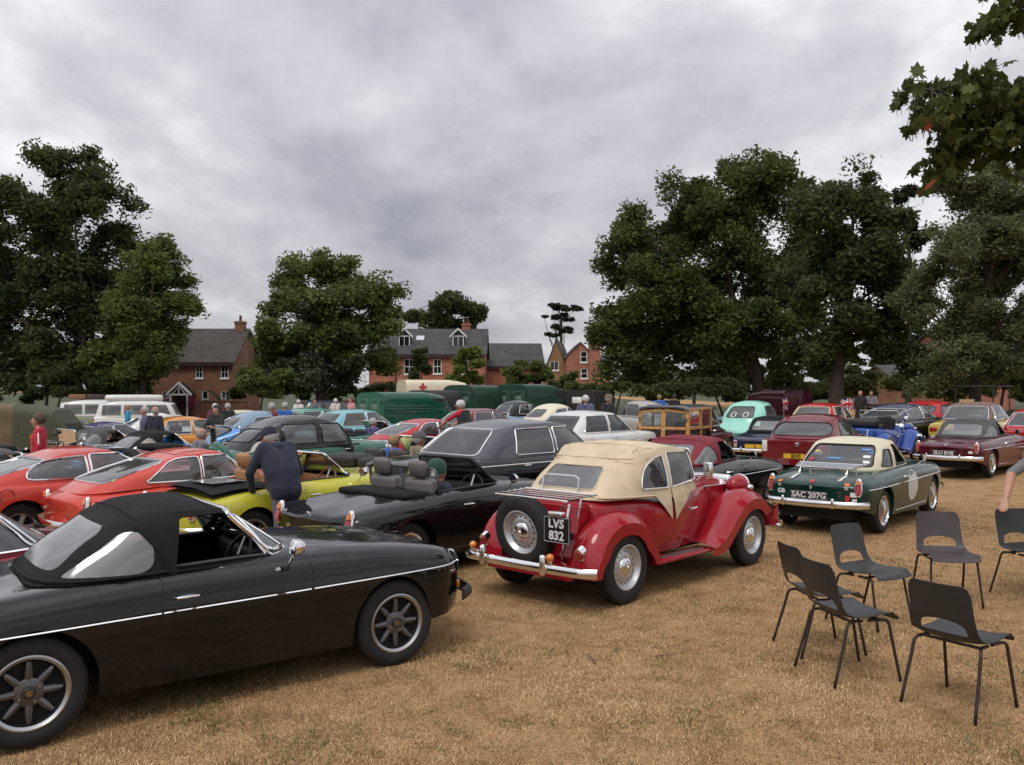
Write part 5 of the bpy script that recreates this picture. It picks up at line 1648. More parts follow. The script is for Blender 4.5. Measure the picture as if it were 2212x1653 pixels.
  for p, q, w in (((x, y0, zb), (x + .04, y0, zt - .02), .06), ((x, y1, zb), (x + .04, y1, zt - .07), .07), ((x, y0, zw), (x, y1, zw), .07), ((x + .03, y0, zt - .03), (x + .03, y1, zt - .09), .075), ((x - .005, y0, zb + .02), (x - .005, y1, zb + .02), .06)): bar(p, q, w, .045, 'x')
  b = MB(); ya, yb = min(y0, y1), max(y0, y1); b.box(x + .005, x + .015, ya, yb, zb, zw); b.build('door_panel', pm, e, False)
  b = MB(); b.add([(x + .02, ya, zw), (x + .02, yb, zw), (x + .035, yb, zt - .05), (x + .035, ya, zt - .05)], [(0, 1, 2, 3)]); b.build('rear_window', GLASS, e, False)
  for z in (.66, 1.20):
   b = MB(); b.rbox(x - .05, x - .005, sd * .645 - .02, sd * .645 + .02, z - .03, z + .03, .01); b.build('hinge', BLACKP, e)
  lamp_ = MB(); lamp_.lathe([(.035, 0), (.03, -.03), (0, -.04)], 12, 'x', Matrix.Translation((-1.90, sd * .70, .58))); lamp_.build('tail_light', LENSR, e)
 b = MB(); b.tube([(-1.93, -.10, .935), (-1.94, .0, .93)], .012, 6); b.build('handle', CHROME, e)
 b = MB(); b.rbox(-1.85, -.3, -.66, .66, .34, .50, .02); b.box(-1.7, 1.5, -.45, .45, .2, .34); b.box(.6, 1.6, -.4, .4, .34, .7); b.build('underbody', UNDER, e, False)
 for y in (-.32, .32):
  b = MB(); seat(b, .0, y, .42, .48, .5, head=False); b.build('seat', SEATB, e)
 b = MB(); b.rbox(-.85, -.75, -.55, .55, .5, 1.0, .05); b.build('rear_seat', SEATB, e)
 steering(e, .36, -.32, .98, .2, .4); mirror(c, .62, 1.0, -1, out=.10); 
 c.bumper('rear_bumper', -1.98, .40, .70, .05, .08); c.bumper('front_bumper', 1.98, .42, .72, .08, .1)
 for sd in (-1, 1): lamp_round(c, 'x', 1, sd * .48, .62, .085, LENSW, 'headlight', 0)
 for x in (-1.20, 1.09):
  for sd in (-1, 1): wheel(e, x, sd * .63, R, R, .15, .18, 'cream', sd, 30)
 return c
def box_body(label, pos, yaw, pm, name='van', cat='van', L=4.4, W=1.8, H=1.95, zb=.55, n=4.5, cab=1.3, cabm=None, rear='doors', rearm=None, win=True, wheels='hubcap', R=.36, nose=.55, mould=True, group='vans and lorries parked at the back of the field'):
 """van or lorry: a rounded box body with a cab in front"""
 c = Car(name, label, cat, pos, yaw, group); e = c.e; e.location.z = gz(*pos)
 hw = W / 2; xr, xc = -L / 2, L / 2 - cab - nose
 def sec(x, k, dz=0.0, kw=1.0):
  r = []
  for a in np.linspace(-PI / 2 - .0, PI / 2, 19):
   y = hw * kw * math.copysign(abs(math.sin(a)) ** (2 / n), math.sin(a)); z = .95 + (H - .95 - dz) * k * max(0, math.cos(a)) ** (2 / n)
   r.append((x, y, z))
  return [(x, -hw * kw, zb)] + r + [(x, hw * kw, zb)]
 rows = [sec(xr, .985), sec(xr + .05, 1.0)] + [sec(x, 1.0) for x in np.linspace(xr + .3, xc, 6)]
 b = MB(); b.grid(rows); b.build('load_body', pm, e, True, 50)
 # cab with raked screen
 cm = cabm or pm
 rows = [sec(xc, .99 if win else .9)] + [sec(xc + cab * t, 1 - .05 * t, .02 + .20 * t * t) for t in (.25, .5, .7)] 
 zw = 1.2 * H / 1.95
 b = MB(); b.grid(rows)
 xs = xc + cab * .7; xe = xc + cab
 last = rows[-1]
 b.grid([last, [(xe - .0, p[1] * .94, min(p[2], zw)) for p in last]])
 b.grid([[(xe, p[1] * .94, min(p[2], zw)) for p in last], [(xe + nose * .6, p[1] * .80, min(p[2], zw - .05)) for p in last], [(xe + nose, p[1] * .70, min(p[2], zw - .16)) for p in last]])
 b.add([(xe + nose, p[1] * .70, min(p[2], zw - .16)) for p in last], [tuple(range(len(last)))])
 b.build('cab', cm, e, True, 35)
 for sd in (-1, 1):
  b = MB(); y = sd * (hw + .004); zt = H * .86
  pl = rpoly([(xc + .12, zw), (xc + cab * .86, zw), (xc + cab * .62, zt), (xc + .12, zt)], .06)
  ys = lambda z: sd * (hw * (1 - .02) + .012) if z < H * .8 else sd * (hw * .97 + .01)
  b.add([(a, ys(q), q) for a, q in pl], [tuple(range(len(pl)))]); w_ = b.build('side_window', GLASST, e, False)
  b = MB(); b.tube([(a, ys(q) + sd * .004, q) for a, q in pl], .014, 5, True); b.build('window_trim', cm, w_)
  if mould:
   for z in (H * .58, H * .64, H * .70):
    b = MB(); b.tube([(xr + .05, sd * (hw + .006), z), (xc, sd * (hw + .006), z)], .018, 5); b.build('side_moulding', pm, e)
  b = MB(); b.lathe([(.09, 0), (.08, .05), (0, .07)], 16, 'x', Matrix.Translation((xe + nose, sd * hw * .5, .8))); b.build('headlight', LENSW, e)
  b = MB(); b.box(xr - .03, xr + .02, sd * (hw - .16) - .06, sd * (hw - .16) + .06, zb + .04, zb + .12); b.build('tail_light', LENSR, e, False)
 b = MB(); pl = [(-hw * .78, zw + .02), (hw * .78, zw + .02), (hw * .74, H * .84), (-hw * .74, H * .84)]
 b.add([(xe + .012 - (q - zw) * (cab * .3) / max(.1, H * .9 - zw), a, q) for a, q in pl], [(0, 1, 2, 3)]); b.build('windscreen', GLASST, e, False)
 # rear face
 fr = [(p[1] * .985, p[2] - .01) for p in sec(xr, .985)]
 if rear == 'open':
  b = MB(); b.add([(xr + .9, a, q) for a, q in fr], [tuple(range(len(fr)))]); b.build('interior', UNDER, e, False)
  b = MB(); b.rbox(xr - .04, xr + .01, -hw + .02, hw - .02, zb, zb + .55, .02); b.build('tailboard', rearm or pm, e)
 else:
  b = MB(); b.add([(xr + .01, a, q) for a, q in fr], [tuple(range(len(fr)))]); b.build('rear_face', rearm or pm, e, False)
  if rear == 'doors':
   for sd in (-1, 1):
    b = MB(); ya, yb = sorted((sd * .012, sd * hw * .80)); b.rbox(xr - .02, xr + .015, ya, yb, zb + .06, H * .86, .02); d = b.build('rear_door', rearm or pm, e)
    yc = sd * hw * .42
    b = MB(); b.rbox(xr - .028, xr - .016, yc - .17, yc + .17, H * .62, H * .74, .02); b.build('door_window', mat('blanked_window', (.10, .16, .13), .3), d)
    for k in range(3):
     b = MB(); z = H * .78 + k * .035; b.rbox(xr - .032, xr - .015, yc - .18, yc + .18, z, z + .018, .006, 1); b.build('louvre', rearm or pm, d)
    for z in (H * .42, H * .78):
     b = MB(); b.rbox(xr - .03, xr + .02, sd * hw * .84 - .03, sd * hw * .84 + .03, z - .05, z + .05, .01); b.build('hinge', BLACKP, d)
   b = MB(); b.tube([(xr - .04, -.03, H * .50), (xr - .05, -.14, H * .505)], .014, 6); b.build('handle', CHROME, e)
  elif rear == 'window':
   b = MB(); b.rbox(xr - .012, xr + .012, -.25, .25, H * .66, H * .82, .02); b.build('rear_window', PLATEW, e)
 b = MB(); b.box(xr + .1, L / 2 - .15, -hw + .25, hw - .25, R * .8, zb + .05); b.build('chassis', UNDER, e, False)
 c.bumper('rear_bumper', xr - .08, .5, hw - .05, .02, 0, BLACKP, .06)
 for x in (xr + .85, L / 2 - nose - .25):
  for sd in (-1, 1): wheel(e, x, sd * (hw - .12), R, R, .2, .21, wheels, sd, 24)
 return c
# ---------------------------------------------------------------- the dry field
def ground_mat():
 m, nt, b = newmat('dry_grass_ground')
 N = nt.nodes.new; Lk = nt.links.new
 tc = N('ShaderNodeTexCoord')
 def noi(s_, d, r=.6, vec=None):
  n = N('ShaderNodeTexNoise'); n.inputs['Scale'].default_value = s_; n.inputs['Detail'].default_value = d; n.inputs['Roughness'].default_value = r
  Lk(vec or tc.outputs['Object'], n.inputs['Vector']); return n.outputs['Fac']
 def ramp(f, stops):
  r = N('ShaderNodeValToRGB'); e = r.color_ramp.elements
  while len(e) < len(stops): e.new(.5)
  for i, (p, c) in enumerate(stops): e[i].position = p; e[i].color = (*c, 1)
  Lk(f, r.inputs[0]); return r.outputs[0]
 def mix(f, a, c):
  x = N('ShaderNodeMix'); x.data_type = 'RGBA'
  for s_, v in ((x.inputs[0], f), (x.inputs[6], a), (x.inputs[7], c)):
   if isinstance(v, (tuple, float)): s_.default_value = (*v, 1) if isinstance(v, tuple) else v
   else: Lk(v, s_)
  return x.outputs[2]
 mp = N('ShaderNodeMapping'); mp.inputs['Scale'].default_value = (1, 1, 1); Lk(tc.outputs['Object'], mp.inputs[0])
 fine = ramp(noi(48, 5, .75), [(.28, (.18, .105, .056)), (.45, (.345, .210, .104)), (.60, (.44, .284, .148)), (.80, (.58, .425, .245))])
 broad = ramp(noi(3.2, 6, .7), [(.32, (.62, .56, .50)), (.5, (.95, .93, .92)), (.68, (1.18, 1.16, 1.14))])
 mul = N('ShaderNodeMix'); mul.data_type = 'RGBA'; mul.blend_type = 'MULTIPLY'; mul.inputs[0].default_value = 1.0
 Lk(fine, mul.inputs[6]); Lk(broad, mul.inputs[7])
 g1 = ramp(noi(1.6, 6, .65), [(.58, (0, 0, 0)), (.70, (1, 1, 1))])
 g2 = ramp(noi(14, 4, .6), [(.42, (0, 0, 0)), (.62, (1, 1, 1))])
 gm = N('ShaderNodeMath'); gm.operation = 'MULTIPLY'; Lk(g1, gm.inputs[0]); Lk(g2, gm.inputs[1])
 gc = ramp(noi(60, 3), [(.3, (.045, .05, .014)), (.7, (.14, .14, .045))])
 gf = N('ShaderNodeMath'); gf.operation = 'MULTIPLY'; Lk(gm.outputs[0], gf.inputs[0]); gf.inputs[1].default_value = .7
 col = mix(gf.outputs[0], mul.outputs[2], gc)
 Lk(col, b.inputs['Base Color'])
 b.inputs['Roughness'].default_value = .95; b.inputs['Specular IOR Level'].default_value = .1
 bp = N('ShaderNodeBump'); bp.inputs['Strength'].default_value = .7; bp.inputs['Distance'].default_value = .03
 Lk(noi(55, 4, .7), bp.inputs['Height']); Lk(bp.outputs[0], b.inputs['Normal'])
 return m
xs = [-1500, -300, -80, -40, -30] + [-24 + .8 * i for i in range(61)] + [30, 40, 80, 300, 1500]
ys = [-60, -10, 0, 2, 3] + [3.5 + .5 * i for i in range(60)] + [36, 40, 50, 60, 80, 120, 300, 1000, 2500]
def gnd(x, y): return gz(x, y) + (.012 * mnoise.noise(Vector((x * .9, y * .9, 0))) if abs(x) < 30 and y < 34 else 0)
b = MB()
b.grid([[(x, y, gnd(x, y) - .006) for y in ys] for x in xs])
o = b.build('ground', ground_mat(), None, True, None); tag(o, 'dry straw coloured grass field with faint green patches', kind='structure')
b = MB(); b.grid([[(x, y, gz(x, y) + .01) for y in (50, 60, 75, 100, 160, 900)] for x in (-900, -120, -60, -40, -20, -10, 0, 10, 20, 40, 60, 120, 900)])
tag(b.build('verge', mat('verge_grass', (.045, .055, .018), .95, noise=.4, nscale=.8, bump=.5, bscale=8), None, True, None), 'green grass verge below the trees beyond the field', kind='structure')
# cut dry blades standing and lying on the near field
def blades(name, n, seed, region, hmin, hmax, cols, lab, wid=.0021, patch=None):
 rng = np.random.default_rng(seed)
 pts = []
 u = rng.random(n * 4); y = region[2] * (region[3] / region[2]) ** u          # denser near the camera
 x = (rng.random(n * 4) * 2 - 1) * .64 * y
 keep = np.ones(len(x), bool)
 if patch is not None:
  k = np.array([patch(a, c_) for a, c_ in zip(x, y)]); keep &= k
 x, y = x[keep][:n], y[keep][:n]
 n = len(x)
 z = np.array([gnd(a, c_) for a, c_ in zip(x, y)]) - .008
 az = rng.random(n) * 2 * PI; lean = .35 + rng.random(n) ** .5 * 1.1; h = hmin + (hmax - hmin) * rng.random(n) ** 2
 w = wid * (.7 + .6 * rng.random(n)) * (.6 + y / 9.0)
 dx, dy = np.cos(az), np.sin(az)
 sx, sy = -dy, dx
 tip = np.stack([x + dx * np.sin(lean) * h, y + dy * np.sin(lean) * h, z + np.cos(lean) * h + .006], 1)
 V = np.empty((n * 3, 3)); V[0::3] = np.stack([x - sx * w, y - sy * w, z], 1); V[1::3] = np.stack([x + sx * w, y + sy * w, z], 1); V[2::3] = tip
 me = bpy.data.meshes.new(name)
 me.vertices.add(n * 3); me.vertices.foreach_set('co', V.astype(np.float32).ravel())
 me.loops.add(n * 3); me.loops.foreach_set('vertex_index', np.arange(n * 3, dtype=np.int32))
 me.polygons.add(n); me.polygons.foreach_set('loop_start', np.arange(0, n * 3, 3, dtype=np.int32)); me.polygons.foreach_set('loop_total', np.full(n, 3, np.int32))
 br = np.array([mnoise.noise(Vector((a * .8, c_ * .8, 9))) * .7 + mnoise.noise(Vector((a * 3.1, c_ * 3.1, 4))) * .6 for a, c_ in zip(x, y)])
 nd = min(5, len(cols)); mi = np.clip((br * 2.6 + rng.random(n) * nd), 0, nd - .01).astype(np.int32)
 if len(cols) > 5:
  gr = np.array([tuft(a, c_, .10) for a, c_ in zip(x, y)]) & (rng.random(n) < .55); mi[gr] = 5 + rng.integers(0, len(cols) - 5, gr.sum())
 me.update(); me.polygons.foreach_set('material_index', mi)
 for c_ in cols: me.materials.append(c_)
 o = bpy.data.objects.new(name, me); COL.objects.link(o); tag(o, lab, 'grass', kind='stuff')
 return o
DRY = [mat('dry_blade_%d' % i, c_, .85, spec=.1) for i, c_ in enumerate(((.22, .130, .062), (.33, .203, .098), (.42, .267, .135), (.51, .350, .19), (.62, .465, .28)))]
GRN = [mat('green_blade_%d' % i, c_, .8, spec=.1) for i, c_ in enumerate(((.09, .10, .028), (.13, .13, .04), (.06, .075, .02)))]
def tuft(x, y, k=.30):
 v = mnoise.noise(Vector((x * 1.3 + 7, y * 1.3, 0))) * .6 + mnoise.noise(Vector((x * 5, y * 5, 3))) * .6
 return v > k
blades('dry_grass', 300000, 5, (0, 0, 3.6, 15.0), .008, .036, DRY + GRN, 'dry straw blades covering the near field')
blades('green_grass', 16000, 6, (0, 0, 3.6, 14.0), .015, .05, GRN, 'sparse green grass tufts scattered through the dry field', patch=tuft)
rng = random.Random(3)
TW = mat('dry_twig', (.16, .10, .06), .8)
for i, (pxx, pyy, ln, az, lab) in enumerate(((1287, 1437, .22, 1.9, 'pale forked twig lying on the dry grass'), (1415, 1422, .16, .1, 'short brown twig lying near the forked twig'))):
 Z = FPX * CAM_H / (pyy - 843); X = (pxx - 1106) / FPX * Z; zz = gnd(X, Z) + .012
 b = MB(); d = Vector((math.cos(az), math.sin(az), 0))
 b.tube([Vector((0, 0, 0)), d * ln * .4 + Vector((.01, 0, .01)), d * ln + Vector((0, .01, .004))], .006, 5, rr=[.007, .006, .003])
 if i == 0: b.tube([d * ln * .3, d * ln * .3 + Vector((.05, -.06, .012))], .004, 5, rr=[.005, .002])
 o = b.build('twig', TW); o.location = (X, Z, zz); tag(o, lab, 'twig', 'twigs on the field')
# ---------------------------------------------------------------- trees and shrubs
def leafmat(name, c0, c1, c2, tr=.25):
 m, nt, b = newmat(name); N = nt.nodes.new; Lk = nt.links.new
 o = nt.nodes['Material Output']
 tc = N('ShaderNodeTexCoord')
 n = N('ShaderNodeTexNoise'); n.inputs['Scale'].default_value = .55; n.inputs['Detail'].default_value = 3; Lk(tc.outputs['Object'], n.inputs['Vector'])
 n2 = N('ShaderNodeTexNoise'); n2.inputs['Scale'].default_value = 5.0; n2.inputs['Detail'].default_value = 2; Lk(tc.outputs['Object'], n2.inputs['Vector'])
 ad = N('ShaderNodeMath'); ad.operation = 'ADD'; Lk(n.outputs['Fac'], ad.inputs[0]); Lk(n2.outputs['Fac'], ad.inputs[1])
 r = N('ShaderNodeValToRGB'); e = r.color_ramp.elements; e.new(.5)
 mr = N('ShaderNodeMath'); mr.operation = 'MULTIPLY'; mr.inputs[1].default_value = .5; Lk(ad.outputs[0], mr.inputs[0])
 for i, (p, c_) in enumerate(((.36, c0), (.50, c1), (.64, c2))): e[i].position = p; e[i].color = (*c_, 1)
 Lk(mr.outputs[0], r.inputs[0]); Lk(r.outputs[0], b.inputs['Base Color'])
 b.inputs['Roughness'].default_value = .6; b.inputs['Specular IOR Level'].default_value = .25
 t = N('ShaderNodeBsdfTranslucent'); Lk(r.outputs[0], t.inputs[0])
 mx = N('ShaderNodeMixShader'); mx.inputs[0].default_value = tr
 Lk(b.outputs[0], mx.inputs[1]); Lk(t.outputs[0], mx.inputs[2]); Lk(mx.outputs[0], o.inputs[0])
 return m
BARK = mat('bark', (.045, .036, .028), .9, noise=.4, nscale=3, bump=.6, bscale=12)
def leaf_mesh(name, C, rng, n, size, spread, m, up=.35, shape='diamond', flat=1.0):
 """n leaves spread round clump centres C (array of x,y,z,r)"""
 k = rng.integers(0, len(C), n)
 p = C[k, :3] + np.clip(rng.normal(0, 1, (n, 3)), -1.6, 1.6) * C[k, 3:4] * spread * np.array([1, 1, flat])
 d = rng.normal(0, 1, (n, 3)); d[:, 2] *= .6; d[:, 2] -= .25; d /= np.linalg.norm(d, axis=1, keepdims=True) + 1e-9
 q = rng.normal(0, 1, (n, 3)); q[:, 2] += up * 2.0
 s_ = np.cross(d, q); s_ /= np.linalg.norm(s_, axis=1, keepdims=True) + 1e-9
 L = (size * (.65 + .7 * rng.random(n)))[:, None]; Wd = L * (.34 + .16 * rng.random(n))[:, None]
 V = np.empty((n * 4, 3)); V[0::4] = p - d * L * .5; V[1::4] = p + s_ * Wd * .5 + d * L * .02; V[2::4] = p + d * L * .5; V[3::4] = p - s_ * Wd * .5 + d * L * .02
 me = bpy.data.meshes.new(name)
 me.vertices.add(n * 4); me.vertices.foreach_set('co', V.astype(np.float32).ravel())
 me.loops.add(n * 4); me.loops.foreach_set('vertex_index', np.arange(n * 4, dtype=np.int32))
 me.polygons.add(n); me.polygons.foreach_set('loop_start', np.arange(0, n * 4, 4, dtype=np.int32)); me.polygons.foreach_set('loop_total', np.full(n, 4, np.int32))
 me.update(); me.materials.append(m)
 return me
def px2w(x, y, Z): return Vector(((x - 1106) / FPX * Z, Z, CAM_H - (y - 843) / FPX * Z))
def tree(name, label, Z, base_px, lobes, nleaf, size, m, seed, trunk_r=.3, clump=.55, nclump=None, cat='tree', group=None, spread=.46, flat=.7, hollow=.45, limbs=True, depth=1.0, trunk=True, up=.35):
 """lobes: crown masses (px, py, rx, ry) read off the photograph at distance Z, given real depth"""
 rng = np.random.default_rng(seed); s_ = FPX / Z
 base = Vector(((base_px - 1106) / s_, Z, gz((base_px - 1106) / s_, Z)))
 e = empty(name, base); tag(e, label, cat, group)
 vol = np.array([l[2] * l[3] * (l[2] + l[3]) / 2 for l in lobes], float) ** .8; vol /= vol.sum()
 nc = nclump or int(nleaf / 130)
 C = []
 for i, l in enumerate(lobes):
  c_ = px2w(l[0], l[1], Z) - base; rx, rz = l[2] / s_, l[3] / s_; ry = (rx * .5 + rz * .5) * depth
  off = (l[4] / s_ if len(l) > 4 else rng.normal(0, .25) * ry)
  k = max(3, int(nc * vol[i]))
  nb = max(4, k // 6); dv = rng.normal(0, 1, (nb, 3)); dv[:, 2] += .15; dv /= np.linalg.norm(dv, axis=1, keepdims=True)
  ln = .72 + .42 * rng.random(nb) ** 1.3
  ln *= 1 + .30 * np.array([mnoise.noise(Vector(q * 2.4) + Vector((seed, i, 0))) for q in dv])
  w = rng.integers(0, nb, k); r = hollow + (1.0 - hollow) * rng.random(k) ** .7
  v = dv[w] * (r * ln[w])[:, None] + rng.normal(0, .085, (k, 3))
  P_ = v * np.array([rx, ry, rz]) + np.array([c_.x, c_.y + off, c_.z])
  C.append(np.concatenate([P_, (clump * (.6 + .8 * rng.random(k)))[:, None]], 1))
 C = np.concatenate(C); C = C[C[:, 2] > .12]
 me = leaf_mesh('crown', C, rng, nleaf, size, spread, m, up=up, flat=flat)
 o = bpy.data.objects.new('crown', me); COL.objects.link(o); o.parent = e; o['kind'] = 'stuff'
 if trunk:
  b = MB(); R = random.Random(seed)
  cz = sorted(C[:, 2])[len(C) // 2]; top = max(C[:, 2]) * .80; cx, cy = C[:, 0].mean(), C[:, 1].mean()
  sp = [Vector((0, 0, -.1)), Vector((.02, 0, .25 * cz)), Vector((cx * .25, cy * .3, .6 * cz)), Vector((cx * .6, cy * .6, cz)), Vector((cx * .8, cy * .8, top))]
  sp = catmull(sp, 4); n = len(sp)
  b.tube(sp, 0, 9, rr=[trunk_r * (1.35 if i == 0 else 1) * (1 - .85 * i / (n - 1)) for i in range(n)])
  if limbs:
   idx = rng.choice(len(C), min(len(C), 46), replace=False)
   mains = []
   for j, k in enumerate(idx):
    tgt = Vector(C[k, :3])
    if j < 12 or not mains:
     t = min(n - 2, max(2, int(n * (.25 + .6 * R.random())))); st = sp[t]
     if st.z > tgt.z + 1: st = sp[max(2, t // 2)]
     r0 = trunk_r * (.42 - .2 * t / n)
    else:
     mm = min(mains, key=lambda q: (q[len(q) // 2] - tgt).length); st = mm[R.randrange(len(mm) // 3, len(mm) - 1)]; r0 = trunk_r * .14
    dv = tgt - st
    mid = st + dv * .5 + Vector((R.uniform(-.1, .1), R.uniform(-.1, .1), .12)) * dv.length
    pth = catmull([st, st + dv * .22 + Vector((0, 0, .05)) * dv.length, mid, tgt], 3)
    b.tube(pth, 0, 5, rr=[r0 * (1 - .85 * i / (len(pth) - 1)) for i in range(len(pth))], cap=False)
    if j < 12: mains.append(pth)
  b.build('trunk', BARK, e)
 return e
LD = leafmat('leaf_dark_oak', (.036, .052, .019), (.064, .088, .030), (.108, .130, .045), .4)
LM = leafmat('leaf_mid_green', (.066, .096, .026), (.112, .150, .042), (.170, .195, .064), .4)
LO = leafmat('leaf_oak', (.046, .066, .018), (.082, .110, .030), (.138, .160, .048), .4)
LW = leafmat('leaf_grey_green', (.095, .120, .052), (.145, .175, .078), (.205, .230, .112), .45)
LK_ = leafmat('leaf_black_green', (.018, .023, .014), (.030, .038, .020), (.050, .060, .030), .2)
LB = leafmat('leaf_bright_green', (.08, .125, .022), (.14, .19, .04), (.21, .25, .07), .4)
LH = leafmat('leaf_hedge', (.056, .070, .022), (.10, .118, .038), (.16, .175, .062), .4)
tree('broadleaf_tree', 'tall dark tree at the left edge behind the canvas truck', 55, 205, [(140, 395, 95, 75), (60, 500, 120, 110), (205, 470, 85, 100), (90, 640, 150, 130), (225, 610, 110, 110), (150, 760, 170, 105), (10, 760, 120, 110), (285, 745, 100, 90), (75, 345, 50, 30), (185, 345, 45, 32), (265, 430, 32, 34), (-40, 620, 80, 160), (40, 420, 55, 40)], 105000, .33, LD, 11, .5, .88)
tree('oak_tree', 'lighter green oak leaning right beside the old cottage', 52, 305, [(330, 590, 70, 60), (365, 660, 58, 46), (295, 690, 80, 70), (330, 750, 62, 60), (260, 790, 80, 56), (405, 650, 36, 20), (330, 535, 42, 28), (320, 805, 45, 34)], 46000, .30, LM, 12, .32, .72)
tree('broadleaf_tree', 'rounded green tree between the cottage and the dormer house', 56, 700, [(690, 605, 105, 62), (615, 655, 72, 58), (780, 655, 80, 60), (580, 715, 55, 55), (700, 710, 140, 80), (815, 700, 48, 62), (640, 785, 120, 60), (760, 785, 90, 60), (832, 622, 30, 28), (560, 790, 40, 44)], 72000, .30, LM, 13, .36, .78)
tree('copper_tree', 'dark leaved tree standing in front of the rounded green tree', 53, 690, [(690, 740, 85, 80), (610, 800, 70, 48), (760, 800, 48, 48), (690, 810, 120, 40), (680, 660, 40, 40)], 18000, .34, LK_, 14, .3, .6)
tree('broadleaf_tree', 'dark round tree behind the dormer house chimney', 98, 965, [(965, 678, 70, 42), (915, 690, 40, 34), (1018, 708, 34, 46), (960, 730, 95, 36)], 26000, .46, LD, 15, .4, 1.0)
tree('oak_tree', 'huge spreading oak right of the brick gable house', 52, 1640, [(1590, 400, 95, 60), (1690, 410, 75, 75), (1480, 440, 80, 50), (1400, 505, 85, 62), (1330, 575, 52, 52), (1560, 520, 150, 105), (1700, 540, 100, 120), (1400, 640, 115, 105), (1320, 690, 48, 80), (1560, 680, 150, 120), (1700, 700, 85, 100), (1420, 770, 125, 75), (1560, 795, 120, 55), (1690, 345, 30, 30), (1310, 775, 40, 50), (1640, 350, 30, 24), (1450, 400, 30, 18)], 145000, .31, LO, 16, .55, .88)
tree('oak_tree', 'dark upright oak with a bare trunk right of the huge oak', 41, 1806, [(1850, 415, 75, 52), (1790, 490, 70, 90), (1900, 510, 72, 100), (1860, 610, 110, 105), (1930, 640, 50, 80), (1830, 700, 100, 52), (1925, 730, 55, 45), (1870, 370, 28, 22), (1770, 600, 60, 80), (1770, 760, 60, 46), (1960, 780, 50, 44)], 66000, .27, LD, 17, .42, .74)
tree('pine_tree', 'ragged pine top showing between oak and grey green tree', 48, 1962, [(1965, 420, 34, 22), (1955, 470, 40, 26), (1975, 530, 36, 40), (1960, 600, 40, 40)], 9000, .26, LK_, 18, .2, .4)
tree('willow_tree', 'pale grey green feathery tree at the right edge', 36, 2105, [(2120, 420, 105, 70), (2085, 540, 115, 105), (2180, 520, 90, 130), (2050, 660, 100, 100), (2170, 680, 110, 115), (2110, 780, 130, 55), (2030, 400, 34, 55), (2230, 600, 80, 200)], 120000, .18, LW, 19, .30, .45, spread=.55)
# the Scots pine behind the brick houses: flat plates of needles on a bare stem
tree('pine_tree', 'thin pine with flat foliage plates behind the brick gable house', 100, 1212, [(1205, 663, 30, 7), (1240, 668, 24, 6), (1196, 686, 24, 6), (1232, 692, 16, 5), (1204, 708, 20, 6), (1226, 714, 18, 6), (1192, 726, 14, 6), (1218, 680, 10, 5)], 9000, .40, LK_, 20, .34, .35, nclump=190, hollow=.1, flat=.5)
for i, (nm, lab, Z, bx, lb, nl, sz, mm) in enumerate((
 ('shrub', 'dark narrow shrub climbing the dormer house front', 70, 912, [(912, 770, 20, 20), (912, 800, 26, 30)], 6000, .30, LD),
 ('small_tree', 'bright green young tree in front of the dormer house', 66, 1010, [(1010, 785, 40, 34), (1000, 812, 46, 30), (1025, 765, 22, 18)], 11000, .30, LB),
 ('shrub', 'broad green shrub in front of the barn', 68, 1160, [(1150, 800, 55, 26), (1195, 820, 50, 24), (1110, 815, 36, 26)], 14000, .28, LM),
 ('shrub', 'low green shrub beneath the oak beside the cottage', 50, 560, [(548, 826, 40, 26), (600, 830, 50, 26)], 12000, .24, LM),
 ('shrub', 'dark shrub behind the camper vans', 52, 120, [(60, 830, 90, 34), (160, 825, 80, 36), (250, 830, 60, 30)], 14000, .26, LD),
 ('shrub', 'low hedge shrub behind the two men beside the brick house', 50, 1330, [(1280, 848, 60, 14), (1350, 846, 60, 16), (1440, 850, 60, 14)], 9000, .20, LH),
 ('shrub', 'light green shrub left of the bare oak trunk', 52, 1700, [(1690, 810, 50, 34), (1650, 830, 50, 26), (1740, 825, 40, 28)], 12000, .22, LH),
 ('shrub', 'light green shrub right of the bare oak trunk', 50, 1850, [(1850, 815, 40, 34), (1880, 830, 50, 26), (1820, 835, 30, 20)], 12000, .22, LH),
 ('shrub', 'leafy mound beside the white door house', 46, 2040, [(2035, 825, 50, 30), (2075, 835, 40, 26), (1980, 835, 40, 22)], 12000, .20, LH),
 ('shrub', 'dark shrub under the feathery tree', 40, 2160, [(2160, 800, 80, 40), (2230, 790, 60, 60)], 12000, .22, LD),
 ('shrub', 'small shrub at the foot of the huge oak', 47, 1560, [(1480, 835, 60, 26), (1570, 840, 60, 24)], 10000, .22, LD),
 ('distant_tree', 'dark tree mass far behind the white door house', 85, 2000, [(1900, 770, 90, 60), (2000, 760, 80, 70), (2100, 780, 90, 60), (2200, 780, 90, 60), (1820, 790, 60, 50)], 40000, .5, LD),
 ('distant_tree', 'dark tree mass far behind the huge oak', 90, 1500, [(1400, 790, 90, 55), (1520, 790, 90, 55), (1640, 790, 90, 55), (1740, 790, 70, 50)], 40000, .5, LD),
 ('hedge', 'long low hedge running under the trees at the right', 57, 1700, [(1250 + 62 * i, 846 - 6 * (i % 3), 50, 26) for i in range(17)], 46000, .26, LH),
 ('hedge', 'dark hedge along the cottage garden at the left', 63, 500, [(-20 + 60 * i, 856 - 5 * (i % 3), 46, 20) for i in range(6)] + [(540 + 55 * i, 852 - 5 * (i % 3), 44, 20) for i in range(7)], 34000, .26, LD),
 ('distant_tree', 'dark tree mass far behind the camper vans', 80, 100, [(0, 780, 110, 70), (140, 780, 110, 70), (260, 790, 80, 60)], 22000, .5, LD))):
 tree(nm, lab, Z, bx, lb, nl, sz, mm, 40 + i, .10 if nm == 'shrub' else .2, .40, cat='tree' if 'tree' in nm else nm, limbs=False)
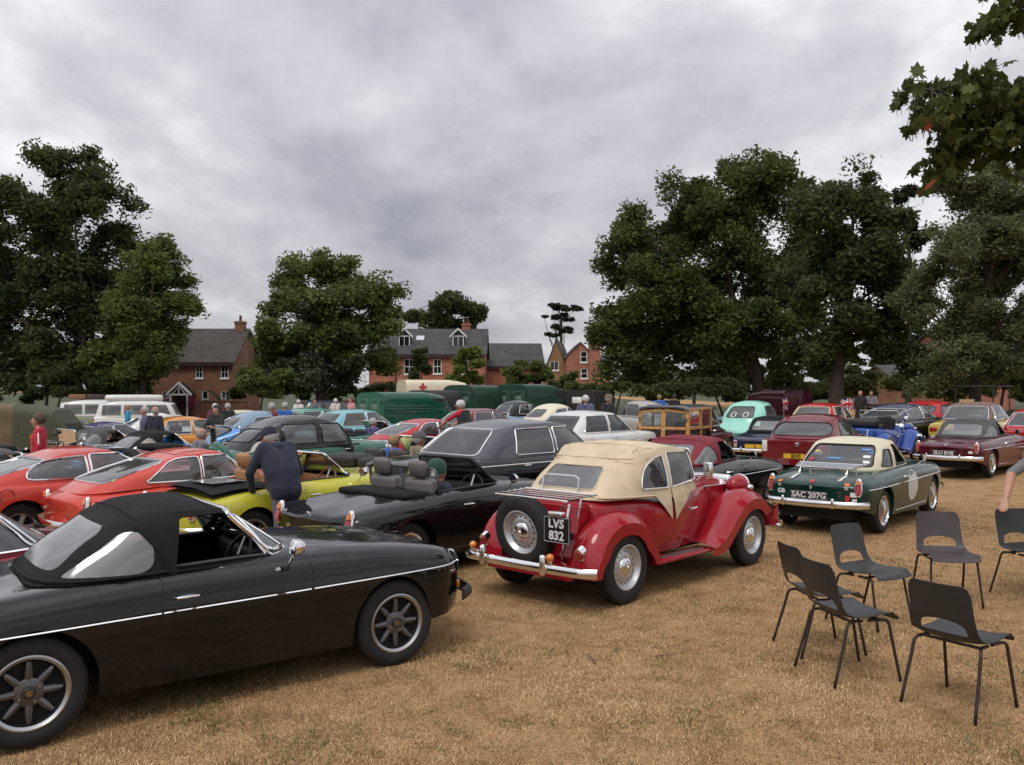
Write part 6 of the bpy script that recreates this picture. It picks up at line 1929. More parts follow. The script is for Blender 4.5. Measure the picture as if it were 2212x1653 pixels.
# ---- the near sycamore whose branches hang in from the right: lobed leaves, each its own piece
def near_maple():
 Z = 9.6; s_ = FPX / Z; rng = random.Random(8)
 base = Vector((8.4, 9.9, gz(8.4, 9.9)))
 e = empty('sycamore_tree', base); tag(e, 'near sycamore with lobed leaves hanging in at the top right', 'tree')
 pol = []
 for a, r in ((-90, .10), (-60, .34), (-38, .52), (-20, .36), (5, .62), (18, .44), (45, .66), (62, .50), (90, .80), (118, .50), (135, .66), (162, .44), (175, .62), (200, .36), (218, .52), (240, .34)): pol.append((r * math.cos(rad(a)), r * math.sin(rad(a))))
 def leaf_data(sz, bend):
  b = MB(); vs = [(x * sz, y * sz, -bend * sz * (x * x + (y - .2) ** 2)) for x, y in pol] + [(0, -.02, 0)]
  b.add(vs, [(i, (i + 1) % 16, 16) for i in range(16)]); b.tube([(0, -.05 * sz, 0), (0, -.75 * sz, -.12 * sz)], .0035, 3)
  return b.mesh('leaf')
 LS = leafmat('leaf_sycamore', (.034, .052, .013), (.060, .085, .021), (.105, .125, .035), .4)
 LR = leafmat('leaf_turning_red', (.20, .035, .015), (.26, .05, .02), (.30, .09, .03), .35)
 data = []
 for i in range(4):
  me = leaf_data(.128, .25 + .2 * i); me.materials.append(LS); me.polygons.foreach_set('use_smooth', [True] * len(me.polygons)); data.append(me)
 mr = leaf_data(.128, .4); mr.materials.append(LR)
 bk = MB()
 trunk = [base * 0, Vector((-.05, 0, 1.6)), Vector((-.15, -.1, 3.2)), Vector((-.1, -.1, 5.2)), Vector((0, 0, 7.4))]
 tp = catmull(trunk, 5); bk.tube(tp, 0, 10, rr=[.28 * (1 - .6 * i / (len(tp) - 1)) for i in range(len(tp))])
 tw = []
 def branch(pts, r0):
  P_ = catmull([Vector(p) for p in pts], 5); bk.tube(P_, 0, 5, rr=[r0 * (1 - .8 * i / (len(P_) - 1)) for i in range(len(P_))], cap=False); return P_
 W_ = lambda x, y, dz=0: px2w(x, y, Z + dz) - base
 mains = [branch([tp[8], W_(2360, 330, -.2), W_(2230, 250), W_(2100, 205), W_(1950, 190)], .06),
    branch([tp[8], W_(2350, 360), W_(2240, 320, .3), W_(2130, 300, .2), W_(2035, 330, .2)], .05),
    branch([tp[12], W_(2380, 120), W_(2280, 60, .2), W_(2190, 30), W_(2120, 55)], .05),
    branch([tp[6], W_(2330, 400, .5), W_(2230, 390, .6), W_(2150, 370, .4)], .05),
    branch([tp[14], Vector((1.2, .5, 7.6)), Vector((2.4, 1.0, 8.2))], .06), branch([tp[12], Vector((.8, -1.4, 6.6)), Vector((1.5, -2.6, 6.9))], .06), branch([tp[13], Vector((-.3, 1.6, 7.2)), Vector((-.2, 3.0, 7.6))], .06)]
 cl = [(1965, 195, 26, 20, 14), (2005, 200, 34, 22, 22), (2060, 205, 45, 26, 40), (2110, 190, 40, 30, 40), (2160, 215, 45, 30, 44), (2205, 205, 40, 30, 40), (1995, 268, 24, 22, 16), (2040, 240, 40, 22, 30), (2090, 250, 45, 26, 40), (2150, 265, 50, 28, 46), (2205, 270, 40, 34, 40),
   (2060, 300, 36, 24, 28), (2110, 310, 46, 26, 38), (2170, 320, 45, 30, 40), (2025, 345, 22, 26, 20), (2040, 380, 20, 24, 12), (2210, 340, 36, 36, 30), (2080, 350, 36, 22, 18), (2140, 55, 24, 20, 16), (2190, 25, 36, 34, 34), (2215, 45, 28, 24, 20), (2200, -20, 40, 26, 20), (2260, 240, 60, 60, 60), (2270, 20, 50, 50, 40)]
 n = 0; leaves = []
 for (x, y, rx, ry, k) in cl:
  c_ = W_(x, y, rng.uniform(-.3, .3)); mm = min((q for m_ in mains for q in m_), key=lambda q: (q - c_).length)
  for j in range(max(2, k // 6)):
   t_ = c_ + Vector((rng.uniform(-1, 1) * rx / s_ * .8, rng.uniform(-.25, .25), rng.uniform(-1, 1) * ry / s_ * .8))
   bk.tube(catmull([mm, (mm + t_) / 2 + Vector((0, 0, .04)), t_], 3), 0, 3, rr=[.012, .010, .008, .007, .006, .005, .004], cap=False)
  for j in range(int(k * 1.7)):
   p = c_ + Vector((rng.gauss(0, .5) * rx / s_, rng.gauss(0, .22), rng.gauss(0, .5) * ry / s_))
   leaves.append((p, rng.choice(data) if rng.random() > .012 else mr))
 for x, y in ((1998, 275), (2008, 342), (2003, 400), (2180, 255)): leaves.append((W_(x, y, -.3), mr))
 rng.shuffle(leaves)
 big = leaves[:290]; rest = leaves[290:]
 def M_(p):
  return Matrix.Translation(p) @ Matrix.Rotation(rng.uniform(0, 2 * PI), 4, 'Z') @ Matrix.Rotation(rng.uniform(.2, 2.1), 4, 'X') @ Matrix.Rotation(rng.uniform(-.9, .9), 4, 'Y') @ Matrix.Scale(rng.uniform(.75, 1.25), 4)
 for p, me in big:
  o = bpy.data.objects.new('leaf', me); COL.objects.link(o); o.parent = e; o.matrix_local = M_(p)
 V = []; F = []; MI = []
 for p, me in rest + [(Vector((rng.gauss(1.5, .7), rng.gauss(.5, 1.2), rng.gauss(7.4, .8))), data[i % 4]) for i in range(900)]:
  m4 = M_(p); o0 = len(V); V.extend([tuple(m4 @ v.co) for v in me.vertices]); F.extend([tuple(o0 + i for i in q.vertices) for q in me.polygons])
 me = bpy.data.meshes.new('crown'); me.from_pydata(V, [], F); o = setmesh('crown', me, LS, e); o['kind'] = 'stuff'
 bk.build('trunk', BARK, e)
near_maple()
# ---------------------------------------------------------------- brick houses beyond the field
def brickmat(name, c0, c1, mort):
 m, nt, b = newmat(name); N = nt.nodes.new; Lk = nt.links.new
 tc = N('ShaderNodeTexCoord'); mp = N('ShaderNodeMapping'); Lk(tc.outputs['UV'], mp.inputs[0])
 br = N('ShaderNodeTexBrick'); br.inputs['Scale'].default_value = 1.0; br.inputs['Brick Width'].default_value = .225; br.inputs['Row Height'].default_value = .075; br.inputs['Mortar Size'].default_value = .008
 br.inputs['Color1'].default_value = (*c0, 1); br.inputs['Color2'].default_value = (*c1, 1); br.inputs['Mortar'].default_value = (*mort, 1); Lk(mp.outputs[0], br.inputs['Vector'])
 n = N('ShaderNodeTexNoise'); n.inputs['Scale'].default_value = .8; n.inputs['Detail'].default_value = 5; Lk(tc.outputs['Object'], n.inputs['Vector'])
 mx = N('ShaderNodeMix'); mx.data_type = 'RGBA'; mx.blend_type = 'MULTIPLY'; mx.inputs[0].default_value = .7
 r = N('ShaderNodeValToRGB'); r.color_ramp.elements[0].color = (.55, .5, .5, 1); r.color_ramp.elements[1].color = (1.2, 1.15, 1.1, 1); r.color_ramp.elements[0].position = .3; r.color_ramp.elements[1].position = .7; Lk(n.outputs['Fac'], r.inputs[0])
 Lk(br.outputs[0], mx.inputs[6]); Lk(r.outputs[0], mx.inputs[7]); Lk(mx.outputs[2], b.inputs['Base Color']); b.inputs['Roughness'].default_value = .9
 return m
def tilemat(name, c):
 m, nt, b = newmat(name); N = nt.nodes.new; Lk = nt.links.new
 tc = N('ShaderNodeTexCoord'); br = N('ShaderNodeTexBrick'); br.inputs['Scale'].default_value = 1; br.inputs['Brick Width'].default_value = .25; br.inputs['Row Height'].default_value = .16; br.inputs['Mortar Size'].default_value = .012
 br.inputs['Color1'].default_value = (*[v * 1.25 for v in c], 1); br.inputs['Color2'].default_value = (*[v * .75 for v in c], 1); br.inputs['Mortar'].default_value = (*[v * .3 for v in c], 1); Lk(tc.outputs['UV'], br.inputs['Vector'])
 n = N('ShaderNodeTexNoise'); n.inputs['Scale'].default_value = 1.2; n.inputs['Detail'].default_value = 6; Lk(tc.outputs['Object'], n.inputs['Vector'])
 mx = N('ShaderNodeMix'); mx.data_type = 'RGBA'; mx.blend_type = 'MULTIPLY'; mx.inputs[0].default_value = .8
 r = N('ShaderNodeValToRGB'); r.color_ramp.elements[0].color = (.6, .6, .62, 1); r.color_ramp.elements[1].color = (1.3, 1.25, 1.2, 1); r.color_ramp.elements[0].position = .3; r.color_ramp.elements[1].position = .7; Lk(n.outputs['Fac'], r.inputs[0])
 Lk(br.outputs[0], mx.inputs[6]); Lk(r.outputs[0], mx.inputs[7]); Lk(mx.outputs[2], b.inputs['Base Color']); b.inputs['Roughness'].default_value = .85
 bp = N('ShaderNodeBump'); bp.inputs['Strength'].default_value = .6; bp.inputs['Distance'].default_value = .02; Lk(br.outputs['Fac'], bp.inputs['Height']); bp.invert = True; Lk(bp.outputs[0], b.inputs['Normal'])
 return m
BR1 = brickmat('red_brick', (.35, .105, .066), (.43, .15, .095), (.34, .22, .17))
BR2 = brickmat('brown_brick', (.21, .092, .052), (.27, .12, .068), (.20, .15, .11))
BR3 = brickmat('tan_brick', (.25, .13, .055), (.31, .17, .075), (.26, .19, .12))
SL1 = tilemat('slate_roof', (.062, .060, .062)); SL2 = tilemat('old_tile_roof', (.060, .052, .046))
FASC = mat('dark_fascia', (.04, .015, .018), .5)
PANE = mat('window_pane', (.012, .014, .016), .06, coat=.5)
def uvproj(o):
 """metre-true brick coordinates by face direction"""
 me = o.data; uv = me.uv_layers.new(name='UVMap')
 for p in me.polygons:
  n = p.normal
  ax = Vector((0, 0, 1)).cross(n)
  if ax.length < .05: ax = Vector((1, 0, 0))
  ax.normalize(); ay = n.cross(ax)
  for li in p.loop_indices:
   c_ = me.vertices[me.loops[li].vertex_index].co; uv.data[li].uv = (c_.dot(ax), c_.dot(ay))
def window(e, M, w, h, bars=(1, 1), sill=True, name='window', arch=False, lintel=None):
 """white sash window: frame, glazing bars, pane, sill; M maps x along the wall, y outwards, z up"""
 t = .07; b = MB()
 for (x0, x1, z0, z1) in ((-w / 2, -w / 2 + t, 0, h), (w / 2 - t, w / 2, 0, h), (-w / 2 + t, w / 2 - t, 0, t), (-w / 2 + t, w / 2 - t, h - t, h)): b.box(x0, x1, -.05, .03, z0, z1, M)
 o = b.build(name, WHITE, e, False)
 for i in range(1, bars[0] + 1): b = MB(); x = -w / 2 + w * i / (bars[0] + 1); b.box(x - .022, x + .022, -.04, .018, t, h - t, M); b.build('glazing_bar', WHITE, o, False)
 for i in range(1, bars[1] + 1): b = MB(); z = h * i / (bars[1] + 1); b.box(-w / 2 + t, w / 2 - t, -.04, .022, z - .025, z + .025, M); b.build('glazing_bar', WHITE, o, False)
 b = MB(); b.add([M @ Vector(q) for q in ((-w / 2 + t, -.015, t), (w / 2 - t, -.015, t), (w / 2 - t, -.015, h - t), (-w / 2 + t, -.015, h - t))], [(0, 1, 2, 3)]); b.build('pane', PANE, o, False)
 if sill: b = MB(); b.box(-w / 2 - .08, w / 2 + .08, -.06, .12, -.09, .0, M); b.build('sill', WHITE, o, False)
 if lintel: b = MB(); b.prism([(-w / 2 - .06, h), (w / 2 + .06, h), (w / 2 + .14, h + .22), (-w / 2 - .14, h + .22)], -.05, .04, 'y', M); b.build('lintel', lintel, o, False)
 return o
def house(name, label, x0, x1, Z, depth, eaves, ridge, wallm, roofm, yaw=0.0, wins=(), cat='house', over=.25, gable_front=False, fascia=True, chim=(), sidewins=()):
 """front wall from x0 to x1 at distance Z; ridge along the front unless gable_front"""
 e = empty(name, (x0, Z, min(0, gz(x0, Z))), rad(yaw)); tag(e, label, cat, 'brick houses beyond the field')
 w = x1 - x0
 bm = bmesh.new()
 def face(*pts): return bm.faces.new([bm.verts.new(p) for p in pts])
 if gable_front:
  face((0, 0, -.3), (w, 0, -.3), (w, 0, eaves), (w / 2, 0, ridge), (0, 0, eaves)); face((w, depth, -.3), (0, depth, -.3), (0, depth, eaves), (w / 2, depth, ridge), (w, depth, eaves))
  face((0, depth, -.3), (0, 0, -.3), (0, 0, eaves), (0, depth, eaves)); face((w, 0, -.3), (w, depth, -.3), (w, depth, eaves), (w, 0, eaves))
 else:
  face((0, 0, -.3), (w, 0, -.3), (w, 0, eaves), (0, 0, eaves)); face((w, depth, -.3), (0, depth, -.3), (0, depth, eaves), (w, depth, eaves))
  face((0, depth, -.3), (0, 0, -.3), (0, 0, eaves), (0, depth / 2, ridge), (0, depth, eaves)); face((w, 0, -.3), (w, depth, -.3), (w, depth, eaves), (w, depth / 2, ridge), (w, 0, eaves))
 bm.normal_update()
 for (u, z, ww, hh, bars, lin) in wins:
  q = clip_out(bm, [f for f in bm.faces if f.normal.y < -.9 and abs(f.calc_center_median().y) < .01], 'y', [(u - ww / 2, z), (u + ww / 2, z), (u + ww / 2, z + hh), (u - ww / 2, z + hh)])
  if q: q.free()
 tidy(bm)
 wl = bmobj('wall', bm, wallm, e, False); uvproj(wl)
 b = MB(); b.box(.3, w - .3, .5, depth - .3, 0, eaves - .1); b.build('interior', GAP, e, False)
 for (u, z, ww, hh, bars, lin) in wins:
  window(e, Matrix.Translation((u, .06, z)) @ Matrix.Rotation(PI, 4, 'Z'), ww, hh, bars, True, lintel=lin)
 for (v, z, ww, hh, bars) in sidewins:
  window(e, Matrix.Translation((w, v, z)) @ Matrix.Rotation(-PI / 2, 4, 'Z'), ww, hh, bars)
 b = MB(); o_ = over
 if gable_front:
  k = (ridge - eaves) / (w / 2)
  for sd in (-1, 1):
   xe = w / 2 + sd * (w / 2 + o_); ze = eaves - k * o_
   b.prism([(w / 2, ridge + .02), (xe, ze + .02), (xe, ze + .14), (w / 2, ridge + .16)], -o_ * .6, depth + o_, 'y')
 else:
  k = (ridge - eaves) / (depth / 2)
  for sd in (-1, 1):
   ye = depth / 2 + sd * (depth / 2 + o_); ze = eaves - k * o_
   b.prism([(depth / 2, ridge + .02), (ye, ze + .02), (ye, ze + .14), (depth / 2, ridge + .16)], -o_, w + o_, 'x')
 rf = b.build('roof', roofm, e, False); uvproj(rf)
 if fascia and not gable_front:
  b = MB(); b.box(-.1, w + .1, -o_ - .02, -o_ + .06, eaves - .34, eaves - .06); b.build('gutter', FASC, e, False)
 for (u, v, cw, z0, z1, pots) in chim:
  b = MB(); b.box(u - cw / 2, u + cw / 2, v - cw / 2, v + cw / 2, z0, z1); b.box(u - cw / 2 - .06, u + cw / 2 + .06, v - cw / 2 - .06, v + cw / 2 + .06, z1 - .18, z1 - .04); ch = b.build('chimney', wallm, rf, False); uvproj(ch)
  for i in range(pots): b = MB(); b.lathe([(.13, z1), (.11, z1 + .1), (.10, z1 + .42), (.12, z1 + .46)], 10, 'z', Matrix.Translation((u + (i - (pots - 1) / 2) * .3, v, 0))); b.build('chimney_pot', mat('clay_pot', (.10, .05, .04), .8), rf)
 return e
H_ = 843
def hx(px, Z): return (px - 1106) / FPX * Z
def hz(py, Z): return CAM_H - (py - H_) / FPX * Z
# dormer house
Z = 75; x0, x1 = hx(797, Z), hx(1046, Z)
W1 = [(hx(a, Z) - x0, hz(bt, Z), (c_ / FPX) * Z, (d_ / FPX) * Z, bars, None) for a, bt, c_, d_, bars in ((884, 801, 23, 33, (1, 1)), (945, 800, 18, 32, (1, 1)), (1001, 800, 20, 32, (1, 1)), (880, 850, 22, 30, (1, 1)), (950, 850, 22, 30, (1, 1)))]
e = house('dormer_house', 'red brick house with two white dormer windows in its slate roof', x0, x1, Z, 7.6, hz(757, Z), hz(700, Z), BR1, SL1, 0, W1, chim=((hx(1002, Z) - x0, 4.0, .75, 6.8, hz(688, Z) + .15, 2),))
for dx in (870, 988):
 u = hx(dx, Z) - x0; zb_, zt_ = hz(741, Z), hz(716, Z); yb = (zb_ - hz(757, Z)) / (hz(700, Z) - hz(757, Z)) * 3.8
 b = MB(); b.box(u - .52, u + .52, yb + .02, yb + 2.0, zb_ - .2, zt_); b.prism([(u - .52, zt_), (u + .52, zt_), (u, zt_ + .55)], yb + .02, yb + 3.0, 'y'); dm = b.build('dormer', SL1, e, False); uvproj(dm)
 w_ = window(e, Matrix.Translation((u, yb + .0, zb_)) @ Matrix.Rotation(PI, 4, 'Z'), .98, zt_ - zb_, (1, 0)); 
 for sd in (-1, 1): b = MB(); b.prism([(u, zt_ + .52), (u, zt_ + .70), (u + sd * .75, zt_ - .02), (u + sd * .75, zt_ - .18)], yb - .12, yb + .06, 'y'); b.build('bargeboard', WHITE, dm, False)
b = MB(); u = hx(902, Z) - x0; k_ = 3.8 / (hz(700, Z) - hz(757, Z)); za, zc_ = hz(727, Z), hz(718, Z); e0 = hz(757, Z)
b.prism([((za - e0) * k_ - .06, za + .10), ((zc_ - e0) * k_ - .06, zc_ + .10), ((zc_ - e0) * k_ - .04, zc_ + .18), ((za - e0) * k_ - .04, za + .18)], u - .35, u + .35, 'x'); b.build('skylight', mat('skylight', (.5, .52, .55), .15), e, False)
b = MB(); b.tube([(hx(855, Z) - x0, -.08, 0), (hx(855, Z) - x0, -.08, hz(757, Z) - .2)], .05, 6); b.build('drainpipe', FASC, e)
b = MB(); b.tube([(hx(996, Z) - x0, 3.9, 7.2), (hx(996, Z) - x0, 3.9, 8.9)], .03, 4); b.tube([(hx(996, Z) - x0 - .5, 3.9, 8.8), (hx(996, Z) - x0 + .5, 3.9, 8.9)], .02, 4); b.build('aerial', STEEL, e)
# old cottage
Z = 65; x0, x1 = hx(318, Z), hx(503, Z)
W1 = [(hx(a, Z) - x0, hz(bt, Z), (c_ / FPX) * Z, (d_ / FPX) * Z, bars, WHITE) for a, bt, c_, d_, bars in ((485, 803, 17, 28, (1, 1)), (443, 866, 14, 36, (0, 1)), (487, 864, 20, 34, (1, 1)), (357, 864, 14, 34, (0, 1)), (430, 803, 16, 28, (1, 1)))]
e = house('cottage', 'brown brick cottage with a white gabled porch and tall chimney', x0, x1, Z, 7.0, hz(767, Z), hz(693, Z), BR2, SL2, 0, W1, chim=((hx(488, Z) - x0, 3.5, .70, 6.0, hz(672, Z), 1),))
u = hx(397, Z) - x0; zp = hz(838, Z)
b = MB()
for sd in (-1, 1): b.box(u + sd * .62 - .06, u + sd * .62 + .06, -1.0, -.88, 0, zp)
po = b.build('porch', WHITE, e, False)
for sd in (-1, 1): b = MB(); b.prism([(u, zp + .75), (u, zp + .95), (u + sd * .95, zp + .05), (u + sd * .95, zp - .12)], -1.08, -.92, 'y'); b.build('porch_rafter', WHITE, po, False)
b = MB(); b.box(u - .85, u + .85, -1.02, -.94, zp - .06, zp + .06); b.tube([(u, -.98, zp), (u, -.98, zp + .75)], .05, 5); b.tube([(u - .5, -.98, zp), (u - .1, -.98, zp + .5), (u, -.98, zp + .7)], .04, 5); b.tube([(u + .5, -.98, zp), (u + .1, -.98, zp + .5), (u, -.98, zp + .7)], .04, 5); b.build('porch_truss', WHITE, po)
b = MB(); b.prism([(u - .95, zp), (u + .95, zp), (u, zp + .9)], -.9, .0, 'y'); b.build('porch_roof', SL2, po, False)
b = MB(); b.box(u - .5, u + .5, -.06, -.002, 0, 2.1); b.build('door', mat('dark_red_door', (.06, .012, .02), .4), e, False)
for sd in (-1, 1):
 o = bpy.data.objects.new('hanging_flowers', leaf_mesh('hanging_flowers', np.array([[0, 0, 0, .4], [0, 0, -.35, .35]]), np.random.default_rng(5), 500, .12, .5, mat('pink_flowers', (.22, .03, .08), .8))); COL.objects.link(o); o.parent = e; o.location = (u + sd * .95, -1.0, zp - .5)
# barn, gable end turned to the field
Z = 82; xa, xb = hx(1052, Z), hx(1200, Z)
e = house('barn', 'long red brick barn with a grey tiled roof', xa, hx(1172, Z), Z, 6.4, hz(790, Z), hz(741, Z), BR1, SL1, 4, ())
e = house('gabled_house', 'tan brick gable end with a white arched window', hx(1172, Z - 1), hx(1230, Z - 1), Z - 1, 9, hz(812, Z), hz(738, Z), BR3, SL1, -8, [(hx(1197, Z) - hx(1172, Z), hz(801, Z), .85, .9, (1, 0), None)], gable_front=True, over=.12)
# tall brick house with gable and tower chimney
Z = 78; xa = hx(1224, Z)
W1 = [(hx(a, Z) - xa, hz(bt, Z), .62, h_ / FPX * Z, (0, 1), None) for a, bt, h_ in ((1261, 783, 24), (1262, 818, 22), (1230, 845, 20))]
e = house('tall_house', 'tall red brick house with a gable and a tower chimney', xa, hx(1284, Z), Z, 8, hz(772, Z), hz(742, Z), BR1, SL1, 0, W1, gable_front=True, over=.12, chim=())
b = MB(); cx = hx(1284, Z) - xa; b.box(cx - .5, cx + .5, -.35, .6, -.3, hz(733, Z)); b.box(cx - .6, cx + .6, -.45, .7, hz(737, Z), hz(733, Z)); o = b.build('chimney', BR1, e, False); uvproj(o)
for i in (-.25, .25): b = MB(); b.lathe([(.14, 0), (.11, .4), (.13, .5)], 10, 'z', Matrix.Translation((cx + i, .1, hz(733, Z)))); b.build('chimney_pot', mat('clay_pot', (.10, .05, .04), .8), e)
W1 = [(hx(1299, Z) - hx(1290, Z), hz(820, Z), .6, 1.15, (0, 1), None)]
e = house('brick_wing', 'low brick wing at the right of the tall house', hx(1290, Z), hx(1322, Z), Z + .6, 6, hz(785, Z), hz(768, Z), BR1, SL1, 0, W1)
# white door house glimpsed right
Z = 66; xa = hx(1932, Z)
W1 = [(hx(1999, Z) - xa, hz(838, Z), 1.0, 1.6, (1, 1), WHITE), (hx(1960, Z) - xa, hz(836, Z), .9, 1.2, (1, 1), None)]
e = house('brick_lodge', 'small brick lodge glimpsed under the trees at the right', xa, hx(2012, Z), Z, 6, hz(818, Z), hz(790, Z), BR2, SL1, 0, W1)
Z = 72; xa = hx(2055, Z)
W1 = [(hx(2085, Z) - xa, hz(790, Z), 1.2, 1.5, (1, 1), WHITE), (hx(2130, Z) - xa, hz(790, Z), 1.2, 1.5, (1, 1), WHITE)]
e = house('brick_villa', 'red brick villa behind the feathery tree at the right', xa, hx(2190, Z), Z, 8, hz(755, Z), hz(715, Z), BR1, SL1, 0, W1)
# garden walls
for i, (a, c_, Z, h_, lab) in enumerate(((425, 530, 60, 1.15, 'low brown brick garden wall before the cottage'), (250, 330, 60, 1.2, 'dark brick garden wall behind the white camper'), (720, 870, 68, 1.1, 'red brick garden wall before the dormer house'))):
 b = MB(); b.box(hx(a, Z), hx(c_, Z), Z, Z + .22, -.6, h_); b.box(hx(a, Z) - .05, hx(c_, Z) + .05, Z - .04, Z + .26, h_, h_ + .08)
 o = b.build('garden_wall', BR2, None, False); uvproj(o); tag(o, lab, 'wall', 'garden walls')
# ---------------------------------------------------------------- the cars, near to far
P = dict(
 black=paint('black', (.003, .003, .0035), .16), red=paint('orange_red', (.47, .034, .022)), tomato=paint('tomato_red', (.52, .050, .032)),
 vred=paint('vintage_red', (.30, .007, .016)), maroon=paint('maroon', (.085, .008, .017)), dred=paint('dark_red', (.15, .008, .014)),
 bgreen=paint('racing_green', (.004, .034, .027)), lime=paint('lime_yellow', (.50, .46, .045)), limec=paint('pale_lime', (.50, .52, .20)),
 sky=paint('sky_blue', (.05, .25, .62)), pblue=paint('powder_blue', (.17, .26, .36)), navy=paint('navy', (.012, .016, .045)), violet=paint('violet_blue', (.05, .05, .16)),
 white=paint('white', (.62, .63, .62)), silver=paint('silver', (.36, .37, .38), .3), cream=paint('cream', (.58, .47, .30)), mint=paint('mint', (.28, .60, .50)),
 orange=paint('orange', (.62, .24, .03)), yellow=paint('pale_yellow', (.62, .47, .13)), grey=paint('grey', (.12, .12, .125)), lgrey=paint('light_grey', (.36, .35, .32)),
 vgreen=paint('van_green', (.008, .075, .045)), agreen=paint('army_green', (.022, .058, .038), .45, .2), deep=paint('deep_blue', (.015, .06, .28)), cyan=paint('pale_turquoise', (.16, .42, .50)),
 dgreen=paint('dark_bottle_green', (.020, .11, .072)), choc=paint('dark_maroon', (.035, .006, .012)), ocream=paint('old_cream', (.66, .60, .46), .4, .2), bright=paint('bright_red', (.40, .012, .014)), beige=paint('beige', (.36, .25, .14)))
BEIGE = mat('beige_hood_canvas', (.56, .455, .32), .85, noise=.16, nscale=4, bump=.35, bscale=7)
HOODB = mat('brown_hood_fabric', (.16, .10, .085), .8, noise=.2, nscale=5)
CANV = mat('khaki_canvas', (.13, .095, .055), .9, noise=.3, nscale=3, bump=.4, bscale=6)
WOOD = mat('varnished_ash', (.50, .25, .075), .35, 0, coat=.5, noise=.28, nscale=9)
c = roadster('black roadster with black soft top and spoked alloys in the left foreground', (-2.16, 5.99), 38.2, P['black'], 'soft', wheels='alloy8', bumpers='black', mirrors=(-1, 1), sill=False)
c = tourer('red vintage tourer with beige canvas top and a spare wheel on its tail', (1.35, 9.236), 47.2, P['vred'], BEIGE)
# ---- open black roadster
c = roadster('open black roadster with wire wheels and a driver in a green hat', (-.80, 10.15), 48, P['black'], 'open', wheels='wire', strip=False, bumpers=None, frame=BLACKP, flare=.03, mirrors=(-1,), seatm=SEATG)
hit, n = raycast(c.bvh, 'x', -1, 0, .70)
b = MB(); b.lathe([(.0, -.012), (.030, -.010), (.034, 0)], 8, 'x', Matrix.Translation((hit.x, 0, .70)) @ Matrix.Rotation(-.5, 4, 'Y')); b.build('badge', CHROME, c.e)
for y, t, z in ((.36, 'V8', .545), ):
 hit, n = raycast(c.bvh, 'x', -1, y, z)
 decal_text(c.e, Matrix.Translation((hit.x - .01, y, z)) @ REAR, t, .07, CHROME)
hit, n = raycast(c.bvh, 'x', -1, -.30, .53)
b = MB(); b.lathe([(.036, 0), (.03, -.014), (0, -.016)], 16, 'x', Matrix.Translation((hit.x, -.30, .53))); b.build('boot_lock', CHROME, c.e)
b = MB(); Pp = rpoly([(-.58, .86), (.58, .86), (.55, 1.10), (-.55, 1.10)], .06)
b.tube([(-.62 - (z - .86) * .1, y, z) for y, z in Pp], .014, 6, True); wd = b.build('wind_deflector', GUN, c.e)
b = MB(); b.add([(-.62 - (z - .86) * .1, y, z) for y, z in Pp], [tuple(range(len(Pp)))]); b.build('deflector_mesh', GLASST, wd, False)
# ---- green hardtop
c = roadster('dark green roadster with cream hard top, white door roundel and boot rack', (5.31, 13.18), 49, P['bgreen'], 'hard', hood=P['ocream'], wheels='wire', plate_txt='SAC 207G', mirrors=(-1, 1))
for sd in (-1, 1):
 # racing roundel
 b = MB(); N = 28; P0 = []
 for i in range(N):
  a = 2 * PI * i / N
  h, n = raycast(c.bvh, 'y', sd, -.02 + .225 * math.cos(a), .565 + .225 * math.sin(a)); P0.append(h + Vector((0, sd * .004, 0)))
 h, n = raycast(c.bvh, 'y', sd, -.02, .565); P1 = []
 for i in range(N):
  a = 2 * PI * i / N
  q, n = raycast(c.bvh, 'y', sd, -.02 + .12 * math.cos(a), .565 + .12 * math.sin(a)); P1.append(q + Vector((0, sd * .004, 0)))
 b.add(P0 + P1 + [h + Vector((0, sd * .004, 0))], [(i, (i + 1) % N, N + (i + 1) % N, N + i) for i in range(N)] + [(N + i, N + (i + 1) % N, 2 * N) for i in range(N)])
 b.build('door_roundel', mat('roundel_white', (.60, .62, .58), .35), c.e)
def deck(c, x, y): return raycast(c.bvh, 'z', 1, x, y)[0].z
b = MB()
rk = [(-1.12, .48), (-1.12, -.48), (-1.46, -.40), (-1.50, -.34), (-1.50, .34), (-1.46, .40)]
zz = lambda x: .905 - (x + 1.12) * -.10
b.tube([(x, y, zz(x)) for x, y in rk], .011, 6, True)
for x in (-1.20, -1.28, -1.36, -1.44): b.tube([(x, -.45 + (abs(x) - 1.12) * .2, zz(x)), (x, .45 - (abs(x) - 1.12) * .2, zz(x))], .008, 5)
for y in (-.33, .33):
 b.tube([(-1.14, y, zz(-1.14)), (-1.14, y, .83)], .009, 5); b.tube([(-1.46, y, zz(-1.46)), (-1.52, y, .79)], .009, 5)
b.build('boot_rack', CHROME, c.e)
LEATH = mat('white_strap', (.60, .58, .52), .5)
for y in (-.33, .33):
 b = MB(); b.rbox(-1.78, -1.52, y - .022, y + .022, -.004, .004, .003, 1, Matrix.Translation((0, 0, .79)) @ Matrix.Rotation(0, 4, 'Y'))
 o = b.build('rack_strap', LEATH, c.e)
 for v in o.data.vertices:
  h, n = raycast(c.bvh, 'z', 1, v.co.x, v.co.y); v.co.z = h.z + (.006 if v.co.z < .79 else .014)
def on_tail(c, y, z, d=.006):
 h, n = raycast(c.bvh, 'x', -1, y, z)
 q = (-n if n.x > 0 else n)
 zax = q; yax = (Vector((0, 0, 1)) - zax * zax.z).normalized(); xax = yax.cross(zax)
 return Matrix(((xax.x, yax.x, zax.x, h.x + zax.x * d), (xax.y, yax.y, zax.y, h.y + zax.y * d), (xax.z, yax.z, zax.z, h.z + zax.z * d), (0, 0, 0, 1)))
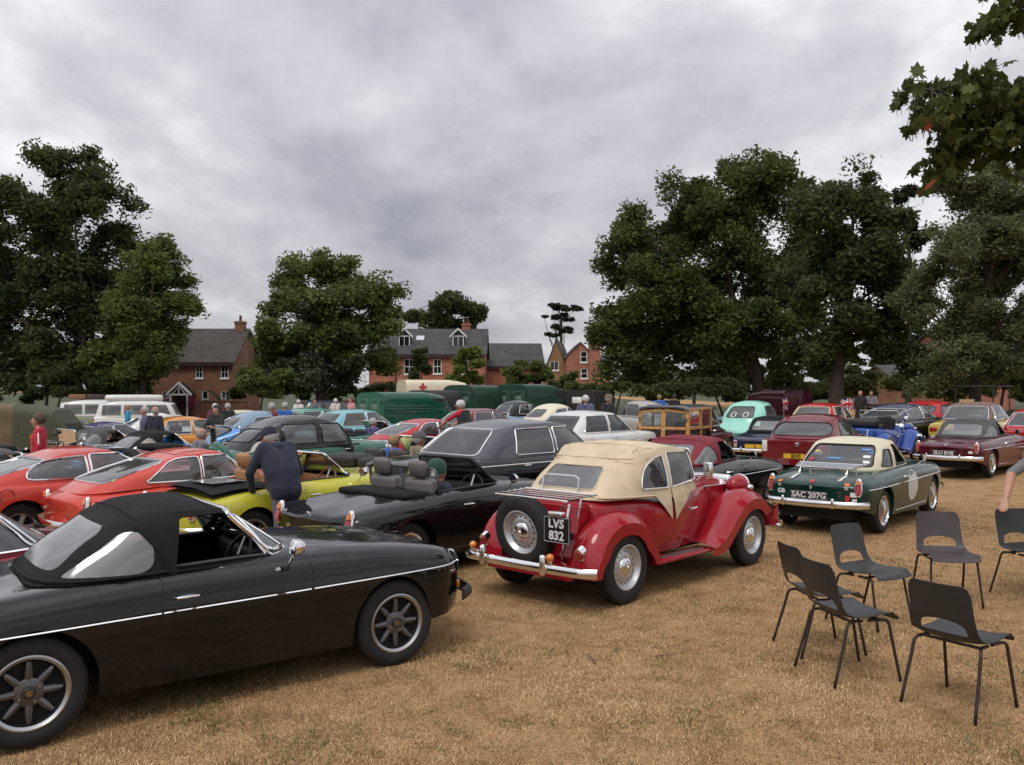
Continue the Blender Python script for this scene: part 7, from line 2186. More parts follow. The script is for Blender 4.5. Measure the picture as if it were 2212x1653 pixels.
def sticker(c, y, z, w, h, m, r=None, name='sticker'):
 M = on_tail(c, y, z); b = MB()
 if r: b.lathe([(r, -.001), (r, .002), (0, .002)], 14, 'z', M, cap=False)
 else: b.box(-w / 2, w / 2, -h / 2, h / 2, -.001, .002, M)
 return b.build(name, m, c.e, False)
STW = mat('sticker_white', (.72, .72, .70), .4); STO = mat('sticker_orange', (.65, .16, .02), .4); STR = mat('sticker_red', (.5, .03, .04), .4); STB = mat('sticker_blue', (.10, .22, .45), .4)
decal_text(c.e, on_tail(c, .44, .555), 'GB', .085, STW, bold=.03)
decal_text(c.e, on_tail(c, .0, .705), 'R', .13, STR, bold=.04); decal_text(c.e, on_tail(c, .0, .63), 'P', .075, STW, bold=.03)
for y in (.46, -.46):
 sticker(c, y, .69, .06, .055, STO); sticker(c, y, .645, 0, 0, STW, .024)
sticker(c, -.36, .565, 0, 0, CHROME, .032, 'boot_lock'); sticker(c, -.47, .49, .055, .12, STR); sticker(c, -.55, .565, .085, .06, STW, name='badge'); sticker(c, -.56, .49, .06, .045, STW)
b = MB(); b.tube([(-1.85, .42, .26), (-2.02, .42, .255)], .028, 10); b.build('exhaust', STEEL, c.e)
# window stickers on the hard top glass
for o in [o for o in c.e.children if o.name.startswith('rear_window')]:
 bv = BVHTree.FromPolygons([v.co for v in o.data.vertices], [p.vertices for p in o.data.polygons])
 for (y, z, w, h, m) in ((.38, .94, .07, .07, STR), (.36, 1.05, .06, .06, mat('sticker_yellow', (.6, .5, .12), .4)), (.05, .965, .20, .045, STB), (-.33, 1.09, .14, .06, STB), (-.38, 1.0, .10, .06, STW), (-.40, .93, .09, .05, STW), (-.40, 1.05, .08, .03, STB)):
  hh = bv.ray_cast(Vector((-5, y, z)), Vector((1, 0, 0)))
  if hh[0] is None: continue
  n = hh[1] if hh[1].x < 0 else -hh[1]; q = n; ya = (Vector((0, 0, 1)) - q * q.z).normalized(); xa = ya.cross(q); p = hh[0] + n * .006
  M = Matrix(((xa.x, ya.x, q.x, p.x), (xa.y, ya.y, q.y, p.y), (xa.z, ya.z, q.z, p.z), (0, 0, 0, 1)))
  b = MB(); b.prism(rpoly([(-w / 2, -h / 2), (w / 2, -h / 2), (w / 2, h / 2), (-w / 2, h / 2)], h * .4), 0, .001, 'z', M); b.build('sticker', m, o, False)
# ---- maroon
c = roadster('maroon roadster with grey soft top parked beside red saloon at the right', (10.79, 20.15), 44, P['maroon'], 'soft', hood=HOODG, wheels='wire', plate_txt='ELU 818J', detail=2, mirrors=(-1,))
decal_text(c.e, on_tail(c, .0, .70), 'P', .085, STW, bold=.03); sticker(c, -.50, .56, .09, .05, STW, name='badge')
# ---- black with red top, limousine
c = roadster('black roadster with a deep red soft top behind the red tourer', (2.95, 13.8), 48, P['black'], 'soft', hood=HOODR, wheels='wire', mirrors=(-1,))
c = saloon('long black limousine with chrome waist line and silver window surrounds', (.2, 13.8), 45, P['black'], 'limousine', roofm=paint('black_roof_sky_sheen', (.075, .072, .092), .25), name='limousine', seatm=SEATC, strip=.885, tails='round', tr=.012)  # black roof; its colour is raised to paint in the reflected sky
# ---- lime pair
c = roadster('open lime yellow roadster with tan dashboard, man leaning into it', (-2.70, 11.18), 48, P['lime'], 'open', wheels='alloy8', seatm=SEATT, dashm=SEATT, strip=False, mirrors=(-1, 1), bumpers='chrome', swr=WOODV)
b = MB()
rows = []
for x in np.linspace(-1.62, -.72, 8):
 rows.append([(x, y, .86 + .05 * math.sin((x + 1.62) / .9 * PI) - .06 * (abs(y) / .62) ** 3 + .015 * mnoise.noise(Vector((x * 6, y * 5, 0)))) for y in np.linspace(-.62, .62, 13)])
b.grid(rows); b.grid([[(p[0], p[1] * 1.0, p[2] - .03) for p in r] for r in rows]); b.build('folded_cover', HOODK, c.e)
b = MB(); b.grid([[(x, y, .918 - .03 * abs(x + 1.2)) for y in np.linspace(-.42, .1, 4)] for x in (-1.5, -1.35, -1.2, -1.05)]); b.build('folded_window', PLAST, c.e)
c = roadster('pale lime open sports car with a cream hood cover and black bags', (-1.62, 14.6), 48, P['limec'], 'open', wheels='wire', hood=mat('cream_hood_cover', (.55, .47, .36), .8), seatm=SEATB, strip=False, detail=1, mirrors=())
# ---- red coupes on the left
SUNB = mat('black_vinyl_roof', (.055, .055, .06), .5)
c = saloon('orange red fastback coupe with a black folding sunroof', (-4.15, 11.75), 48, P['tomato'], 'gt', name='coupe', tails='mgb', wheels='wire', strip=.64, sun=([(-.62, -.36), (-.02, -.36), (-.02, .36), (-.62, .36)], SUNB), tr=.012, seatm=SEATB)
c = saloon('orange red long bonnet coupe with rounded side windows at the left edge', (-5.95, 12.45), 48, P['red'], 'coupe', name='coupe', wheels='five', tails='box', tr=.014)
h, n = raycast(c.bvh, 'y', -1, -1.45, .74)
b = MB(); b.tube([h + Vector((.085 * math.cos(a), -.004, .085 * math.sin(a))) for a in np.linspace(0, 2 * PI, 24, endpoint=False)], .005, 4, True); b.build('fuel_flap', GAP, c.e)
c = saloon('dark red coupe with chrome window frames cut off by the left edge', (-4.05, 6.55), 40, P['dred'], 'gt', name='coupe', tails='mgb', wheels='wire', sc=(1, 1, .97), tr=.012)
c = roadster('black roadster with charcoal soft top half out of view at the far left', (-7.75, 13.35), 48, P['black'], 'soft', hood=HOODG, detail=1, mirrors=())
# ---- second and third rows
c = roadster('sky blue roadster with black soft top and chrome boot rack', (-7.7, 19.2), 48, P['sky'], 'soft', wheels='wire', detail=1, mirrors=(-1,), strip=False)
b = MB(); rk = [(-1.15, .45), (-1.15, -.45), (-1.75, -.40), (-1.75, .40)]; b.tube([(x, y, .93) for x, y in rk], .012, 6, True)
for x in (-1.3, -1.45, -1.6): b.tube([(x, -.43, .93), (x, .43, .93)], .008, 5)
for y in (-.3, .3): b.tube([(-1.2, y, .93), (-1.2, y, .82)], .01, 5); b.tube([(-1.7, y, .93), (-1.7, y, .74)], .01, 5)
b.build('boot_rack', CHROME, c.e)
c = tourer('dark red open vintage tourer with its black hood down, bald driver aboard', (-5.95, 17.5), 48, P['dred'], HOODK, plate_txt=None, style='hubcap', top=False, rack=False)
b = MB(); b.rbox(-1.45, -.95, -.5, .5, .92, 1.04, .06); b.build('folded_hood', HOODK, c.e)
c = vintage_saloon('green and black vintage saloon with a round spare wheel cover', (-3.85, 16.4), 47, P['dgreen'], P['black'])
c = saloon('powder blue rounded saloon behind the green and black vintage saloon', (-7.0, 24.6), 48, P['pblue'], 'round', sc=(1.1, 1.05, 1.0))
c = tourer('black vintage open tourer with folded hood left of sky blue roadster', (-9.7, 18.4), 48, P['black'], HOODK, plate_txt=None, style='hubcap', top=False, rack=False)
b = MB(); b.rbox(-1.5, -.9, -.5, .5, .92, 1.06, .06); b.build('folded_hood', HOODK, c.e)
c = roadster('beige roadster with a worn grey soft top and luggage rack', (-10.4, 22.4), 48, P['beige'], 'soft', hood=HOODG, detail=1, strip=False, mirrors=())
b = MB(); b.tube([(x, y, .93) for x, y in rk], .012, 6, True)
for x in (-1.3, -1.45, -1.6): b.tube([(x, -.43, .93), (x, .43, .93)], .008, 5)
for y in (-.3, .3): b.tube([(-1.2, y, .93), (-1.2, y, .80)], .01, 5)
b.build('boot_rack', CHROME, c.e)
c = roadster('dark green open roadster with chrome windscreen frame beside bright red coupe', (-3.75, 23.3), 48, P['dgreen'], 'open', detail=1, strip=False, mirrors=())
c = saloon('bright red fastback coupe with a man leaning on its roof', (-1.95, 21.7), 46, P['bright'], 'gt', name='coupe', tails='mgb', tr=.016, near=True)
c = saloon('white four door saloon with blue tinted glass in front of the beetle', (2.0, 21.9), 45, P['white'], 'saloon', wheels='hubcap', glass=glassmat('blue_glass', (.35, .48, .58), 1.6), tails='box', strip=.70)
c = woody('dark maroon estate car with varnished ash frame and twin rear doors', (4.95, 23.9), 56, P['choc'], WOOD, P['grey'])
b = MB(); MS = Matrix.Translation((0, 0, 1.56)); b.box(-1.2, .0, -.5, .5, .02, .04, MS)
c = saloon('dark red modern hatchback with two small flags on its roof edge', (6.95, 19.6), 57, P['dred'], 'hatch', name='hatchback', wheels='five', bump='body', tails='tall', tc=LENSW, plate_txt='BX0', pcol=PLATEY, trimm=TRIMB, glass=GLASST, seatm=SEATB)
hit, n = raycast(c.bvh, 'x', -1, 0, .80)
b = MB(); b.lathe([(.05, 0), (.045, -.014), (.03, -.016), (.03, -.008), (0, -.008)], 8, 'x', Matrix.Translation((hit.x, 0, .80))); b.build('badge', CHROME, c.e)
c = roadster('navy blue roadster between wooden estate car and dark red hatchback', (7.05, 22.9), 57, P['navy'], 'soft', detail=1, strip=False, lights='round', plate_txt='L', pcol=PLATEY, mirrors=())
c = saloon('mint green rounded saloon with two white eyes on its rear window', (7.6, 27.2), 55, P['mint'], 'round', sc=(1.05, 1.08, 1.04), tails='round', trimm=TRIMB)
for o in [o for o in c.e.children if o.name.startswith('rear_window')]:
 bv = BVHTree.FromPolygons([v.co for v in o.data.vertices], [p.vertices for p in o.data.polygons])
 for y in (-.19, .19):
  pts = []
  for a in np.linspace(0, 2 * PI, 18, endpoint=False):
   hh = bv.ray_cast(Vector((-5, y + .075 * math.cos(a), 1.16 + .075 * math.sin(a))), Vector((1, 0, 0)))
   if hh[0]: pts.append(hh[0] + Vector((-.012, 0, 0)))
  b = MB(); b.tube(pts, .016, 4, True); b.build('eye_sticker', STW, o)
c = saloon('red saloon with cream window frame behind the flag-bearing hatchback', (10.3, 28.5), 50, P['bright'], 'saloon', near=False, sc=(.9, .95, 1.0), trimm=P['cream'], tr=.02)
c = saloon('black coupe with chrome trimmed windscreen behind the blue hot rod', (11.9, 26.2), 40, P['black'], 'coupe', name='coupe', near=False, sc=(1.05, 1.05, 1.12), roofm=P['navy'])
c = saloon('bright red small hatchback in the far right row', (14.9, 30.5), 40, P['bright'], 'hatch', name='hatchback', near=False, wheels='five', bump='black', trimm=TRIMB)
c = saloon('pale yellow saloon with a brown roof in the right row', (14.0, 26.0), 48, P['yellow'], 'saloon', roofm=HOODB, near=False, sc=(.95, .95, 1.0))
c = saloon('red saloon with amber plate cut off by the right edge', (14.1, 22.8), 47, P['bright'], 'saloon', near=True, sc=(.95, .98, .93), plate_txt='Y2B', pcol=PLATEY)
c = tourer('bright blue open kit car with exposed black engine beside maroon roadster', (9.5, 22.6), 50, P['deep'], HOODK, plate_txt=None, style='hubcap', top=False, rack=False, name='kit_car')
b = MB(); b.rbox(-1.2, -.2, -.36, .36, .95, 1.14, .05); b.rbox(-.2, .7, -.3, .3, .95, 1.15, .05)
for i in range(5): b.tube([(-1.1 + i * .2, -.40, 1.2), (-1.0 + i * .2, -.52, 1.1), (-1.0 + i * .2, -.5, .8)], .03, 6)
b.build('engine', BLACKP, c.e)
# ---- back rows
c = saloon('orange saloon with white lower windows beyond the sky blue roadster', (-9.5, 25.6), 40, P['orange'], 'saloon', near=False, sc=(.95, .95, .98))
c = saloon('white rounded saloon in front of the white camper van', (-11.9, 29.5), 45, P['white'], 'beetle', near=False)
c = saloon('dark blue saloon left of the violet coupe', (-14.6, 28.5), 48, P['navy'], 'saloon', near=False, sc=(.95, .95, .97))
c = saloon('violet blue low coupe beyond the beige roadster', (-12.4, 27.2), 48, P['violet'], 'coupe', name='coupe', near=False)
c = saloon('pale green topped saloon with white pillars in the back row', (-6.9, 30.5), 46, P['white'], 'saloon', roofm=paint('green_roof', (.05, .24, .15)), near=False, sc=(1, 1, 1.03))
c = saloon('cream saloon behind the orange saloon', (-10.2, 33.5), 46, P['cream'], 'saloon', near=False)
c = saloon('pale turquoise saloon beside the green panel van', (-4.9, 27.6), 46, P['cyan'], 'saloon', near=False)
c = saloon('black family estate with raised tailgate glass far behind', (-9.3, 46.0), 30, P['navy'], 'suv', name='estate_car', near=False, trimm=TRIMB, glass=GLASST, wheels='five', bump='black')
c = saloon('dark red saloon in front of the black roofed blue saloon', (-.95, 28.0), 46, P['dred'], 'saloon', near=False, sc=(.95, .95, .95))
c = saloon('blue rounded saloon with black roof under the army lorries', (.35, 36.0), 48, P['pblue'], 'round', roofm=P['black'], near=False)
c = saloon('cream beetle shaped saloon behind the white saloon', (1.55, 29.6), 47, P['cream'], 'beetle', near=False, roofm=P['ocream'])
c = saloon('light grey upright saloon behind the wooden estate car', (4.9, 33.5), 120, P['lgrey'], 'round', near=False, sc=(1.1, 1.05, 1.03), trimm=TRIMB)
c = saloon('pale blue saloon beyond the wooden estate car', (7.2, 34.0), 60, P['pblue'], 'saloon', near=False, sc=(.95, .95, .95))
c = saloon('dark blue saloon parked under the big oak', (7.2, 41.0), 60, P['navy'], 'saloon', near=False)
# ---- vans, lorries and campers
c = box_body('green panel van with twin rear doors in the back row', (-4.3, 36.5), 47, P['vgreen'], L=4.3, W=1.85, H=1.95, n=5.5, rearm=paint('faded_green', (.045, .13, .09), .5, .1))
c = box_body('grey black canvas backed lorry right of the green panel van', (-3.0, 41.0), 55, mat('charcoal_canvas', (.03, .03, .032), .85), name='lorry', cat='lorry', L=4.4, W=1.7, H=1.98, rear='flat', mould=False)
c = box_body('green army lorry with rounded back, left of the pair', (-1.35, 42.5), 55, P['agreen'], name='lorry', cat='lorry', L=4.2, W=2.0, H=2.2, rear='doors', mould=False, n=4.5)
c = box_body('green army lorry with rounded back, right of the pair', (1.15, 43.5), 55, P['agreen'], name='lorry', cat='lorry', L=4.2, W=2.1, H=2.25, rear='doors', mould=False, n=4.5)
c = box_body('black box lorry with a small white rear window', (4.1, 46.0), 70, mat('black_tarpaulin', (.012, .012, .013), .6), name='lorry', cat='lorry', L=4.8, W=2.0, H=1.95, rear='window', mould=False, n=8)
c = box_body('cream field ambulance with a small red cross on its side', (-4.3, 51.0), 24, P['ocream'], name='ambulance', cat='ambulance', L=4.6, W=2.1, H=2.62, rear='flat', mould=False, n=7, win=True)
b = MB(); b.box(-1.4, -1.28, -1.09, -1.055, 1.98, 2.42); b.box(-1.55, -1.13, -1.085, -1.06, 2.14, 2.26); b.build('red_cross', STR, c.e, False)
c = box_body('khaki canvas covered army truck at the left edge', (-13.1, 22.4), 12, CANV, name='army_truck', cat='lorry', L=4.6, W=1.8, H=1.92, rear='open', mould=False, n=9, cabm=mat('olive_paint', (.05, .055, .03), .7))
c = box_body('maroon vintage lorry parked behind the mint green saloon', (12.4, 41.0), 110, P['choc'], name='lorry', cat='lorry', L=3.6, W=1.6, H=1.85, mould=False, rear='flat', n=8)
c = saloon('cream and sage camper van with suitcases on its roof', (-22.6, 47.5), 18, paint('sage', (.22, .26, .16)), 'camper', roofm=P['white'], name='camper_van', cat='camper van', near=False, group='camper vans under the left tree', glass=GLASST)
for k, (x, m, nm, lb) in enumerate(((-1.1, (.20, .10, .05), 'suitcase', 'tan suitcase on the sage camper roof'), (-.2, (.05, .03, .03), 'suitcase', 'dark brown suitcase on the sage camper roof'))):
 z0 = c.e.location.z + 1.96; b = MB(); b.rbox(-.42, .42, -.3, .3, 0, .26, .04); b.box(-.02, .02, -.305, .305, -.001, .265)
 o = b.build(nm, mat('suitcase_%d' % k, m, .6)); o.location = (c.e.location.x + x * math.cos(rad(18)), c.e.location.y + x * math.sin(rad(18)), z0); o.rotation_euler = (0, 0, rad(18)); tag(o, lb, 'suitcase', 'suitcases on the camper')
c = saloon('white high roofed camper van nearest the porch', (-19.6, 45.5), 18, P['white'], 'camper', name='camper_van', cat='camper van', near=False, group='camper vans under the left tree', glass=GLASST, sc=(1, 1, 1.0))
b = MB(); b.rbox(-1.6, 1.2, -.62, .62, 1.86, 2.22, .18, 4); b.build('high_roof', P['white'], c.e)
c = tourer('black vintage tourer with a flat canopy far right', (18.6, 35.0), 120, P['black'], HOODK, plate_txt=None, style='hubcap', top=False, rack=False)
b = MB(); b.rbox(-1.3, .45, -.62, .62, 1.82, 1.90, .03)
for x in (-1.2, .35):
 for y in (-.55, .55): b.tube([(x, y, .9), (x, y, 1.84)], .025, 6)
b.build('canopy', BLACKP, c.e)
# ---------------------------------------------------------------- moulded plastic chairs
CHG = mat('charcoal_polypropylene', (.024, .025, .027), .40, noise=.12, nscale=9, bump=.08, bscale=260)
CHB = mat('brown_polypropylene', (.045, .032, .034), .42, noise=.12, nscale=9, bump=.08, bscale=260)
LEGM = mat('brown_tube', (.035, .024, .022), .45, .3)
def chair_parts():
 prof = [(-.255, .795), (-.235, .70), (-.212, .60), (-.190, .52), (-.165, .465), (-.115, .437), (-.04, .430), (.06, .436), (.15, .446), (.205, .444), (.232, .428), (.240, .412)]
 P_ = catmull(prof, 4); wd = pchip([(0, .195), (.25, .205), (.42, .225), (.55, .228), (.8, .215), (1.0, .205)])
 rows = []
 n = len(P_)
 for i, p in enumerate(P_):
  t = i / (n - 1); w = wd(t); r = []
  for k in range(15):
   u = -1 + 2 * k / 14; a = abs(u)
   back = max(0, 1 - t / .45)
   dx = back * (.030 * (1 - a * a) * -1 + .0) ; dz = (1 - back) * (.016 * a ** 3 if t < .8 else 0)
   if t > .42: dz += -.010 * (1 - a * a) 
   corner = 1.0
   if t < .05: corner = 1 - .06 * (1 - t / .05) * 1
   r.append((p.x + dx, u * w * corner, p.y + dz - (.018 * max(0, a - .86) / .14 if t < .04 else 0)))
  rows.append(r)
 b = MB(); b.grid(rows); me = b.mesh(); bm = bmesh.new(); bm.from_mesh(me); bm.normal_update()
 hole = []
 for a in np.linspace(0, PI, 13): hole.append((.135 * math.cos(a) * (1 if True else 1), .495 + .068 * math.sin(a) ** .7))
 hole = [(-.148, .482), (.148, .482)] + [(.146 * math.cos(a), .497 + .074 * math.sin(a) ** .6) for a in np.linspace(.12, PI - .12, 11)]
 q = clip_out(bm, [f for f in bm.faces if f.calc_center_median().x < -.1], 'x', hole)
 if q: q.free()
 tidy(bm); thicken(bm, .006)
 # rolled rim
 sh = bpy.data.meshes.new('shell'); bm.to_mesh(sh); bm.free()
 sh.polygons.foreach_set('use_smooth', [True] * len(sh.polygons)); sh.set_sharp_from_angle(angle=rad(50))
 legs = []
 for (x0, x1, xb, y0, y1) in ((.13, .17, .245, .12, .205), (.13, .17, .245, -.12, -.205), (-.10, -.15, -.265, .12, .215), (-.10, -.15, -.265, -.12, -.215)):
  b = MB(); b.tube(catmull([(x0 * .2, y0 * 1.5, .412), (x0, y0 * 1.55, .412), (x1, y1 * .96, .392), (x1 + (xb - x1) * .25, y1 * 1.0, .29), (xb, y1 * 1.08, .004)], 4), .0105, 8)
  m = b.mesh('leg'); m.polygons.foreach_set('use_smooth', [True] * len(m.polygons)); m.materials.append(LEGM); legs.append(m)
 b = MB(); b.tube([(.10, -.19, .412), (.10, .19, .412)], .010, 6); b.tube([(-.10, -.19, .412), (-.10, .19, .412)], .010, 6); fr = b.mesh('cross_bar'); fr.materials.append(LEGM)
 return sh, legs, fr
SH, LEGS, FRM = chair_parts()
def chair(label, x, y, yaw, m, tilt=0):
 e = empty('plastic_chair', (x, y, gnd(x, y) - .004), rad(yaw)); tag(e, label, 'chair', 'plastic chairs on the grass')
 me = SH.copy(); me.materials.clear(); me.materials.append(m)
 o = bpy.data.objects.new('shell', me); COL.objects.link(o); o.parent = e
 for l in LEGS: o = bpy.data.objects.new('leg', l); COL.objects.link(o); o.parent = e
 o = bpy.data.objects.new('seat_frame', FRM); COL.objects.link(o); o.parent = e
chair('charcoal plastic chair nearest the camera, its back turned to us', 2.79, 5.39, 34, CHG)
chair('charcoal plastic chair facing right, overlapping the leftmost chair', 2.31, 5.95, 14, CHG)
chair('leftmost charcoal plastic chair, seen edge on', 2.33, 6.55, 8, CHG)
chair('charcoal plastic chair standing nearest the green roadster bumper', 3.02, 7.30, -60, CHG)
chair('brownish plastic chair facing the camera with its cut out showing', 4.02, 8.0, -97, CHB)
chair('charcoal plastic chair at the right edge with a hand on it', 4.90, 8.15, -75, CHG)
# ---------------------------------------------------------------- people
SKIN = mat('skin', (.42, .22, .15), .55, noise=.10, nscale=20)
def clothmat(name, c): return mat('cloth_' + name, c, .85, noise=.25, nscale=7, bump=.8, bscale=11, sheen=.1)
_pose = {}
def capsule(b, p, q, r0, r1, n=10):
 p, q = Vector(p), Vector(q); d = q - p
 if d.length < 1e-5: b.sphere(p, r0, n, 7); return
 t = d.normalized(); u = t.orthogonal().normalized(); w = t.cross(u)
 rings = []
 for a in (-90, -60, -30, 0): rings.append((p + t * r0 * math.sin(rad(a)), r0 * math.cos(rad(a))))
 for a in (0, 30, 60, 90): rings.append((q + t * r1 * math.sin(rad(a)), r1 * math.cos(rad(a))))
 rows = [[c_ + (u * math.cos(2 * PI * k / n) + w * math.sin(2 * PI * k / n)) * max(.0005, r) for k in range(n + 1)] for c_, r in rings]
 b.grid(rows)
def hand(C, wrist, d, nrm, L=1.0, curl=.5, lab='skin'):
 """palm, four unequal bent fingers, and a thumb from the side of the palm"""
 d = d.normalized(); nrm = (nrm - d * nrm.dot(d)).normalized(); s_ = d.cross(nrm)
 C.append((lab, wrist, wrist + d * .03 * L, .026, .028))
 for k in (-1.2, -.4, .4, 1.2): C.append((lab, wrist + d * .025 * L + s_ * k * .012, wrist + d * .085 * L + s_ * k * .021, .018, .014))
 for k, ln in ((-1.5, .062), (-.5, .078), (.5, .083), (1.5, .072)):
  a = wrist + d * .092 * L + s_ * k * .0205
  m = a + (d * math.cos(curl * .5) - nrm * math.sin(curl * .5)) * ln * .5 + s_ * k * .002; t = m + (d * math.cos(curl * 1.3) - nrm * math.sin(curl * 1.3)) * ln * .5
  C.append((lab, a, m, .0098, .009)); C.append((lab, m, t, .009, .0075))
 th = wrist + d * .025 * L + s_ * .03; m = th + (d * .6 + s_ * .75).normalized() * .038; C.append((lab, th, m, .014, .011)); C.append((lab, m, m + (d * .9 + s_ * .25 - nrm * .2).normalized() * .032, .011, .009))
def figure(key, lean=0.0, lean_side=0.0, arms=None, seated=False, head_yaw=0.0, voxel=.022, headfwd=0.0, sleeve='top', fine=False, belly=0.0, stance=.11, bulk=1.0, coat=False):
 """whole clothed figure facing +x, as one continuous skin; faces carry the garment they belong to"""
 if key in _pose: return _pose[key]
 C = []
 hip = Vector((0, 0, .93 if not seated else .10))
 R = Matrix.Rotation(lean, 3, 'Y') @ Matrix.Rotation(lean_side, 3, 'X')
 T = lambda x, y, z: hip + R @ Vector((x, y, z))
 for sd in (-1, 1):
  C += [('top', T(.0, sd * .075, .16), T(.01, sd * .095, .36), .118 + belly * .3, .122), ('top', T(0, sd * .10, .38), T(-.01, sd * .155, .50), .112, .075), ('top' if coat else 'trousers', hip + Vector((0, sd * .07, -.06 if coat else .02)), T(.0, sd * .065, .10), .118, .115), ('top', T(.02 + belly, sd * .06, .08), T(.02 + belly, sd * .06, .22), .115 + belly * .4, .115)]
  h0 = hip + Vector((0, sd * .09, -.02))
  if seated: kn = hip + Vector((.44, sd * .13, .04)); an = kn + Vector((.12, 0, -.40))
  else: kn = hip + Vector((.025, sd * stance, -.44)); an = hip + Vector((-.01, sd * (stance + .01), -.85))
  C += [('trousers', h0, kn, .098, .066), ('trousers', kn, an, .066, .052), ('shoes', an + Vector((-.03, 0, -.045)), an + Vector((.16, sd * .02, -.05)), .045, .036)]
  sh = T(-.01, sd * .185, .495)
  if arms is None: el = T(-.03, sd * .265, .22); wr = T(.07, sd * .25, -.03)
  else:
   a = arms[0 if sd < 0 else 1]; el, wr = (Vector(a[0]) if not a[2] else T(*a[0])), (Vector(a[1]) if not a[2] else T(*a[1]))
  C += [('top', sh, el, .062, .050), (sleeve, el, el.lerp(wr, .92), .046, .036)]
  hand(C, wr, (wr - el), R @ Vector((0, -sd, .0)) if arms is None else Vector((0, 0, 1)), curl=.6 if arms is None else .45)
 nk = T(.0, 0, .53); hd = T(.02 + headfwd, 0, .66); 
 hr = Matrix.Rotation(head_yaw, 3, 'Z') @ Matrix.Rotation(lean * .6, 3, 'Y')
 Hh = lambda x, y, z: hd + hr @ Vector((x, y, z))
 C += [('top', T(0, -.05, .50), T(0, .05, .50), .07, .07), ('skin', nk, hd + Vector((0, 0, -.06)), .056, .052), ('skin', Hh(-.012, 0, .055), Hh(.012, 0, .045), .094, .090), ('skin', Hh(.02, 0, -.02), Hh(.035, 0, -.05), .078, .060), ('skin', Hh(.095, 0, .022), Hh(.116, 0, -.012), .011, .017), ('skin', Hh(.052, 0, -.085), Hh(.06, 0, -.085), .034, .03)]
 for sd in (-1, 1): C += [('skin', Hh(-.005, sd * .088, .015), Hh(-.012, sd * .094, -.02), .020, .014), ('skin', Hh(.086, sd * .034, .048), Hh(.088, sd * .045, .046), .012, .011), ('skin', Hh(.066, sd * .045, -.012), Hh(.07, sd * .04, -.02), .028, .024)]
 C += [('skin', Hh(.082, -.022, -.055), Hh(.082, .022, -.055), .014, .014)]
 C = [(l, p, q, r0 * bulk, r1 * bulk) if l == 'top' else (l, p, q, r0, r1) for (l, p, q, r0, r1) in C]
 b = MB()
 for (l, p, q, r0, r1) in C: capsule(b, p, q, r0, r1)
 me = b.mesh('body_tmp'); o = bpy.data.objects.new('tmp', me); COL.objects.link(o)
 m = o.modifiers.new('r', 'REMESH'); m.mode = 'VOXEL'; m.voxel_size = voxel; m.use_smooth_shade = True
 if not fine: s2 = o.modifiers.new('s', 'SMOOTH'); s2.factor = .5; s2.iterations = 3
 dg = bpy.context.evaluated_depsgraph_get(); out = bpy.data.meshes.new_from_object(o.evaluated_get(dg)); bpy.data.objects.remove(o); bpy.data.meshes.remove(me)
 # name the garment of every face by its nearest limb
 n = len(out.polygons); ctr = np.empty(n * 3); out.polygons.foreach_get('center', ctr); ctr = ctr.reshape(-1, 3)
 best = np.full(n, 9.0); lab = np.zeros(n, np.int32); order = ['skin', 'top', 'trousers', 'shoes']
 for (l, p, q, r0, r1) in C:
  p_, q_ = np.array(p), np.array(q); d = q_ - p_; L2 = max(1e-9, d @ d); t = np.clip(((ctr - p_) @ d) / L2, 0, 1)
  dist = np.linalg.norm(ctr - (p_ + t[:, None] * d), axis=1) - (r0 + (r1 - r0) * t); k = dist < best; best[k] = dist[k]; lab[k] = order.index(l)
 out.polygons.foreach_set('material_index', lab); out.polygons.foreach_set('use_smooth', [True] * n); out.name = 'body'
 H4 = Matrix.Translation(hd) @ hr.to_4x4()
 _pose[key] = (out, H4)
 return _pose[key]
def hair_mesh(kind):
 k = 'hair_' + kind
 if k in _pose: return _pose[k]
 bm = bmesh.new(); bmesh.ops.create_uvsphere(bm, u_segments=20, v_segments=14, radius=1.0)
 dl = []
 for v in bm.verts:
  c_ = v.co; x, y, z = c_.x * .112, c_.y * .104, c_.z * .118
  nz = .006 * mnoise.noise(Vector((x * 60, y * 60, z * 60)))
  v.co = Vector((x - .012, y, z + .038)) * (1 + nz * 4)
 for f in bm.faces:
  c_ = f.calc_center_median()
  if kind == 'short' and (c_.z < -.01 or (c_.x > .045 and c_.z < .085) or (c_.z < .035 and c_.x > .02)): dl.append(f)
  if kind == 'fringe' and ((c_.x > .06 and c_.z < .055) or c_.z < -.035 or (c_.z < .03 and c_.x > .02)): dl.append(f)
  if kind == 'bald' and (c_.z > .055 or c_.z < -.03 or c_.x > -.01): dl.append(f)
 bmesh.ops.delete(bm, geom=dl, context='FACES')
 me = bpy.data.meshes.new('hair'); bm.to_mesh(me); bm.free(); me.polygons.foreach_set('use_smooth', [True] * len(me.polygons)); _pose[k] = me
 return me
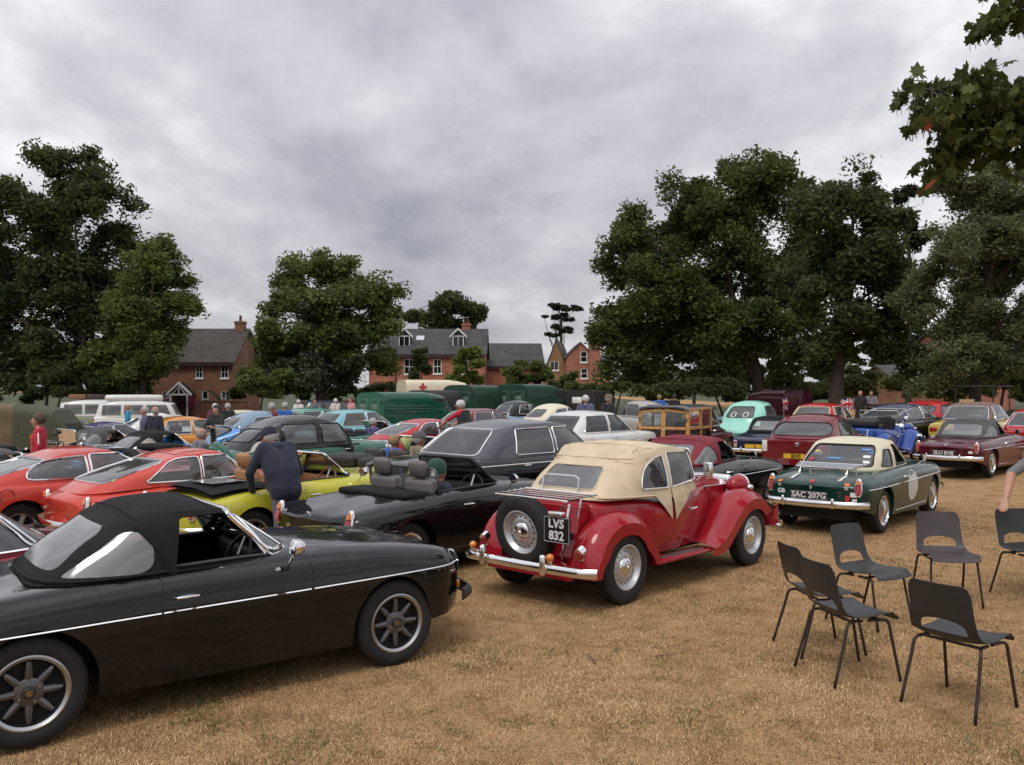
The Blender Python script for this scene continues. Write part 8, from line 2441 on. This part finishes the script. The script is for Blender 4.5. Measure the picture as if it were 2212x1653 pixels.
def cap_mesh(kind):
 k = 'cap_' + kind
 if k in _pose: return _pose[k]
 b = MB()
 rows = []
 for t in np.linspace(0, 1, 8):
  r = math.cos(t * PI / 2) ** (.7 if kind != 'beanie' else .8); z = .045 + .118 * math.sin(t * PI / 2)
  rows.append([(-.012 + r * .116 * math.cos(a) + (.02 * (1 - t) if kind == 'flat' and math.cos(a) > 0 else 0), r * .108 * math.sin(a), z) for a in np.linspace(0, 2 * PI, 21)])
 if kind == 'beanie': rows.insert(0, [(p[0] * .99, p[1] * .99, -.005) for p in rows[0]])
 b.grid(rows)
 if kind in ('peak', 'flat'):
  ln = .085 if kind == 'peak' else .045
  r0 = [(-.012 + .112 * math.cos(a), .104 * math.sin(a), .05) for a in np.linspace(-1.1, 1.1, 11)]
  r1 = [(-.012 + (.112 + ln * math.cos(a * 1.2)) * math.cos(a), .104 * math.sin(a) * .98, .036) for a in np.linspace(-1.1, 1.1, 11)]
  b.grid([r0, r1]); b.grid([[(p[0], p[1], p[2] - .006) for p in r0], [(p[0], p[1], p[2] - .006) for p in r1]])
 me = b.mesh('cap'); me.polygons.foreach_set('use_smooth', [True] * len(me.polygons)); _pose[k] = me
 return me
HAIR = dict(grey=mat('hair_grey', (.34, .33, .32), .7, bump=.5, bscale=120), white=mat('hair_white', (.52, .51, .49), .7, bump=.5, bscale=120), brown=mat('hair_brown', (.06, .034, .02), .6, bump=.5, bscale=120), dark=mat('hair_dark', (.015, .012, .011), .6, bump=.5, bscale=120), blond=mat('hair_blond', (.26, .17, .08), .6, bump=.5, bscale=120))
SHOE = mat('dark_shoe', (.02, .018, .017), .5)
def person(label, x, y, yaw, top, trousers, pose='stand', hair=('short', 'grey'), cap=None, z=None, scale=1.0, **kw):
 me, H4 = figure(pose, **kw)
 o = bpy.data.objects.new('person', me); COL.objects.link(o)
 if not me.materials:
  for _ in range(4): me.materials.append(None)
 for i, m in enumerate((SKIN, clothmat(*top), clothmat(*trousers), SHOE)):
  o.material_slots[i].link = 'OBJECT'; o.material_slots[i].material = m
 o.location = (x, y, gz(x, y) if z is None else z); o.rotation_euler = (0, 0, rad(yaw)); o.scale = (scale,) * 3
 tag(o, label, 'person', 'visitors at the car show')
 if hair and cap: hair = ('bald', hair[1])
 if hair:
  h = hair_mesh(hair[0]).copy(); h.materials.append(HAIR[hair[1]]); c_ = bpy.data.objects.new('hair', h); COL.objects.link(c_); c_.parent = o; c_.matrix_local = H4
 if cap:
  h = cap_mesh(cap[0]).copy(); h.materials.append(clothmat('cap_' + cap[1], cap[2])); c_ = bpy.data.objects.new('cap', h); COL.objects.link(c_); c_.parent = o; c_.matrix_local = H4
 return o
def seat_in(carpos, yaw, lx, ly, lz):
 a = rad(yaw); return carpos[0] + lx * math.cos(a) - ly * math.sin(a), carpos[1] + lx * math.sin(a) + ly * math.cos(a), gz(*carpos) + lz
NAVY = ('navy', (.012, .014, .035)); GREYT = ('slate_blue', (.10, .10, .17)); BLK = ('black', (.012, .012, .013)); RED_ = ('red', (.42, .01, .03)); DENIM = ('denim', (.05, .07, .13)); BLUE = ('royal_blue', (.02, .10, .38)); KHK = ('khaki', (.22, .17, .11)); WHT = ('white', (.60, .60, .58)); GRY = ('grey', (.16, .16, .18)); PNK = ('pink', (.50, .26, .27)); CHK = ('blue_grey', (.08, .09, .16)); TEAL = ('turquoise', (.02, .25, .5)); MAR = ('burgundy', (.12, .02, .04))
# man bending over the lime roadster, seen from behind
person('man in navy jacket and cap bending over the lime yellow roadster', -2.56, 9.80, 134, NAVY, GREYT, 'lean', ('bald', 'grey'), ('peak', 'navy', (.010, .012, .030)), lean=.50, voxel=.016, stance=.075, belly=.05, head_yaw=.4, headfwd=.07, scale=.95, bulk=1.15, coat=True,
  arms=(((.16, -.33, .24), (.40, -.20, .10), True), ((.16, .33, .26), (.40, .22, .10), True)))
x, y, z = seat_in((-.80, 10.15), 48, -.40, -.30, .27)
person('driver in a green woollen hat sitting in the open black roadster', x, y, 48, NAVY, GRY, 'seated', ('short', 'grey'), ('beanie', 'bottle_green', (.010, .055, .035)), z, seated=True, voxel=.018, arms=(((.22, -.22, .25), (.42, -.08, .30), True), ((.22, .22, .25), (.42, .08, .30), True)))
x, y, z = seat_in((-5.95, 17.5), 48, -.5, -.24, .42); person('bald driver sitting in the dark red vintage tourer', x, y, 48, GRY, GRY, 'seated', ('bald', 'grey'), None, z)
x, y, z = seat_in((-1.62, 14.6), 48, -.24, .30, .36); person('blond child in a blue top sitting in the pale lime car', x, y, 48, BLUE, GRY, 'seated', ('fringe', 'blond'), None, z, .92)
x, y, z = seat_in((-1.62, 14.6), 48, -.22, -.30, .36); person('driver in sunglasses and beige shirt sitting in the pale lime car', x, y, 30, KHK, GRY, 'seated', ('bald', 'grey'), ('flat', 'grey', (.10, .09, .10)), z)
x, y, z = seat_in((-4.15, 11.75), 48, -.28, -.28, .20); person('driver inside the orange red coupe with the sunroof', x, y, 48, PNK, GRY, 'seated', ('short', 'brown'), None, z, .95)
x, y, z = seat_in((-5.95, 12.45), 48, -.25, -.30, .20); person('driver in a yellow cap inside the long bonnet coupe', x, y, 60, NAVY, GRY, 'seated', None, ('peak', 'yellow', (.45, .30, .04)), z, .95)
x, y, z = seat_in((-3.75, 23.3), 48, -.24, -.30, .36); person('driver in purple sitting in the dark green roadster', x, y, 48, ('purple', (.08, .06, .18)), GRY, 'seated', ('short', 'grey'), None, z)
x, y, z = seat_in((.2, 13.8), 45, .05, .34, .36); person('passenger resting an arm inside the black limousine', x, y, 45, MAR, GRY, 'seated', ('short', 'grey'), None, z)
o = person('boy in a red racing jacket standing behind the long bonnet coupe', -8.35, 15.3, 200, RED_, BLK, 'stand', ('fringe', 'brown'), None, voxel=.018)
b = MB(); b.prism(rpoly([(-.02, -.03), (.02, -.03), (.022, .03), (-.022, .03)], .01), .128, .140, 'x', Matrix.Translation((.0, .06, 1.33))); b.build('jacket_emblem', mat('emblem_yellow', (.6, .4, .02), .5), o, False)
for sd in (-1, 1): b = MB(); b.tube([(.0, sd * .19, 1.49), (-.02, sd * .262, 1.36), (-.03, sd * .30, 1.2)], .012, 5); b.build('sleeve_stripe', WHITE, o)
man = person('man in a white cap and black vest leaning on the bright red coupe roof', -1.05, 20.7, 150, RED_, GRY, 'lean_roof', ('short', 'grey'), ('peak', 'white', (.5, .5, .5)), lean=.30, voxel=.02, sleeve='skin', arms=(((.28, -.25, .38), (.52, -.2, .30), True), ((.30, .24, .42), (.58, .16, .36), True)))
b = MB(); v_ = []
for t in np.linspace(0, 1, 7):
 v_.append([(math.sin(.30) * (.05 + .47 * t) + (.150 if True else 0) * math.cos(a) * (1 if abs(math.cos(a)) < .98 else 1) * math.cos(.30), .245 * math.sin(a) * (1 - .12 * t), .93 + math.cos(.30) * (.05 + .47 * t) - .15 * math.cos(a) * math.sin(.30)) for a in np.linspace(.5, 2 * PI - .5, 20)])
b.grid(v_); b.build('vest', clothmat(*BLK), man)
G = person
G('grey haired man in a blue check shirt beside the bald man in navy', -10.3, 24.3, 215, CHK, DENIM, 'stand', ('short', 'grey'))
G('bald man in a navy suit seen from behind near the blue roadster', -9.65, 23.4, 75, NAVY, NAVY, 'stand', ('bald', 'grey'))
G('woman in dark clothes standing beside the orange saloon', -7.7, 22.6, 250, BLK, BLK, 'fold', ('fringe', 'dark'), arms=(((.16, -.26, .24), (.20, -.02, .22), True), ((.16, .26, .24), (.20, .02, .25), True)))
G('white haired woman in burgundy behind the orange saloon', -10.6, 30.9, 90, MAR, GRY, 'stand', ('fringe', 'white'))
G('grey haired man in a dark jacket behind the orange saloon', -9.95, 30.3, 95, BLK, GRY, 'stand', ('short', 'grey'))
G('visitor in a bright blue jacket before the sage camper van', -17.3, 39.0, 200, TEAL, DENIM, 'stand', ('fringe', 'blond'))
G('grey haired man in a maroon shirt behind the vintage saloon', -6.75, 24.3, 60, MAR, GRY, 'stand', ('short', 'grey'))
G('grey haired man in a royal blue jacket behind the vintage saloon', -6.9, 26.3, 80, BLUE, GRY, 'stand', ('short', 'grey'))
G('visitor in a pale shirt by the dark family estate', -8.8, 43.2, 120, WHT, GRY, 'fold', ('short', 'white'))
G('visitor in a pink shirt by the dark family estate', -8.1, 43.6, 230, PNK, KHK, 'stand', ('short', 'brown'))
G('white haired visitor in white sitting group near the garden wall', -10.9, 44.2, 100, WHT, GRY, 'stand', ('short', 'white'))
G('visitor in a grey top near the garden wall', -10.2, 44.8, 270, GRY, GRY, 'fold', ('short', 'dark'))
G('man in a blue grey jacket behind the white saloon', 2.15, 25.3, 70, CHK, GRY, 'stand', ('short', 'white'), scale=1.04)
G('man in a flat cap and dark coat behind the white saloon', 2.85, 25.6, 40, BLK, GRY, 'stand', ('short', 'grey'), ('flat', 'tweed', (.17, .12, .08)), scale=1.05)
G('visitor in a blue anorak under the huge oak', 6.3, 37.0, 80, BLUE, GRY, 'stand', ('fringe', 'blond'))
G('visitor in black beside the blue anorak under the huge oak', 7.0, 37.3, 100, BLK, BLK, 'stand', ('short', 'dark'))
G('visitor in black standing by the hedge right of the bare trunk', 15.5, 38.5, 230, BLK, BLK, 'stand', ('bald', 'dark'))
G('visitor in dark grey by the hedge right of the bare trunk', 16.1, 38.8, 250, GRY, BLK, 'fold', ('short', 'brown'))
# the visitor at the right edge whose hand rests on a chair
def edge_person():
 px_, py_ = 5.42, 8.40; yaw = 195
 # hand target: back rest of the right-edge chair
 ax, ay, az = 4.735, 8.40, .80
 a = rad(yaw); dx, dy = ax - px_, ay - py_; lx, ly = dx * math.cos(a) + dy * math.sin(a), -dx * math.sin(a) + dy * math.cos(a)
 person('visitor at the right edge resting a bare hand on a chair', px_, py_, yaw, ('grey_tee', (.14, .14, .15)), DENIM, 'edge', ('short', 'brown'), None, voxel=.0085, sleeve='skin', fine=False,
   arms=(((lx * .55, ly - .16, 1.12), (lx * .90, ly, .90), False), ((-.03, .265, 1.15), (.07, .25, .90), False)))
edge_person()
# ---------------------------------------------------------------- small things on the cars
def flag(label, x, y, z, yaw, kind):
 e = empty('flag', (x, y, z), rad(yaw)); tag(e, label, 'flag', 'small flags on cars')
 b = MB(); b.tube([(0, 0, 0), (.0, .0, .42)], .006, 6); b.build('pole', STEEL, e)
 w, h, n = .42, .26, 15
 def P_(u, v): return (.0 + u * w, .03 * math.sin(u * 7 + v) + .012 * math.sin(v * 9), .14 + v * h + .05 * math.sin(u * 3))
 cols = dict(b=mat('flag_blue', (.02, .03, .16), .8), w=mat('flag_white', (.62, .62, .62), .8), r=mat('flag_red', (.5, .015, .03), .8), o=mat('flag_orange', (.6, .16, .03), .8), s=mat('flag_royal', (.04, .10, .40), .8))
 ks = list(cols); nu, nv = 40, 26; b = MB()
 V = [P_(i / nu, j / nv) for i in range(nu + 1) for j in range(nv + 1)]
 for i in range(nu):
  for j in range(nv):
   u, v = (i + .5) / nu - .5, (j + .5) / nv - .5
   if kind == 'union':
    d1, d2 = abs(u * .6 - v * 1.0), abs(u * .6 + v * 1.0); k = 'b'
    u2 = u * 1.6; dd = min(abs(u2 * .6 - v) , abs(u2 * .6 + v))
    if dd < .13: k = 'w'
    if dd < .05: k = 'r'
    if abs(u2) < .17 or abs(v) < .17: k = 'w'
    if abs(u2) < .10 or abs(v) < .10: k = 'r'
   else: k = 'o' if abs(v) < .22 else 's'
   q = i * (nv + 1) + j; b.f.append((q, q + nv + 1, q + nv + 2, q + 1)); b.m.append(ks.index(k))
 b.v = V; b.build('cloth', [cols[k] for k in ks], e, True, None)
def on_car(pos, yaw, lx, ly, lz):
 x, y, z = seat_in(pos, yaw, lx, ly, lz); return x, y, z
flag('union flag on the left roof edge of the dark red hatchback', *on_car((6.95, 19.6), 57, -.6, .62, 1.32), 60, 'union')
flag('union flag on the right roof edge of the dark red hatchback', *on_car((6.95, 19.6), 57, -.6, -.62, 1.32), 30, 'union')
flag('blue and orange flag on the beige roadster', *on_car((-10.4, 22.4), 48, -1.2, -.55, .85), 100, 'blue')
# bags strapped behind the pale lime car
x, y, z = seat_in((-1.62, 14.6), 48, -1.38, -.10, .765)
for k, (dx, dy, sx, sy, sz, lab) in enumerate(((0, .12, .32, .30, .20, 'lumpy black holdall strapped on the pale lime car'), (.1, -.40, .24, .20, .16, 'smaller black bag beside the black holdall'))):
 b = MB(); b.rbox(-sx, sx, -sy, sy, 0, sz, .12, 4)
 for i, v in enumerate(b.v):
  q = Vector(v); b.v[i] = tuple(q * (1 + .10 * mnoise.noise(q * 6)))
 o = b.build('holdall', mat('black_nylon', (.012, .012, .014), .5, bump=.5, bscale=20)); a = rad(48)
 o.location = (x + dx * math.cos(a) - dy * math.sin(a), y + dx * math.sin(a) + dy * math.cos(a), z); o.rotation_euler = (0, 0, a + .3); tag(o, lab, 'bag', 'bags on the pale lime car')
